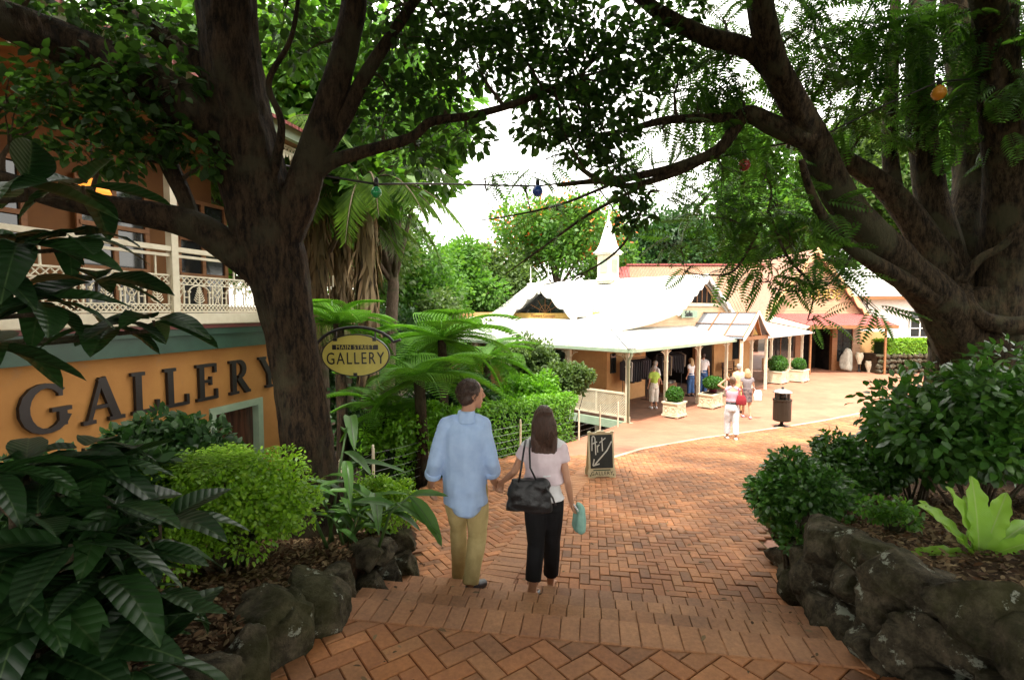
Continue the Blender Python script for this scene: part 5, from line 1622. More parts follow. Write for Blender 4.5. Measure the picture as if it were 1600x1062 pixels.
for i, (px, d, h, rad, mt, lb) in enumerate(((470, 12.5, 12.5, 2.8, m_leaf_mid, 'bright leafed tree filling the fork of the big left tree'), (600, 15.5, 13.5, 3.2, m_leaf_mid, 'tall bright tree above the palms'), (330, 14, 14, 3.2, m_leaf_mid, 'tall tree above the gallery roof'), (1180, 45, 23, 5.0, m_leaf_mid, 'tall pale tree seen through the feathery branches, left one'), (1330, 47, 25, 5.5, m_leaf_olive, 'tall pale tree seen through the feathery branches, middle one'), (1480, 45, 25, 5.5, m_leaf_mid, 'tall pale tree seen through the feathery branches, right one'))):
    far_tree('garden_tree', lb, px, d, h, rad, 10000, mt, 150 + i, (.17 + d * .006, .27 + d * .008), zc=.64 if px < 1000 else .6)
# ------------------------------------------------------------------ palms with skirts of dead fronds
m_deadfrond = leafmat('dead_frond', [(.22, .15, .08), (.30, .22, .13), (.15, .10, .055), (.36, .28, .18)], rough=.9, trans=.15, tboost=.8, spec=.1)
m_palm = leafmat('palm_leaf', [(.05, .11, .018), (.08, .16, .025), (.12, .21, .035), (.045, .095, .018)], rough=.45, trans=.4, tboost=1.3)
def palm(px, d, h, skirt, seed, label, lean=0.0):
    x = (px - 800) / 800 * d; z0 = earth_h(x, d)
    t = empty('palm_tree', (x, d, z0), 0, label, 'palm tree', 'palms beside the gallery')
    g = np.random.default_rng(seed); rs = random.Random(seed)
    top = Vector((x + lean, d, z0 + h))
    tp = [Vector((x, d, z0 - .1)).lerp(top, k / 10) for k in range(11)]
    mb = MB(); mb.tube(tp, [.20 - .006 * k + (.02 if k % 2 else 0) for k in range(11)], 12, wob=.1)
    mb.build('trunk', m_barkG, t, smooth=True)
    # old fronds hanging against the stem
    n = 520
    zz = g.uniform(z0 + h - skirt, z0 + h - .1, n); a = g.uniform(0, 6.283, n); rr = g.uniform(.10, .28, n) * (1 - .4 * (z0 + h - zz) / skirt)
    P = np.stack([x + lean * (zz - z0) / h + rr * np.cos(a), d + rr * np.sin(a), zz], -1)
    X = np.stack([np.cos(a) * .12, np.sin(a) * .12, -np.ones(n)], -1) + g.normal(size=(n, 3)) * .13
    U = np.stack([np.cos(a), np.sin(a), np.zeros(n)], -1)
    V, F = scatter(tpl_leaf(.055, .02, .05), P, X, U, g.uniform(.4, .95, n))
    array_mesh('dead_frond_skirt', V, F, 4, m_deadfrond, t)
    # living crown: arching fronds with hanging leaflets
    for k in range(16):
        az = 2 * math.pi * k / 16 + rs.uniform(-.2, .2); el = rs.uniform(-.15, 1.0); L = rs.uniform(2.2, 3.0)
        pts_ = []
        dirv = Vector((math.cos(az) * math.cos(el), math.sin(az) * math.cos(el), math.sin(el)))
        p = top.copy()
        for i in range(11):
            pts_.append(p.copy()); p = p + dirv * (L / 10); dirv = (dirv + Vector((0, 0, -.17))).normalized()
        Ps, Xs, Us, Ss = [], [], [], []
        for i in range(1, 10):
            for j in range(6):
                q = pts_[i].lerp(pts_[i + 1], j / 6); tan = (pts_[i + 1] - pts_[i]).normalized(); side = tan.cross(Vector((0, 0, 1))).normalized()
                for sg in (-1, 1):
                    Ps.append(tuple(q)); Xs.append(tuple(side * sg * .7 + tan * .35 + Vector((0, 0, -.75 + rs.uniform(-.2, .2))))); Us.append(tuple(tan)); Ss.append(.55 * math.sin(math.pi * (.15 + .8 * i / 10)) * rs.uniform(.85, 1.1))
        V, F = scatter(tpl_leaf(.04, .02, .1), Ps, Xs, Us, Ss)
        fr = array_mesh('frond', V, F, 4, m_palm, t)
        mb = MB(); mb.tube(pts_, [.03 - .0026 * i for i in range(11)], 5); mb.build('midrib', m_barkG, fr)
    return t
palm(572, 12.0, 7.0, 4.2, 201, 'palm with a pale shaggy trunk right of the others', .05)
palm(540, 13.2, 6.6, 3.0, 202, 'middle palm with a short stubby trunk and shaggy skirt', -.1)
palm(500, 12.5, 7.4, 3.6, 203, 'palm closest to the big dark trunk', .0)

# ------------------------------------------------------------------ tree ferns
m_fernfrond = leafmat('tree_fern_frond', [(.05, .14, .014), (.075, .20, .018), (.11, .26, .025), (.06, .17, .016)], rough=.5, trans=.4, tboost=1.3)
def fern_frond_mesh(L=1.0, n=26):
    """bipinnate frond along +x, drooping"""
    V = []; F = []
    for i in range(n):
        t = (i + 1) / (n + 1); x = t * L; z = .16 * math.sin(t * 2.3) - .34 * t * t
        wl_ = .30 * L * math.sin(math.pi * min(1, .10 + .9 * t) ** .8) ** .8 + .01
        for sg in (1, -1):
            m = 8
            for j in range(m):
                u = (j + .5) / m
                bx_ = x + wl_ * .25 * u; by = sg * wl_ * u; bz = z - .12 * wl_ * u
                ll = .055 * L * (1 - .65 * u)
                for s2 in (1, -1):
                    o = len(V)
                    V += [(bx_ - .012 * L, by, bz), (bx_ + s2 * ll * .5, by + sg * .012 * L + sg * ll * .1, bz + .004), (bx_ + s2 * ll, by + sg * ll * .3, bz - .006), (bx_ + .012 * L, by - sg * .004, bz)]
                    F.append((o, o + 1, o + 2, o + 3))
    o = len(V)
    for k in range(9):
        t = k / 8; z = .16 * math.sin(t * 2.3) - .34 * t * t
        V += [(t * L, .012 * (1.1 - t), z), (t * L, -.012 * (1.1 - t), z)]
    for k in range(8): F.append((o + 2 * k, o + 2 * k + 1, o + 2 * k + 3, o + 2 * k + 2))
    me = bpy.data.meshes.new('frond'); me.from_pydata(V, [], F); me.update(); me.materials.append(m_fernfrond)
    return me
me_fern = fern_frond_mesh()
def tree_fern(px, py, d, L, n, seed, label):
    c = PX(px, py, d); rs = random.Random(seed); z0 = earth_h(c.x, c.y)
    t = empty('tree_fern', (c.x, c.y, z0), 0, label, 'tree fern', 'tree ferns in the garden')
    mb = MB(); mb.tube([(c.x, c.y, z0 - .1), (c.x + .05, c.y, (z0 + c.z) / 2), (c.x, c.y, c.z)], [.13, .10, .09], 9, wob=.25); mb.build('trunk', m_barkL, t, smooth=True)
    Mi = root_inv(t)
    for k in range(int(n * 1.6)):
        az = 2 * math.pi * k / n + rs.uniform(-.2, .2)
        o = link_mesh('frond', me_fern, None, t)
        s_ = L * rs.uniform(.85, 1.12)
        o.matrix_basis = Mi @ Matrix.Translation(c) @ Matrix.Rotation(az, 4, 'Z') @ Matrix.Rotation(-(rs.uniform(-.02, .6) if k < n else rs.uniform(-.75, .05)), 4, 'Y') @ Matrix.Diagonal((s_, s_, s_, 1))
tree_fern(690, 530, 10.2, 1.5, 16, 1, 'large tree fern spreading in front of the white roof')
tree_fern(655, 590, 8.6, 1.25, 14, 2, 'tree fern just left of the man in the blue shirt')
tree_fern(528, 505, 9.2, 1.1, 12, 3, 'tree fern above the oval sign beside the dark trunk')
tree_fern(600, 640, 9.0, 1.0, 12, 4, 'low tree fern below the oval sign')
tree_fern(760, 560, 12.2, 1.2, 12, 5, 'tree fern beside the garden side of the verandah')

# ------------------------------------------------------------------ shrubs and hedges
def shrub(name, label, c, rad, n, size, mat, seed, nb=26, tpl=None, flat=.85, group=None, stems=True, cat='shrub', ground=None, cap=None):
    c = Vector(c)
    zg = ground if ground is not None else c.z - rad[2] * 1.1
    t = empty(name, (c.x, c.y, zg), 0, label, cat, group)
    (V, F), bc = blob_crown(c, rad, nb, n, size, tpl or tpl_leaf(.27, .07, .1), seed, flat)
    V[:, 2] = np.maximum(V[:, 2], zg + .02)
    if cap is not None: V[:, 2] = np.where(V[:, 2] > cap, cap + (V[:, 2] - cap) * .22, V[:, 2])
    array_mesh('foliage', V, F, 4, mat, t)
    mb = MB()
    for i in range(0, nb, 2): mb.tube([(c.x + random.uniform(-.08, .08), c.y + random.uniform(-.08, .08), zg - .05), (Vector((c.x, c.y, zg)) + Vector(bc[i])) / 2, Vector(bc[i])], [.016, .011, .005], 5)
    mb.build('stems', m_twig, t)
    return t
shrub('golden_shrub', 'bright lime green leafy shrub left of the dark tree trunk', PX(362, 800, 3.55), (.72, .54, .52), 24000, (.026, .045), m_leaf_lime, 301, nb=90, ground=1.72, cap=PX(365, 715, 3.55).z)
shrub('golden_shrub', 'bright lime shrub at the end of the left rock wall by the man', PX(598, 800, 4.7), (.36, .36, .38), 8000, (.026, .045), m_leaf_lime, 302, nb=36, ground=1.3)
shrub('dark_shrub', 'dark leafy undergrowth behind the large leaved shrub at the left edge', PX(90, 800, 3.3), (.95, .5, .46), 7000, (.06, .11), m_leaf_deep, 330, nb=40, ground=1.6)
shrub('dark_shrub', 'dark leafy undergrowth between the orange wall and the lime shrub', PX(265, 720, 4.4), (.75, .4, .34), 5000, (.06, .11), m_leaf_deep, 331, nb=30, ground=1.3)
shrub('garden_shrub', 'light green leafy bush directly behind the man, above the hedge', PX(835, 625, 13.2), (1.15, .8, .70), 9000, (.07, .12), m_leaf_box, 303, nb=44, ground=-.3)
shrub('garden_shrub', 'light green leafy bush left of the man, behind the wire fence', PX(650, 685, 9.0), (.95, .8, .6), 8000, (.06, .11), m_leaf_box, 304, nb=40, ground=-.1)
shrub('garden_shrub', 'wild olive green shrub against the cottage lattice', PX(885, 600, 14.0), (.85, .7, .62), 6000, (.07, .13), m_leaf_olive, 305, nb=26, ground=-.5)
shrub('garden_shrub', 'tall olive shrub below the verandah eave', PX(820, 575, 14.5), (1.0, .7, .9), 7000, (.07, .13), m_leaf_olive, 306, nb=30, ground=-.6)
shrub('glossy_shrub', 'large dark glossy bush in front of the right tree trunk', PX(1530, 690, 4.6), (1.0, .8, .80), 12000, (.075, .12), m_leaf_gloss, 307, nb=50, ground=1.55)
shrub('glossy_shrub', 'dark glossy bush at the lane edge left of the large right bush', PX(1432, 715, 5.2), (.45, .5, .70), 5000, (.075, .12), m_leaf_gloss, 312, nb=26, ground=1.4)
shrub('trailing_shrub', 'low dense shrub trailing over the right rock wall', PX(1248, 800, 4.5), (.36, .60, .52), 16000, (.045, .075), m_leaf_deep2 if 'm_leaf_deep2' in globals() else m_leaf_gloss, 308, nb=56, ground=1.0)
shrub('trailing_shrub', 'low dark green shrub between the trailing shrub and the glossy bush', PX(1340, 740, 5.2), (.5, .5, .4), 8000, (.045, .075), m_leaf_gloss, 309, nb=30, ground=1.3)
shrub('rose_bush', 'small sparse rose bush beside the bird nest fern', PX(1395, 815, 3.55), (.22, .2, .2), 700, (.03, .05), m_leaf_mid, 310, nb=12, ground=1.98)
shrub('garden_shrub', 'dark leafy undergrowth beneath the tree ferns, left part', PX(600, 690, 9.8), (1.2, .8, .8), 7000, (.09, .16), m_leaf_deep, 320, nb=30, ground=-.3)
shrub('garden_shrub', 'dark leafy undergrowth beneath the tree ferns, right part', PX(715, 640, 11.2), (1.3, .8, .9), 7000, (.09, .16), m_leaf_deep, 321, nb=30, ground=-.4)
shrub('garden_shrub', 'bright leafy bush between the man and the wire fence', PX(770, 640, 12.4), (.9, .7, .6), 7000, (.06, .11), m_leaf_box, 322, nb=34, ground=-.1)
def hedge(name, label, pts, w, h, n, mat, size, ground=None):
    """clipped hedge along a ground line: dense leaves on a box skin"""
    A = [Vector(p) for p in pts]
    zb = lambda p: (earth_h(p.x, p.y) if ground is None else ground)
    t = empty(name, (A[0].x, A[0].y, zb(A[0])), 0, label, 'hedge')
    P, X, U = [], [], []
    segs = [(A[i], A[i + 1], (A[i + 1] - A[i]).length) for i in range(len(A) - 1)]; tot = sum(s_[2] for s_ in segs)
    for _ in range(n):
        u = random.uniform(0, tot)
        for a, c, L in segs:
            if u <= L: break
            u -= L
        p = a.lerp(c, u / L); d = (c - a).normalized(); nrm = Vector((-d.y, d.x, 0))
        f = random.random()
        top = h + .05 * mnoise.noise(p * 1.5)
        if f < .42: q = p + nrm * random.uniform(-w, w); z = top + random.uniform(-.06, .04); o = Vector((0, 0, 1))
        else:
            sg = -1 if f < .72 else 1
            q = p + nrm * sg * (w + random.uniform(-.07, .03)); z = random.uniform(.0, top); o = nrm * sg
        P.append((q.x, q.y, zb(q) + z)); r_ = Vector(rdir(1)[0]); X.append(tuple(o * .7 + r_)); U.append(tuple(o + r_ * .4 + Vector((0, 0, .4))))
    V, F = scatter(tpl_leaf(.3, .07, .1), P, X, U, rng.uniform(size[0], size[1], n))
    array_mesh('foliage', V, F, 4, mat, t)
    mb = MB()
    for a, c, L in segs:
        for k in range(int(L / .35)):
            p = a.lerp(c, (k + .5) / max(1, int(L / .35))); mb.tube([(p.x, p.y, zb(p) - .05), (p.x + .04, p.y, zb(p) + h * .5), (p.x, p.y, zb(p) + h * .9)], [.02, .015, .006], 5)
        d = (c - a).normalized(); nrm = Vector((-d.y, d.x, 0)) * w * .72
        zm = zb((a + c) / 2)
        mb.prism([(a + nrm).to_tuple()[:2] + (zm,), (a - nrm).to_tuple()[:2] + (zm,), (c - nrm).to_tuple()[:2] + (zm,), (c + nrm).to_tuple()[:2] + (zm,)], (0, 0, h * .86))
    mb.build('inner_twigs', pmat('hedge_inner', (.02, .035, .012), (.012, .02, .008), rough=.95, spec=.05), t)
    return t
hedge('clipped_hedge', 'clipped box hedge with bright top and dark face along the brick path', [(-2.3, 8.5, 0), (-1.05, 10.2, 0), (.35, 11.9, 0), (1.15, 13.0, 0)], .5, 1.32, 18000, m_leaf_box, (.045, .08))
hedge('clipped_hedge', 'clipped hedge in the stone planter by the white building', [(21.3, 29.6, 0), (24.6, 30.1, 0)], .5, .75, 5000, m_leaf_lime, (.10, .17), ground=1.12)
random.seed(31)
# stone planter under the far hedge
spl = empty('stone_planter', (23.2, 29.6, 0), 0, 'low dry stone planter wall below the far clipped hedge', 'stone planter')
Mi = root_inv(spl)
for row in range(4):
    x = 20.8 + random.uniform(0, .2)
    while x < 25.2:
        w_ = random.uniform(.28, .5); fy = 28.95 + (x - 20.8) * .16
        rock(spl, Mi, (x, fy, .15 + row * .28), (w_ * .58, .2, .17), (random.uniform(-.1, .1), random.uniform(-.1, .1), .16), random.choice(ROCKS_LO), 'stone'); x += w_
MB().prism([(20.8, 29.05, .02), (25.2, 29.75, .02), (25.2, 30.9, .02), (20.8, 30.4, .02)], (0, 0, 1.08)).build('planter_soil', m_soil, spl)

# ------------------------------------------------------------------ big-leaved plants near the camera
def big_leaf_mesh(name, w=.19, n=9, m=6, droop=.25, fold=.08, wave=0.0, mat=None, tip=1.6, seed=1, base_w=.25):
    V = []; F = []
    rs = random.Random(seed)
    for i in range(n + 1):
        t = i / n
        prof = math.sin(math.pi * min(1, t ** .8 * .96 + .02)) ** .75 * (1 - .25 * max(0, .35 - t))
        hw = w * max(.012, prof) * (1 if t < .98 else .3)
        for j in range(m + 1):
            s_ = (j / m) * 2 - 1
            z = -droop * t * t + fold * abs(s_) * (hw / w) + wave * math.sin(i * 1.9 + (3 if s_ > 0 else 0)) * abs(s_) ** 2
            V.append((t, s_ * hw, z))
    for i in range(n):
        for j in range(m):
            k = i * (m + 1) + j; F.append((k, k + 1, k + m + 2, k + m + 1))
    me = bpy.data.meshes.new(name); me.from_pydata(V, [], F); me.update()
    me.polygons.foreach_set('use_smooth', [True] * len(me.polygons))
    if mat: me.materials.append(mat)
    return me
def veined(name, cols, rough=.28, trans=.2, spec=.6, vein=(.05, .09, .03), ribs=4.5):
    """large leaf with a pale midrib and sunken side veins (leaf length is 1 in object space)"""
    m, nt, b, out = new_mat(name)
    oi = nt.nodes.new('ShaderNodeObjectInfo'); tc = nt.nodes.new('ShaderNodeTexCoord')
    col = ramp(nt, oi.outputs['Random'], [(i / (len(cols) - 1), c) for i, c in enumerate(cols)])
    sp_ = nt.nodes.new('ShaderNodeSeparateXYZ'); nt.links.new(tc.outputs['Object'], sp_.inputs[0])
    ab = nt.nodes.new('ShaderNodeMath'); ab.operation = 'ABSOLUTE'; nt.links.new(sp_.outputs['Y'], ab.inputs[0])
    mr = N(nt, 'ShaderNodeMapRange', **{'From Min': .004, 'From Max': .012, 'To Min': 1, 'To Max': 0}); nt.links.new(ab.outputs[0], mr.inputs['Value'])
    # side veins: bands of x - 0.9|y|
    mu = nt.nodes.new('ShaderNodeMath'); mu.operation = 'MULTIPLY_ADD'; mu.inputs[1].default_value = -.9
    nt.links.new(ab.outputs[0], mu.inputs[0]); nt.links.new(sp_.outputs['X'], mu.inputs[2])
    sc_ = nt.nodes.new('ShaderNodeMath'); sc_.operation = 'MULTIPLY'; sc_.inputs[1].default_value = ribs * 2 * math.pi
    sn = nt.nodes.new('ShaderNodeMath'); sn.operation = 'SINE'; pw = nt.nodes.new('ShaderNodeMath'); pw.operation = 'ABSOLUTE'
    nt.links.new(mu.outputs[0], sc_.inputs[0]); nt.links.new(sc_.outputs[0], sn.inputs[0]); nt.links.new(sn.outputs[0], pw.inputs[0])
    mx = nt.nodes.new('ShaderNodeMix'); mx.data_type = 'RGBA'
    nt.links.new(mr.outputs['Result'], mx.inputs['Factor']); nt.links.new(col, mx.inputs['A']); mx.inputs['B'].default_value = (*vein, 1)
    nt.links.new(mx.outputs['Result'], b.inputs['Base Color'])
    b.inputs['Roughness'].default_value = rough; b.inputs['Specular IOR Level'].default_value = spec
    bp = N(nt, 'ShaderNodeBump', Strength=.3, Distance=.01); nt.links.new(pw.outputs[0], bp.inputs['Height']); nt.links.new(bp.outputs[0], b.inputs['Normal'])
    tr = nt.nodes.new('ShaderNodeBsdfTranslucent'); nt.links.new(mx.outputs['Result'], tr.inputs['Color'])
    ms = nt.nodes.new('ShaderNodeMixShader'); ms.inputs[0].default_value = trans
    nt.links.new(b.outputs[0], ms.inputs[1]); nt.links.new(tr.outputs[0], ms.inputs[2]); nt.links.new(ms.outputs[0], out.inputs[0])
    return m
m_magno = veined('veined_dark_leaf', [(.007, .026, .007), (.013, .040, .010), (.022, .066, .014), (.010, .032, .009)], rough=.4, spec=.45)
m_nest = veined('birds_nest_leaf', [(.20, .40, .03), (.26, .47, .04), (.22, .43, .035)], rough=.4, trans=.35, vein=(.30, .45, .10), ribs=26)
m_ginger = veined('ginger_leaf', [(.04, .12, .018), (.06, .16, .022), (.08, .19, .028)], rough=.35, trans=.3, ribs=22)
LEAFM = [big_leaf_mesh('leaf', .215, droop=dr, fold=fo, wave=wv, mat=m_magno, seed=i) for i, (dr, fo, wv) in enumerate(((.25, .07, .008), (.45, .05, .012), (.12, .09, .006), (.6, .06, .01)))]
def place_leaf(me, parent, Mi, p, d, up, s_, name='leaf'):
    d = Vector(d).normalized(); y = Vector(up).cross(d)
    if y.length < 1e-3: y = Vector((1, 0, 0)).cross(d)
    y.normalize(); z = d.cross(y)
    M = Matrix((d * s_, y * s_, z * s_)).transposed().to_4x4(); M.translation = Vector(p)
    o = link_mesh(name, me, None, parent); o.matrix_basis = Mi @ M
    return o
def broadleaf(label, base, rosettes, seed, L=(.25, .42)):
    rs = random.Random(seed)
    t = empty('broadleaf_shrub', base, 0, label, 'shrub'); Mi = root_inv(t)
    for (px, py, d, n) in rosettes:
        c = PX(px, py, d); mb = MB()
        mid = Vector((base[0] + (c.x - base[0]) * .18, (base[1] + c.y) / 2, c.z - .16))
        mb.tube([Vector(base), mid, c - Vector((0, 0, .06)), c], [.022, .016, .012, .008], 6); mb.build('stem', m_twig, t, smooth=True)
        a0 = rs.uniform(0, 6.28)
        for k in range(n):
            az = a0 + k * 2.4; el = rs.uniform(-.45, .5)
            dv = Vector((math.cos(az) * math.cos(el), math.sin(az) * math.cos(el), math.sin(el)))
            place_leaf(rs.choice(LEAFM), t, Mi, c - dv * -.03, dv, Vector((rs.uniform(-.35, .35), rs.uniform(-.35, .35), 1)), rs.uniform(*L))
    return t
broadleaf('large leaved dark shrub filling the lower left corner', (-2.0, 2.0, 1.85), [(40, 730, 2.3, 9), (150, 735, 2.5, 7), (60, 810, 2.1, 9), (170, 790, 2.3, 8), (250, 820, 2.5, 7), (60, 920, 1.95, 9), (160, 900, 2.1, 8), (60, 1020, 1.85, 8), (160, 1010, 1.95, 8), (240, 930, 2.2, 6), (-30, 740, 2.1, 8), (-40, 900, 1.9, 8), (210, 1040, 1.9, 6), (110, 850, 2.0, 7), (90, 770, 2.3, 7), (210, 860, 2.35, 7), (110, 960, 2.0, 7), (20, 860, 2.0, 7), (130, 700, 2.6, 6), (200, 980, 2.05, 6)], 11)
broadleaf('large leaved dark shrub across the gallery balcony at the left edge', (-3.5, 2.2, 1.7), [(30, 380, 2.3, 8), (110, 370, 2.5, 7), (60, 470, 2.3, 8), (150, 440, 2.6, 6), (240, 500, 2.9, 6), (170, 510, 2.8, 6), (-20, 540, 2.3, 7), (40, 290, 2.4, 6), (130, 290, 2.6, 6), (-40, 430, 2.2, 7)], 12, L=(.26, .42))
# bird's nest fern
bnf = empty('birds_nest_fern', PX(1530, 880, 2.95), 0, 'bright green rosette fern with long strap leaves on the right bed', 'fern')
Mi = root_inv(bnf); me_nest = []
for i, dr in enumerate((.12, .3, .55)):
    Vn, Fn = [], []; n_, m_ = 22, 6; rs = random.Random(i)
    for a in range(n_ + 1):
        t = a / n_; hw = .135 * (.22 + .78 * math.sin(math.pi * min(1, .08 + .80 * t)) ** 1.2) * math.sqrt(max(.004, 1 - max(0, (t - .78) / .22) ** 2))
        for j in range(m_ + 1):
            q = j / m_ * 2 - 1
            Vn.append((t, q * hw * (1 + .10 * math.sin(a * 1.7 + q * 2 + i)), -dr * t * t + .05 * abs(q) * hw / .135 + .022 * q * q * math.sin(a * 1.25 + (2.2 if q > 0 else 0) + i)))
    for a in range(n_):
        for j in range(m_):
            k = a * (m_ + 1) + j; Fn.append((k, k + 1, k + m_ + 2, k + m_ + 1))
    me = bpy.data.meshes.new('frond'); me.from_pydata(Vn, [], Fn); me.update(); me.polygons.foreach_set('use_smooth', [True] * len(me.polygons)); me.materials.append(m_nest); me_nest.append(me)
c = PX(1530, 872, 2.95)
for k, (dx, dy, dz, s_, q) in enumerate(((-.25, .1, 1, .42, 0), (.05, .12, 1, .46, 0), (-.65, .0, .75, .45, 0), (.35, .05, .85, .42, 1), (.75, .1, .6, .42, 1), (-.9, -.1, .30, .40, 2), (.55, -.35, .65, .36, 1), (-.5, .35, .8, .38, 0), (.95, -.2, .25, .36, 2), (-1.0, .1, .1, .38, 2), (.2, .45, .85, .36, 0), (.1, -.7, .4, .28, 2), (.8, .4, .45, .36, 1))):
    place_leaf(me_nest[q], bnf, Mi, c + Vector((dx, dy, 0)) * .03, (dx, dy, dz), Vector((-dx * dz * .9, -dy * dz - .55, 1.0)), s_ * 1.02, 'frond')
# strap-leaved ginger at the foot of the left tree
me_gin = [big_leaf_mesh('leaf', .13, n=10, m=4, droop=dr, fold=.06, wave=.01, mat=m_ginger, seed=i) for i, dr in enumerate((.15, .4, .7))]
def ginger(label, base, stems, seed):
    rs = random.Random(seed); t = empty('ginger_plant', base, 0, label, 'plant'); Mi = root_inv(t)
    for (px, py, d, n, s_) in stems:
        c = PX(px, py, d); mb = MB(); b0 = Vector(base) + Vector((rs.uniform(-.12, .12), rs.uniform(-.12, .12), -.05))
        ps = [b0, b0.lerp(c, .5) + Vector((0, 0, .06)), c]; mb.tube(ps, [.016, .012, .007], 6); mb.build('stem', m_ginger_stem, t, smooth=True)
        for k in range(n):
            q = b0.lerp(c, .45 + .55 * (k + 1) / n); az = rs.uniform(0, 6.28)
            dv = Vector((math.cos(az), math.sin(az) * .7, rs.uniform(-.1, .7)))
            place_leaf(rs.choice(me_gin), t, Mi, q, dv, (0, 0, 1), s_ * rs.uniform(.8, 1.15))
m_ginger_stem = pmat('green_stem', (.06, .13, .025), (.04, .09, .02), rough=.5)
ginger('strap leaved plant at the foot of the big left tree', PX(530, 850, 4.2), [(540, 720, 4.2, 6, .36), (500, 760, 4.1, 5, .34), (585, 770, 4.15, 5, .36), (620, 790, 4.1, 4, .38), (560, 800, 4.0, 5, .30), (520, 810, 4.0, 4, .28), (450, 740, 4.0, 3, .3), (545, 650, 4.5, 4, .42)], 5)
gp = empty('ginger_plant', PX(600, 850, 3.9), 0, 'dark strap leaves reaching over the wall in front of the man', 'plant'); Mi = root_inv(gp)
mb = MB(); mb.tube([PX(590, 860, 3.95), PX(610, 800, 3.9), PX(640, 775, 3.9)], [.014, .011, .008], 6); mb.build('stem', m_ginger_stem, gp, smooth=True)
for a, bq, s_ in (((640, 775), (705, 842), .46), ((620, 785), (690, 815), .4), ((640, 775), (690, 760), .28), ((615, 790), (560, 770), .3)):
    p0, p1 = PX(a[0], a[1], 3.9), PX(bq[0], bq[1], 3.85); place_leaf(me_gin[1], gp, Mi, p0, p1 - p0, (0, -.5, 1), s_)
# small seedlings on the left bed, grass tufts at the foot of the steps
for i, (px, py, d, lb) in enumerate(((310, 935, 2.95, 'small pale green seedling in the litter of the left bed'), (270, 1005, 2.6, 'tiny seedling near the bottom edge of the left bed'), (1590, 905, 2.75, 'tiny green seedling under the bird nest fern'))):
    sd = empty('seedling', PX(px, py, d), 0, lb, 'seedling'); Mi = root_inv(sd)
    for k in range(5):
        az = k * 1.3; place_leaf(me_gin[0], sd, Mi, PX(px, py, d), (math.cos(az), math.sin(az), .6), (0, 0, 1), .075)
n = 700
pp = [step_xy(random.gauss(.55, .10) if random.random() < .4 else random.gauss(.86, .10), 1.14 + random.uniform(0, .05)) for _ in range(n)]
V, F = scatter(tpl_leaf(.05, .02, .1), [(p.x, p.y, 1.145) for p in pp], [(random.gauss(0, .4), random.gauss(0, .4), 1) for _ in pp], [(random.gauss(0, 1), random.gauss(0, 1), .1) for _ in pp], [random.uniform(.03, .075) for _ in pp])
tag(array_mesh('grass_tufts', V, F, 4, m_leaf_lime), 'short green grass growing along the foot of the steps', 'grass', kind='stuff')
# ================================================================== PEOPLE
def remesh(mb, voxel, it=4, fac=.5, fold=None):
    """union of closed shapes -> one continuous skin"""
    me = bpy.data.meshes.new('tmp'); me.from_pydata(mb.v, [], mb.f); me.update()
    o = bpy.data.objects.new('tmp', me)
    bm = bmesh.new(); bm.from_mesh(me); bmesh.ops.recalc_face_normals(bm, faces=bm.faces); bm.to_mesh(me); bm.free()
    m = o.modifiers.new('r', 'REMESH'); m.mode = 'VOXEL'; m.voxel_size = voxel
    s_ = o.modifiers.new('s', 'SMOOTH'); s_.iterations = it; s_.factor = fac
    out = eval_mesh(o)
    bpy.data.objects.remove(o); bpy.data.meshes.remove(me)
    if fold:
        amp, fx, fz, seed = fold
        out.update()
        nv = len(out.vertices)
        co = np.empty(nv * 3, np.float32); out.vertices.foreach_get('co', co); co = co.reshape(-1, 3)
        no = np.empty(nv * 3, np.float32); out.vertex_normals.foreach_get('vector', no); no = no.reshape(-1, 3)
        a = np.array([mnoise.noise((x * fx + seed, y * fx, z * fz)) + .5 * mnoise.noise((x * fx * 2.1 + seed, y * fx * 2.1, z * fz * 2.3)) for x, y, z in co.tolist()], np.float32)
        co = co + no * (amp * a)[:, None]
        out.vertices.foreach_set('co', co.ravel()); out.update()
    out.polygons.foreach_set('use_smooth', [True] * len(out.polygons))
    return out
def stack(mb, rings, seg=20):
    """elliptical rings (cx,cy,cz,rx,ry) bottom to top, closed"""
    o = len(mb.v)
    for cx, cy, cz, rx, ry in rings:
        for k in range(seg):
            a = 2 * math.pi * k / seg; mb.v.append((cx + rx * math.cos(a), cy + ry * math.sin(a), cz))
    for i in range(len(rings) - 1):
        for k in range(seg):
            k2 = (k + 1) % seg; mb.f.append((o + i * seg + k, o + i * seg + k2, o + (i + 1) * seg + k2, o + (i + 1) * seg + k))
    mb.f.append(tuple(o + k for k in range(seg))[::-1]); mb.f.append(tuple(o + (len(rings) - 1) * seg + k for k in range(seg)))
def limb(mb, pts, rad, seg=12, open_end=False):
    mb.tube(pts, rad, seg)
    for p, r_ in list(zip(pts, rad))[:-1 if open_end else None]: mb.ellipsoid(p, (r_, r_, r_), 10, 7)
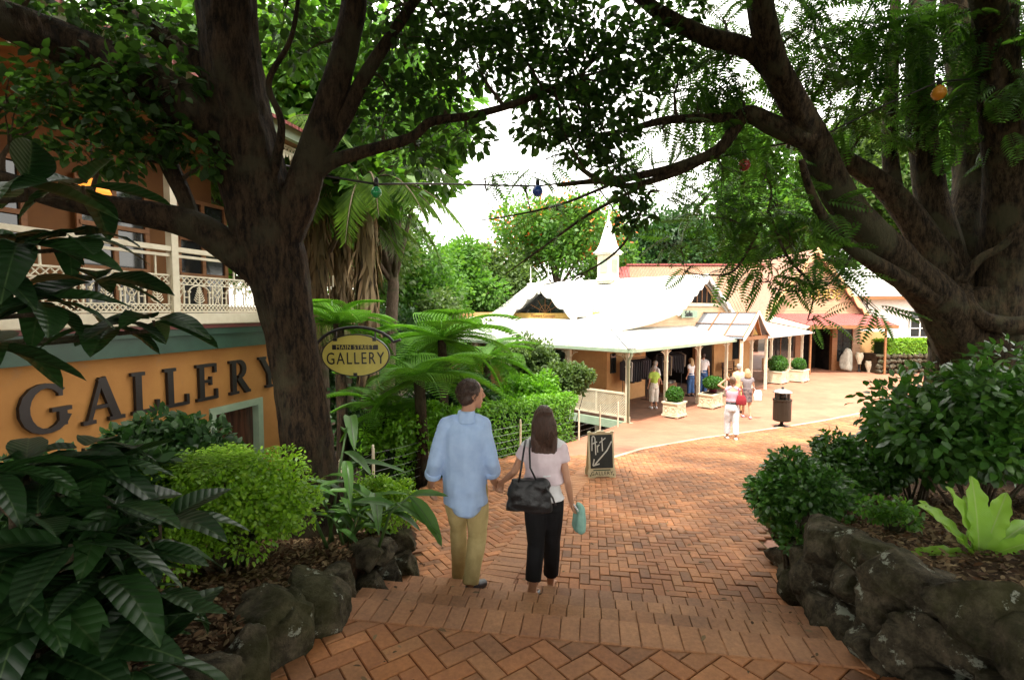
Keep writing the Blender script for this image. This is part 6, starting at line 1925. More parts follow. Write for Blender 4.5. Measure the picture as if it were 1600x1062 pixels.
def hand(mb, w, tip, side, s_=1.0, curl=.35, thumb=1):
    """palm from wrist w towards tip, five curled fingers, thumb leaving the side of the palm"""
    w = Vector(w); d = (Vector(tip) - w).normalized(); side = Vector(side); side = (side - d * side.dot(d)).normalized(); nrm = d.cross(side).normalized()
    M = Matrix((side, nrm, d)).transposed()
    mb.ellipsoid(w + d * .048 * s_, (.040 * s_, .016 * s_, .052 * s_), 12, 8, M)
    for k, (off, L) in enumerate(((-.030, .066), (-.010, .076), (.010, .072), (.029, .056))):
        b0 = w + d * .085 * s_ + side * off * s_; dd = d.copy(); p = b0.copy(); ps = [b0 - d * .02 * s_, b0.copy()]
        for j in range(3):
            dd = (dd + nrm * curl * (1 + .15 * k)).normalized(); p = p + dd * L * s_ / 3; ps.append(p.copy())
        limb(mb, ps, [.0098 * s_, .0098 * s_, .009 * s_, .0083 * s_, .0072 * s_], 8)
    t0 = w + d * .028 * s_ + side * thumb * .030 * s_
    limb(mb, [t0, t0 + side * thumb * .026 * s_ + d * .026 * s_ + nrm * .012 * s_, t0 + side * thumb * .032 * s_ + d * .056 * s_ + nrm * .026 * s_], [.012 * s_, .0105 * s_, .008 * s_], 8)
def rz_(v, a): return Matrix.Rotation(a, 3, 'Z') @ Vector(v)

SKIN = pmat('skin', (.50, .27, .17), (.43, .22, .135), scale=6, rough=.5, spec=.35)
SKIN2 = pmat('tanned_skin', (.44, .23, .14), (.37, .185, .11), scale=6, rough=.5, spec=.35)
HAIRM = {}
def hair_mat(name, c):
    return pmat(name, c, tuple(x * .55 for x in c), scale=30, rough=.42, stretch=(6, 6, .6), bump=.5, bscale=40)

def person(label, loc, rz, J, H, fem, skin, parts, vox=.011, head_turn=0.0, head_tilt=0.0, hands=True, group=None):
    """J: joints in the person's own frame (x right, y forward, z up)."""
    root = empty('person', loc, rz, label, 'person', group)
    V = lambda k: Vector(J[k])
    s_ = H / 1.75
    pel = (V('hipL') + V('hipR')) / 2; nk = V('neck'); sm = (V('shL') + V('shR')) / 2
    g0 = 0
    sw = (V('shR') - V('shL')).length / 2; hw = .15 * s_ if fem else .145 * s_
    def torso(grow=0.0, z_lo=None, z_hi=None, flare=0.0):
        ws = [(-.10, .86, .95), (0.0, 1.0, 1.0), (.12, .93 if not fem else .88, .92), (.30, .86 if not fem else .74, .86), (.52, .98 if not fem else .86, .95), (.75, 1.12 if not fem else 1.0, 1.0), (.90, 1.10 if not fem else .98, .86), (1.0, .80, .62), (1.06, .42, .45)]
        rings = []
        L = sm.z - pel.z
        for t, kx, ky in ws:
            c = pel.lerp(sm, t); z = pel.z + L * t
            if z_lo is not None and z < z_lo: continue
            if z_hi is not None and z > z_hi: continue
            rx = lerp(hw, max(sw * 1.02, hw * .9), min(1, max(0, t))) * kx + grow; ry = .112 * s_ * ky + grow
            rings.append((c.x, c.y, z, rx, ry))
        if z_lo is not None:
            c = pel.lerp(sm, (z_lo - pel.z) / L); rings.insert(0, (c.x, c.y, z_lo, hw * .98 + grow + flare, .112 * s_ + grow + flare))
        return rings
    # --- body skin
    mb = MB()
    stack(mb, torso(-.006))
    limb(mb, [nk - Vector((0, 0, .04)), nk + (V('head') - nk) * .6], [.058 * s_ * (.88 if fem else 1), .052 * s_ * (.88 if fem else 1)], 12)
    for q in 'LR': limb(mb, [nk + Vector((0, 0, .02)), nk.lerp(V('sh' + q), .55) + Vector((0, 0, -.02)), V('sh' + q) + Vector((0, 0, -.025))], [.038 * s_, .040 * s_, .036 * s_], 10)
    hd = V('head'); Mh = Matrix.Rotation(head_turn, 3, 'Z') @ Matrix.Rotation(head_tilt, 3, 'X')
    hs = s_
    mb.ellipsoid(hd + Mh @ Vector((0, -.006, .022)) * hs, (.076 * hs, .097 * hs, .098 * hs), 18, 14, Mh)
    mb.ellipsoid(hd + Mh @ Vector((0, .030, -.048)) * hs, (.056 * hs, .062 * hs, .068 * hs), 14, 10, Mh)
    mb.ellipsoid(hd + Mh @ Vector((0, .068, -.098)) * hs, (.026 * hs, .022 * hs, .022 * hs), 10, 7, Mh)
    limb(mb, [hd + Mh @ Vector((0, .092, .018)) * hs, hd + Mh @ Vector((0, .112, -.022)) * hs], [.010 * hs, .016 * hs], 8)
    mb.ellipsoid(hd + Mh @ Vector((0, .088, -.062)) * hs, (.026 * hs, .012 * hs, .012 * hs), 10, 7, Mh)
    for sg in (-1, 1):
        mb.ellipsoid(hd + Mh @ Vector((sg * .077, -.008, -.006)) * hs, (.010 * hs, .022 * hs, .034 * hs), 8, 8, Mh)
        mb.ellipsoid(hd + Mh @ Vector((sg * .032, .082, .034)) * hs, (.024 * hs, .012 * hs, .009 * hs), 8, 6, Mh)
    ar = .045 * s_ * (.84 if fem else 1)
    for q, sg in (('L', -1), ('R', 1)):
        a, e, w = V('sh' + q), V('el' + q), V('wr' + q)
        limb(mb, [a, a.lerp(e, .5), e, e.lerp(w, .35), w], [ar * .95, ar * .95, ar * .84, ar * .86, ar * .62], 12)
        if hands: hand(mb, w, J['hand' + q], J.get('side' + q, (0, 1, 0)), s_ * (.9 if fem else 1), J.get('curl', .35), 1)
        else: mb.ellipsoid(w.lerp(Vector(J['hand' + q]), .5), (.034 * s_, .034 * s_, .07 * s_), 8, 6)
        h, k, an, to = V('hip' + q), V('kn' + q), V('an' + q), V('to' + q)
        lr_ = .078 * s_
        limb(mb, [h, h.lerp(k, .5), k, k.lerp(an, .3), an], [lr_ * 1.06, lr_ * .92, lr_ * .68, lr_ * .70, lr_ * .44], 12)
        fd = (to - an); fd.z = 0; fd.normalize()
        heel = an - fd * .035 * s_ + Vector((0, 0, -.045 * s_))
        limb(mb, [heel, an.lerp(to, .5) + Vector((0, 0, -.012)), to], [.036 * s_, .038 * s_, .026 * s_], 10)
        if hands and fem:
            sd = Vector((fd.y, -fd.x, 0))
            for j in range(5): limb(mb, [to + sd * (j - 2) * .015, to + sd * (j - 2) * .017 + fd * (.028 - .005 * abs(j - 1))], [.0095, .0085], 6)
    body = link_mesh('body', remesh(mb, vox, 3), skin, root)
    # --- eyes and brows of near figures
    # --- clothing
    for p in parts:
        kind = p[0]; mat = p[1]; kw = p[2] if len(p) > 2 else {}
        mb = MB(); g = kw.get('grow', .014); nm = kw.get('name', kind)
        if kind in ('shirt', 'top'):
            rings = torso(g, z_lo=kw['hem'], flare=kw.get('flare', .01))
            if kw.get('loose'):
                wmin = max(r_[3] for r_ in rings) * kw['loose']; rings = [(r_[0], r_[1], r_[2], max(r_[3], wmin) if r_[2] < sm.z - .12 else r_[3], max(r_[4], .125 * s_) if r_[2] < sm.z - .12 else r_[4]) for r_ in rings]
            for q in 'LR': limb(mb, [nk + Vector((0, 0, -.005)), nk.lerp(V('sh' + q), .55) + Vector((0, 0, -.008)), V('sh' + q) + Vector((0, 0, -.012))], [.048 * s_, .052 * s_ + g * .5, .046 * s_ + g * .6], 12)
            rings = [r_ for r_ in rings if r_[2] < nk.z - kw.get('neck', .0)]
            stack(mb, rings)
            for q in 'LR':
                a, e, w = V('sh' + q), V('el' + q), V('wr' + q)
                sl_ = kw.get('sleeve', 1.0)
                a = a + Vector((0, 0, -.022)); ps = [a, a.lerp(e, min(1, sl_))] if sl_ <= 1 else [a, a.lerp(e, .5), e, e.lerp(w, sl_ - 1)]
                rr = [ar * 1.25 + g * .9, ar * 1.05 + g * 1.1] if sl_ <= 1 else [ar * 1.15 + g * .85, ar * 1.05 + g * .75, ar * .92 + g * .75, ar * .80 + g * .8]
                if sl_ > 0: limb(mb, ps, rr, 14, True)
            if kw.get('tail'): stack(mb, [(pel.x + .02, pel.y - .015, kw['hem'] - kw['tail'], hw * .45, .10 * s_), (pel.x + .015, pel.y - .01, kw['hem'] - kw['tail'] * .6, hw * .78, .125 * s_ + g), (pel.x, pel.y, kw['hem'] + .04, hw * .96 + g, .118 * s_ + g)])
            me = remesh(mb, vox * 1.0, 3, fold=(kw.get('fold', .007), 8, 2.4, 3.3))
            o = link_mesh(nm, me, mat, root)
            if kw.get('collar'):
                mc = MB(); stack(mc, [(nk.x, nk.y - .005, nk.z - .045, .088 * s_, .086 * s_), (nk.x, nk.y - .004, nk.z + .005, .074 * s_, .074 * s_), (nk.x + .004, nk.y, nk.z + .05, .066 * s_, .068 * s_)]); link_mesh('collar', remesh(mc, vox * .7, 2), mat, o)
            if kw.get('cuffs'):
                for q in 'LR':
                    e, w = V('el' + q), V('wr' + q); c0 = e.lerp(w, sl_ - 1 - .12); c1 = e.lerp(w, sl_ - 1 + .10)
                    mc = MB(); mc.tube([c0, c0.lerp(c1, .5), c1], [ar * .86 + g * .9, ar * .86 + g * 1.05, ar * .82 + g * 1.0], 16); link_mesh('cuff', remesh(mc, vox, 3, fold=(.004, 12, 12, 1)), mat, o)
        elif kind in ('trousers', 'skirt'):
            top_z = kw.get('waist', pel.z + .16 * s_)
            rg = [(pel.x, pel.y, pel.z - .09 * s_, hw * .96 + g, .115 * s_ + g), (pel.x, pel.y, pel.z, hw * 1.04 + g, .120 * s_ + g), (pel.x, pel.y, top_z, hw * .92 + g, .105 * s_ + g)]
            if kind == 'skirt': rg = [(pel.x, pel.y, kw['hem'], hw * 1.15 + g, .15 * s_ + g)] + rg
            stack(mb, rg)
            if kind == 'trousers':
                for q in 'LR':
                    h, k, an = V('hip' + q), V('kn' + q), V('an' + q); cut = kw.get('cut', .92); fl = kw.get('leg', 1.0)
                    e = k.lerp(an, cut)
                    limb(mb, [h, h.lerp(k, .45), k, k.lerp(an, cut * .5), e - (an - k).normalized() * .01], [(lr_ * 1.08 + g) * 1.0, (lr_ * .98 + g) * fl, (lr_ * .76 + g) * fl, (lr_ * .74 + g) * fl, (lr_ * .70 + g) * fl], 14, True)
            link_mesh(nm, remesh(mb, vox, 3, fold=(kw.get('fold', .006), 9, 3.0, 7.7)), mat, root)
            if kw.get('belt'):
                mc = MB(); stack(mc, [(pel.x, pel.y, top_z - .05, hw * .94 + g + .006, .107 * s_ + g + .006), (pel.x, pel.y, top_z - .015, hw * .94 + g + .006, .107 * s_ + g + .006)]); mc.build('belt', kw['belt'], root, True, world=False)
        elif kind == 'hair':
            st = kw.get('style', 'short'); b_ = hd + Mh @ Vector((0, -.018, .030)) * hs
            mb.ellipsoid(b_, (.086 * hs, .100 * hs, .098 * hs), 18, 12, Mh)
            mb.ellipsoid(hd + Mh @ Vector((0, -.045, -.02)) * hs, (.078 * hs, .066 * hs, .075 * hs), 14, 10, Mh)
            if st == 'long':
                dz = kw.get('len', .30)
                c = hd + Vector((0, -.055, 0)) * hs
                stack(mb, [(c.x - .005, c.y - .045, c.z - dz, .070 * hs, .026 * hs), (c.x, c.y - .050, c.z - dz * .85, .105 * hs, .036 * hs), (c.x + .0, c.y - .045, c.z - dz * .5, .115 * hs, .048 * hs), (c.x, c.y - .02, c.z - .02, .105 * hs, .075 * hs), (c.x, c.y + .02, c.z + .05, .085 * hs, .08 * hs)])
            if hands and st == 'long':
                pass
            me = remesh(mb, vox * .8, 2, fold=(.007 if st == 'long' else .005, 24, 3 if st == 'long' else 24, 1.1)); ho = link_mesh('hair', me, mat, root)
            if hands:                                  # loose strands lying over the mass of hair
                ms = MB(); rs = random.Random(4)
                for _ in range(260 if st == 'long' else 320):
                    if st == 'long':
                        x0 = rs.uniform(-.085, .085) * hs; ps = []
                        yb = lambda x: -.088 * hs * math.sqrt(max(.02, 1 - (x / (.118 * hs)) ** 2))
                        L = dz * rs.uniform(.75, 1.06)
                        for k in range(7):
                            t = k / 6; xx = x0 * (.55 + .75 * math.sin(math.pi * min(1, t * .62 + .05))) + rs.uniform(-.004, .004)
                            ps.append((c.x + xx, c.y + yb(xx) * (.72 + .32 * math.sin(math.pi * min(1, t + .15))) - .012 - .012 * t, c.z + .09 * hs - t * (L + .08 * hs)))
                    else:
                        u = Vector((rs.gauss(0, 1), rs.gauss(-.5, 1), rs.gauss(.5, .9))).normalized()
                        if u.y > .35 and u.z < .25: continue
                        p = b_ + Mh @ Vector((u.x * .087, u.y * .101, u.z * .099)) * hs; dn = Mh @ Vector((u.x * .3, -.35, -.75))
                        ps = [p - Vector(dn) * .002, p + (Mh @ u) * .004 + Vector(dn) * .012, p + (Mh @ u) * .003 + Vector(dn) * .024]
                    n_ = len(ps); ms.tube(ps, [.0026 * (1 - .75 * i / n_) for i in range(n_)], 4)
                tag(ms.build('strands', mat, ho, True, world=False), kind='stuff')
        elif kind == 'shoes':
            for q in 'LR':
                an, to = V('an' + q), V('to' + q); fd = (to - an); fd.z = 0; fd.normalize(); mc = MB()
                heel = an - fd * .042 * s_ + Vector((0, 0, -.042 * s_))
                limb(mc, [heel, an.lerp(to, .5) + Vector((0, 0, -.010)), to + fd * .015], [.046 * s_, .047 * s_, .036 * s_], 12)
                link_mesh('shoe', remesh(mc, vox * .8, 2), mat, root)
        elif kind == 'sandals':
            for q in 'LR':
                an, to = V('an' + q), V('to' + q); fd = (to - an); fd.z = 0; fd.normalize(); sd = Vector((fd.y, -fd.x, 0)); mc = MB()
                zb = min(an.z, to.z) - .075 * s_ if kw.get('zb') is None else kw['zb'][q]
                zb = to.z - .034
                ring = [Vector((an.x, an.y, zb)) - fd * .065 + sd * o_ for o_ in (-.03, .03)] + [Vector((to.x, to.y, zb)) + fd * .035 + sd * .045, Vector((to.x, to.y, zb)) + fd * .055, Vector((to.x, to.y, zb)) + fd * .035 - sd * .045]
                mc.prism(ring, (0, 0, .014)); mc.build('sandal', mat, root, world=False)
    return root
def simple_pose(H, stride=.18, sway=0.0, armL=None, armR=None, wide=1.0):
    k = H / 1.75
    J = dict(hipL=(-.085, 0, .90), hipR=(.085, 0, .90), knL=(-.09, stride * .55, .48), knR=(.09, -stride * .2, .47), anL=(-.085, stride * .6, .085), anR=(.085, -stride * .9, .10),
             toL=(-.10, stride * .6 + .14, .034), toR=(.10, -stride * .9 + .13, .034), shL=(-.165 * wide, 0, 1.40), shR=(.165 * wide, 0, 1.40), neck=(0, .01, 1.47), head=(0, .03, 1.625),
             elL=(-.22, -.06, 1.12), elR=(.22, .02, 1.12), wrL=(-.23, .04, .88), wrR=(.24, .12, .88), handL=(-.23, .07, .78), handR=(.24, .15, .78))
    if armL: J['elL'], J['wrL'], J['handL'] = armL
    if armR: J['elR'], J['wrR'], J['handR'] = armR
    return {q: tuple(x * k for x in v) for q, v in J.items()}

def cloth(name, c, c2=None, rough=.85): return pmat(name, c, c2 or tuple(x * .82 for x in c), scale=14, rough=rough, spec=.2, bump=.15, bscale=220)
c_blue = cloth('light_blue_cotton', (.40, .54, .78), (.34, .47, .72))
c_khaki = cloth('khaki_twill', (.52, .42, .20), (.43, .34, .15))
c_black = cloth('black_cotton', (.012, .012, .014), (.008, .008, .009))
c_pinkw = cloth('pale_pink_cotton', (.72, .60, .64), (.64, .52, .56))
c_white = cloth('white_cotton', (.76, .76, .78), (.68, .68, .70))
c_shoe = pmat('dark_leather', (.035, .03, .04), (.02, .018, .024), rough=.4)
h_brown = hair_mat('dark_brown_hair', (.055, .026, .014)); h_long = hair_mat('chestnut_hair', (.075, .033, .018))
h_blond = hair_mat('blonde_hair', (.48, .33, .16)); h_grey = hair_mat('grey_hair', (.42, .40, .37)); h_mid = hair_mat('brown_hair', (.14, .07, .035))

MAN = Vector((-.325, 4.08, 1.285))
J = dict(hipL=(-.135, 0, .885), hipR=(.03, 0, .885), knL=(-.135, .20, .47), knR=(.04, .06, .46), anL=(-.14, .33, -.05), anR=(-.015, -.03, .085), toL=(-.16, .49, -.108), toR=(.075, .075, .037),
         shL=(-.205, -.01, 1.405), shR=(.085, .02, 1.41), neck=(-.045, .0, 1.462), head=(-.005, .03, 1.640),
         elL=(-.285, -.05, 1.10), elR=(.150, -.03, 1.10), wrL=(-.345, .05, .885), wrR=(.175, .09, .90), handL=(-.350, .09, .77), handR=(.20, .165, .80), sideL=(0, 1, -.2), sideR=(0, 1, .3), curl=.5)
person('man in a loose light blue shirt and khaki trousers stepping off the stairs', MAN, 0, J, 1.78, False, SKIN2,
       [('trousers', c_khaki, dict(leg=1.18, cut=1.0, fold=.013, grow=.004, waist=.93)), ('shirt', c_blue, dict(hem=.755, sleeve=1.5, grow=.030, flare=.012, fold=.017, collar=True, cuffs=True, loose=.93, tail=.075)),
        ('shoes', c_shoe), ('hair', h_brown, dict(style='short'))], vox=.0095, head_turn=R(-62))
WOM = Vector((.15, 3.98, 1.285))
J = dict(hipL=(.028, 0, .835), hipR=(.175, 0, .835), knL=(.045, .05, .44), knR=(.185, .19, .40), anL=(.01, -.03, .085), anR=(.185, .36, -.05), toL=(.035, .10, .033), toR=(.215, .49, -.112),
         shL=(-.035, 0, 1.255), shR=(.228, 0, 1.255), neck=(.097, .01, 1.315), head=(.10, .035, 1.455),
         elL=(-.13, .03, 1.035), elR=(.285, -.04, .985), wrL=(-.225, .17, .91), wrR=(.325, .03, .785), handL=(-.30, .25, .83), handR=(.345, .07, .68), sideL=(0, .5, -1), sideR=(0, 1, 0), curl=.5)
person('woman with long brown hair in a pale pink top and black trousers', WOM, 0, J, 1.60, True, SKIN,
       [('top', c_white, dict(hem=.835, sleeve=0, grow=.020, neck=.25, name='white_undershirt')), ('trousers', c_black, dict(leg=1.06, cut=.80, grow=.012, waist=.875)),
        ('top', c_pinkw, dict(hem=.965, sleeve=.42, grow=.017, neck=.02, fold=.013)), ('hair', h_long, dict(style='long', len=.29)), ('sandals', c_shoe)], vox=.009)
# her shoulder bag and the soft bag in her hand
m_bag = pmat('black_leather', (.014, .014, .016), (.009, .009, .010), scale=12, rough=.38, bump=.3, bscale=50)
hb = empty('shoulder_bag', WOM + Vector((-.02, -.17, .80)), R(-6), 'slouchy black leather shoulder bag on the long haired woman', 'bag')
mb = MB(); stack(mb, [(0, 0, 0, .17, .06), (0, 0, .06, .175, .075), (0, 0, .18, .15, .06), (.0, 0, .24, .13, .03)]); mb.ellipsoid((.08, -.01, .2), (.08, .05, .06)); mb.ellipsoid((-.09, 0, .12), (.08, .06, .09))
link_mesh('bag_body', remesh(mb, .01, 3, fold=(.014, 9, 9, 2)), m_bag, hb)
for sx in (-.06, .05): MB().tube([(sx * 1.3, -.02, .22), (sx * .6 - .02, -.035, .34), (sx * .4 - .02, .03, .45), (sx * .3 - .02, .15, .505), (sx * .3 - .02, .24, .47)], .008, 6).build('strap', m_bag, hb, True, world=False)
MB().tube([(.13, -.05, .2), (.18, -.07, .13), (.20, -.06, .07)], .008, 5).build('tassel', m_bag, hb, world=False)
m_teal = cloth('pale_green_fabric', (.30, .52, .44), (.22, .42, .36))
sb = empty('hand_bag', WOM + Vector((.385, .07, .53)), R(10), 'pale green fabric bag hanging from the long haired woman\'s right hand', 'bag')
mb = MB(); stack(mb, [(0, 0, 0, .03, .06), (.005, 0, .03, .05, .10), (.01, 0, .12, .045, .10), (.015, 0, .2, .03, .07), (.0, 0, .235, .012, .03)]); link_mesh('bag_body', remesh(mb, .009, 3, fold=(.012, 12, 5, 5)), m_teal, sb)
MB().tube([(-.005, -.05, .18), (-.035, -.03, .22), (-.035, .03, .22), (-.005, .05, .18)], .007, 6).build('handle', c_white, sb, True, world=False)

# visitors further down the lane
def gpos(px, d): x = (px - 800) / 800 * d; return Vector((x, d, path_h(d)))
c_tank = cloth('rose_tank', (.62, .38, .46)); c_pale = cloth('pale_grey_linen', (.62, .66, .72)); c_grey = cloth('grey_knit', (.24, .21, .22)); c_print = cloth('dark_print', (.06, .05, .06), (.22, .16, .15))
c_peach = cloth('peach_cotton', (.70, .44, .27)); c_lime = cloth('lime_cotton', (.40, .56, .10)); c_jean = cloth('blue_denim', (.05, .11, .26)); c_red = cloth('dark_red_cotton', (.30, .03, .04)); c_crop = cloth('off_white_linen', (.66, .63, .56))
GP = 'visitors walking by the cottage'
person('woman in a rose tank top and pale trousers raising a hand to her head', gpos(1147, 12.8), R(-8), simple_pose(1.62, .14, armL=((-.36, .02, 1.50), (-.16, .06, 1.66), (-.08, .04, 1.72))), 1.62, True, SKIN,
       [('trousers', c_pale, dict(leg=1.15, cut=.85, belt=c_black)), ('top', c_tank, dict(hem=.98, sleeve=0, grow=.012, neck=.09)), ('hair', h_mid, dict(style='short')), ('shoes', c_crop)], vox=.016, hands=False, group=GP)
rb = empty('shoulder_bag', gpos(1147, 12.8) + Vector((.17, -.13, .92)), R(-8), 'dark red shoulder bag of the woman in the rose tank top', 'bag')
mb = MB(); stack(mb, [(0, 0, 0, .12, .05), (0, 0, .12, .13, .055), (0, 0, .24, .09, .03)]); link_mesh('bag_body', remesh(mb, .02, 2), c_red, rb); MB().tube([(-.06, 0, .22), (-.05, .06, .42), (.02, .1, .46), (.06, .02, .22)], .01, 5).build('strap', c_red, rb, world=False)
person('blonde woman in a grey top and patterned skirt beside the bin', gpos(1170, 16.9), R(-12), simple_pose(1.66, .2), 1.66, True, SKIN,
       [('skirt', c_print, dict(hem=.55)), ('top', c_grey, dict(hem=.98, sleeve=.35, grow=.014, neck=.05)), ('hair', h_blond, dict(style='long', len=.2)), ('shoes', c_tank)], vox=.018, hands=False, group=GP)
person('grey haired man in a peach shirt next to the blonde woman', gpos(1157, 17.8), R(5), simple_pose(1.74, .1), 1.74, False, SKIN2,
       [('trousers', c_khaki, dict(leg=1.2, cut=1)), ('shirt', c_peach, dict(hem=.86, sleeve=.85, grow=.02)), ('hair', h_grey, {}), ('shoes', c_shoe)], vox=.018, hands=False, group=GP)
cb = empty('carrier_bag', gpos(1187, 16.7) + Vector((0, 0, .62)), 0, 'white carrier bag held out beside the blonde woman', 'bag')
mb = MB(); stack(mb, [(0, 0, 0, .13, .05), (0, 0, .2, .14, .06), (0, 0, .34, .10, .03)]); link_mesh('bag_body', remesh(mb, .02, 2, fold=(.012, 9, 9, 2)), c_white, cb); MB().tube([(-.06, 0, .32), (-.12, 0, .42), (-.2, 0, .46)], .008, 5).build('handle', c_white, cb, world=False)
def vpos(t, s_): return cw(t, s_, .025)
person('woman in a lime green shirt and cropped white trousers by the clothes', vpos(2.75, .62), R(10), simple_pose(1.60, .04), 1.60, True, SKIN,
       [('trousers', c_crop, dict(leg=1.25, cut=.55)), ('shirt', c_lime, dict(hem=.82, sleeve=.6, grow=.02)), ('hair', h_grey, {}), ('shoes', c_white)], vox=.018, hands=False, group=GP)
person('shopper in a white top and dark red skirt half hidden by a verandah post', vpos(3.75, 1.15), R(-60), simple_pose(1.66, .08), 1.66, True, SKIN,
       [('skirt', c_red, dict(hem=.35)), ('shirt', c_white, dict(hem=.85, sleeve=.9, grow=.025)), ('hair', h_grey, {}), ('shoes', c_shoe)], vox=.018, hands=False, group=GP)
person('shopper in a white shirt and blue jeans under the verandah', vpos(7.05, .75), R(-15), simple_pose(1.78, .06), 1.78, False, SKIN,
       [('trousers', c_jean, dict(leg=1.15, cut=1)), ('shirt', c_white, dict(hem=.95, sleeve=.6, grow=.02)), ('hair', h_brown, {}), ('shoes', c_shoe)], vox=.018, hands=False, group=GP)
person('long haired shopper in white and blue behind the wide planter', vpos(6.25, .9), R(30), simple_pose(1.62, .06), 1.62, True, SKIN,
       [('trousers', c_jean, dict(leg=1.1, cut=.9)), ('top', c_white, dict(hem=.9, sleeve=.4, grow=.016)), ('hair', h_blond, dict(style='long', len=.25)), ('shoes', c_shoe)], vox=.018, hands=False, group=GP)

# ================================================================== STREET FURNITURE AND SIGNS
m_planter = pmat('weathered_cream_planter', (.66, .60, .44), (.55, .48, .33), scale=7, rough=.7, dirt=((.40, .34, .2), 12, .6))
def planter(p, rz, sx, sy, h, label):
    r_ = empty('planter_box', p, rz, label, 'planter', 'cream planters along the verandah')
    MB().box((0, 0, h / 2 + .06), (sx, sy, h - .06)).build('box', m_planter, r_, world=False)
    MB().box((0, 0, h + .05), (sx + .07, sy + .07, .05)).build('rim', m_planter, r_, world=False)
    MB().box((0, 0, .085), (sx + .07, sy + .07, .06)).build('plinth', m_planter, r_, world=False)
    for a in (-1, 1):
        for b_ in (-1, 1): MB().box((a * (sx / 2 - .04), b_ * (sy / 2 - .04), .027), (.08, .08, .055)).build('foot', m_planter, r_, world=False)
    for k, (L, ax) in enumerate(((sx, 0), (sy, 1))):
        for sg in (-1, 1):
            n = 2
            for j in range(n):
                c = (j + .5) / n * L - L / 2; w_ = L / n - .07
                for q in (0, 1):   # raised moulding rectangles
                    z = .15 + q * (h - .24)
                    pos = (c, sg * (sy / 2 + .006), z) if ax == 0 else (sg * (sx / 2 + .006), c, z); size = (w_, .012, .025) if ax == 0 else (.012, w_, .025)
                    MB().box(pos, size).build('moulding', m_planter, r_, world=False)
                dm = MB()
                for i in range(4):
                    a0, a1 = i * math.pi / 2, (i + 1) * math.pi / 2
                    f = (lambda a: (c + .07 * math.cos(a), sg * (sy / 2 + .006), h / 2 + .05 + .09 * math.sin(a))) if ax == 0 else (lambda a: (sg * (sx / 2 + .006), c + .07 * math.cos(a), h / 2 + .05 + .09 * math.sin(a)))
                    dm.bar(f(a0), f(a1), .02, .012)
                dm.build('lozenge', m_planter, r_, world=False)
    MB().box((0, 0, h + .062), (sx - .08, sy - .08, .03)).build('soil', m_soil, r_, world=False)
m_ball = leafmat('topiary_leaf', [(.03, .10, .012), (.045, .14, .016), (.07, .19, .022)], rough=.45, trans=.3)
def topiary(p, r_, label, seed, sq=1.0):
    g = np.random.default_rng(seed); t = empty('topiary', p, 0, label, 'topiary', 'clipped bushes in the planters')
    n = 2600; q = g.normal(size=(n, 3)); q /= np.linalg.norm(q, axis=1, keepdims=True)
    c = np.array([p.x, p.y, p.z + r_ * sq * .85]); P = c + q * r_ * g.uniform(.86, 1.04, (n, 1)) * np.array([1, 1, sq])
    V, F = scatter(tpl_leaf(.32, .06, .1), P, q * .6 + g.normal(size=(n, 3)) * .7, q + g.normal(size=(n, 3)) * .3, g.uniform(.05, .085, n)); V[:, 2] = np.maximum(V[:, 2], p.z - .02)
    array_mesh('foliage', V, F, 4, m_ball, t)
    MB().ellipsoid(tuple(c), (r_ * .84, r_ * .84, r_ * .84 * sq), 14, 10).build('inner_twigs', MATS['hedge_inner'], t); MB().tube([p - Vector((0, 0, .04)), Vector(c)], .03, 6).build('stem', m_twig, t)
def P3(px, d): x = (px - 800) / 800 * d; return Vector((x, d, path_h(d)))
pa = P3(1056, 17.1); planter(pa, R(45), .60, .52, .46, 'cream planter with a small clipped ball, nearest the corner post'); topiary(pa + Vector((0, 0, .54)), .25, 'small round clipped bush in the nearest planter', 1)
pb = P3(1113, 18.9); planter(pb, R(45), .85, .52, .46, 'wide cream planter with a leafy pot, second from the corner')
topiary(pb + Vector((.1, .05, .72)), .33, 'spreading bush in the dark pot of the second planter', 2, .65)
pt = empty('flower_pot', pb + Vector((.1, .05, .535)), 0, 'dark plum coloured pot standing in the second planter', 'pot')
MB().lathe((0, 0, 0), [(.12, 0), (.16, .2), (.18, .21), (.18, .25), (.14, .25)], 16).build('pot_body', pmat('plum_glaze', (.12, .03, .05), (.08, .02, .035), rough=.35), pt, True, world=False)
pc = P3(1217, 25.3); planter(pc, R(45), .95, .7, .55, 'cream planter behind the bin'); topiary(pc + Vector((0, 0, .62)), .44, 'large round clipped bush behind the bin', 3, .9)
pd = P3(1250, 25.9); planter(pd, R(45), .95, .7, .55, 'rightmost cream planter with a small ball, facing the lane'); topiary(pd + Vector((0, 0, .62)), .30, 'small round clipped bush in the rightmost planter', 4)

# litter bin
m_bin = pmat('dark_brown_metal', (.030, .022, .015), (.020, .015, .010), scale=6, rough=.38, metal=.3)
m_steel = pmat('galvanised_lid', (.42, .42, .40), (.33, .33, .32), scale=5, rough=.35, metal=.8)
bp_ = P3(1226, 15.2); bi = empty('litter_bin', bp_, 0, 'dark brown round litter bin with a domed metal lid on the lane', 'litter bin')
MB().lathe((0, 0, 0), [(.22, 0), (.22, .03), (.10, .07), (.05, .10), (.05, .22)], 20).build('pedestal', m_bin, bi, True, world=False)
b = MB(); b.lathe((0, 0, .20), [(.22, 0), (.25, .02), (.25, .60), (.265, .61), (.265, .66), (.24, .66)], 24); b.build('drum', m_bin, bi, False, world=False)
for a in range(4):
    t = a * math.pi / 2 + .5; MB().box((.21 * math.cos(t), .21 * math.sin(t), .95), (.07, .035, .20), rz=t + math.pi / 2).build('lid_support', m_bin, bi, world=False)
MB().lathe((0, 0, .84), [(.10, 0), (.12, .03), (.12, .2), (.1, .21)], 14).build('inner_tube', m_bin, bi, True, world=False)
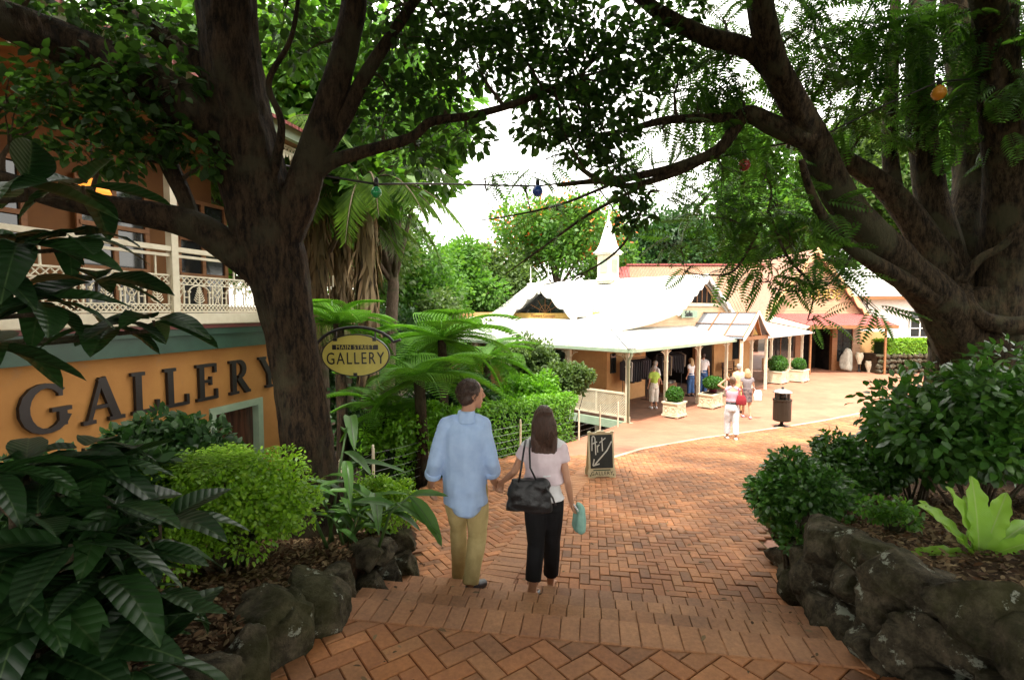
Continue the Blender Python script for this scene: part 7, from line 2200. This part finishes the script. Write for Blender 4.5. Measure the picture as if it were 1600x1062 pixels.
MB().lathe((0, 0, 1.05), [(.27, 0), (.27, .02), (.20, .07), (.08, .11), (.0, .115)], 24).build('lid', m_steel, bi, True, world=False)
MB().lathe((0, 0, 1.155), [(.03, 0), (.04, .03), (.035, .06), (.0, .075)], 12).build('knob', m_bin, bi, True, world=False)

# sandwich board
m_chalk = pmat('black_chalkboard', (.022, .028, .026), (.014, .018, .017), scale=5, rough=.7); m_chalkw = pmat('chalk', (.62, .64, .60), (.50, .52, .48), scale=30, rough=.95)
m_signcream = pmat('cream_sign_paint', (.66, .62, .42), (.58, .53, .34), scale=8, rough=.5)
ap = P3(940, 8.65); ap.z += .02
af = empty('sandwich_board', ap, R(7), 'cream sandwich board with a chalked word and arrow on black', 'sign')
tilt = R(9); HB = .80
def face(sgn):
    M = Matrix.Translation((0, -sgn * .125, 0)) @ Matrix.Rotation(-tilt * sgn, 4, 'X')
    def T(ps): return [M @ Vector(p) for p in ps]
    # outline with shaped crest and feet
    ring = [(-.235, 0, 0), (-.17, 0, 0), (-.10, 0, .035), (.10, 0, .035), (.17, 0, 0), (.235, 0, 0), (.245, 0, .10), (.225, 0, .17), (.225, 0, .74), (.23, 0, .79), (.19, 0, .80), (.15, 0, .775), (.09, 0, .775), (.06, 0, .805), (-.06, 0, .805), (-.09, 0, .775), (-.15, 0, .775), (-.19, 0, .80), (-.23, 0, .79), (-.225, 0, .74), (-.225, 0, .17), (-.245, 0, .10)]
    mb = MB(); mb.prism(T(ring), M.to_3x3() @ Vector((0, .02 * sgn, 0))); o = mb.build('board', m_signcream, af, world=False)
    return M, o
M, bd = face(1); face(-1)
MB().prism([M @ Vector(p) for p in ((-.195, -.004, .175), (.195, -.004, .175), (.195, -.004, .735), (-.195, -.004, .735))], M.to_3x3() @ Vector((0, .003, 0))).build('chalkboard', m_chalk, bd, world=False)
def stroke(ps, w_=.016):
    mb = MB()
    for a, c in zip(ps[:-1], ps[1:]): mb.bar(M @ Vector((a[0], -.0065, a[1])), M @ Vector((c[0], -.0065, c[1])), w_, .003, up=M.to_3x3() @ Vector((0, 1, 0)))
    mb.build('chalk_stroke', m_chalkw, bd, world=False)
for ps in ([(-.165, .47), (-.155, .70), (-.13, .72), (-.105, .68), (-.10, .40)], [(-.17, .58), (-.07, .62)], [(-.065, .44), (-.07, .56)], [(-.07, .53), (-.03, .57)], [(.02, .46), (.015, .69)], [(-.03, .60), (.08, .68)]): stroke(ps, .018)
for ps in ([(.185, .62), (.10, .47), (-.12, .24)], [(-.13, .33), (-.155, .22), (-.04, .25)]): stroke(ps, .022)
put_text('lettering', 'GALLERY', .085, m_black, bd, M @ plane_M((0, -.004, .088), (1, 0, 0), (0, 0, 1)), ext=.002, spacing=1.15)
MB().prism([M @ Vector(p) for p in ((-.15, -.003, .135), (.15, -.003, .135), (.15, -.003, .152), (-.15, -.003, .152))], M.to_3x3() @ Vector((0, .002, 0))).build('lettering_band', m_greentrim, bd, world=False)
for sx in (-.2, .2): MB().lathe((0, 0, 0), [(.0, 0), (.012, .0), (.012, .004), (0, .004)], 8).build('bolt', m_iron, bd, world=False).matrix_basis = M @ Matrix.Translation((sx, -.001, .06)) @ Matrix.Rotation(R(90), 4, 'X')

# oval hanging sign behind the trunk
oc = PX(556, 555, 5.25); m_yellow = pmat('mustard_sign', (.56, .48, .10), (.48, .40, .08), scale=6, rough=.45, dirt=((.40, .28, .06), 10, .66))
osn = empty('hanging_sign', (oc.x - .36, 5.25, earth_h(oc.x, 5.25)), R(0), 'mustard oval sign with black lettering on a curved iron bracket', 'sign')
def oval(rx, rz, y0, y1, m, name, parent):
    mb = MB(); mb.prism([(oc.x + rx * math.cos(a), 5.25 + y0, oc.z + rz * math.sin(a)) for a in [2 * math.pi * i / 40 for i in range(40)]], (0, y1 - y0, 0)); return mb.build(name, m, parent)
rim = oval(.350, .220, -.012, .02, m_black, 'rim', osn); ov = oval(.338, .208, -.018, -.0125, m_yellow, 'sign_panel', osn)
Mi = root_inv(osn)
put_text('lettering', 'GALLERY', .175, m_black, ov, Mi @ plane_M((oc.x, 5.228, oc.z - .035), (1, 0, .03), (0, 0, 1)), ext=.004, spacing=1.22, sx=.72)
MB().box((oc.x, 5.2295, oc.z + .085), (.47, .004, .050)).build('lettering_band', m_black, ov)
put_text('lettering', 'MAIN STREET', .058, m_yellow, ov, Mi @ plane_M((oc.x, 5.225, oc.z + .085), (1, 0, .02), (0, 0, 1)), ext=.002, spacing=1.15)
for dx, dz in ((-.2, .165), (.2, .165), (.0, -.195)): MB().box((oc.x + dx, 5.222, oc.z + dz), (.035, .02, .035)).build('clip', m_black, osn)
MB().tube([(oc.x - .46, 5.26, oc.z + .06)] + [(oc.x + .43 * math.cos(a), 5.26, oc.z + .02 + .27 * math.sin(a)) for a in [math.pi * (1 - i / 14) for i in range(1, 13)]] + [(oc.x + .46, 5.26, oc.z + .16)], .016, 7).build('bracket', m_black, osn, True)
for dx in (-.2, .2): MB().tube([(oc.x + dx, 5.258, oc.z + .18), (oc.x + dx, 5.258, oc.z + .262)], .008, 5).build('hanger', m_black, osn)
MB().tube([(oc.x - .44, 5.27, earth_h(oc.x, 5.25)), (oc.x - .44, 5.27, oc.z + .3)], .03, 8).build('sign_post', m_black, osn)

# wire fence between the path and the hedge
wf = empty('wire_fence', (-1.5, 7.6, path_h(7.6) - .2), 0, 'low wire fence with white posts along the garden edge', 'fence')
FP = [(-2.15, 6.3), (-2.05, 7.45), (-1.45, 8.7), (-.62, 9.75), (.18, 10.75), (.95, 11.85), (1.70, 12.85), (2.45, 14.1), (3.2, 15.3)]
tops = []
for x, y in FP:
    zg = path_h(y) - .25; zt = path_h(y) + .72
    MB().lathe((x, y, zg), [(.022, 0), (.022, zt - zg), (.012, zt - zg + .02), (.022, zt - zg + .03), (.0, zt - zg + .06)], 8).build('post', m_cream, wf); tops.append((Vector((x, y, zt))))
for k in range(5):
    for a, c in zip(tops[:-1], tops[1:]):
        o_ = Vector((0, 0, -.08 - k * .14)); MB().tube([a + o_, (a + c) / 2 + o_ - Vector((0, 0, .012)), c + o_], .0022, 4).build('wire', m_steel, wf)

# festoon cable with coloured globes between the two trees
fs = empty('festoon_string', PX(840, 291, 6.4), 0, 'dark festoon cable with coloured globe lights slung between the trees', 'festoon lights')
keys = [(430, 255, 5.0), (520, 277, 4.8), (588, 288, 5.0), (650, 287, 5.6), (720, 288, 6.3), (840, 291, 6.4), (960, 276, 6.4), (1060, 262, 6.3), (1163, 236, 6.2), (1280, 215, 6.1), (1380, 165, 6.0), (1467, 128, 5.9), (1560, 120, 6.0)]
MB().tube([PX(*k) for k in keys], .011, 6).build('cable', m_black, fs, True)
for (px, py, d, c, r_) in ((588, 301, 5.0, (.02, .30, .09), .052), (840, 299, 6.4, (.03, .09, .42), .066), (1163, 258, 6.2, (.46, .07, .06), .070), (1467, 146, 5.9, (.80, .34, .03), .075)):
    q = PX(px, py, d)
    gb_ = MB().lathe(tuple(q - Vector((0, 0, r_))), [(r_ * .1, 0), (r_ * .6, r_ * .2), (r_ * .95, r_ * .7), (r_, r_ * 1.05), (r_ * .85, r_ * 1.55), (r_ * .5, r_ * 1.95), (r_ * .3, r_ * 2.15)], 18).build('globe', pmat('globe_%d' % px, c, tuple(x * .8 for x in c), rough=.25, spec=.6), fs, True)
    MB().lathe(tuple(q + Vector((0, 0, r_ * 1.1))), [(.022, 0), (.026, .03), (.02, .07), (.012, .085)], 10).build('lamp_holder', m_black, gb_, True)

bpy.data.scenes.remove(TMP_SC)
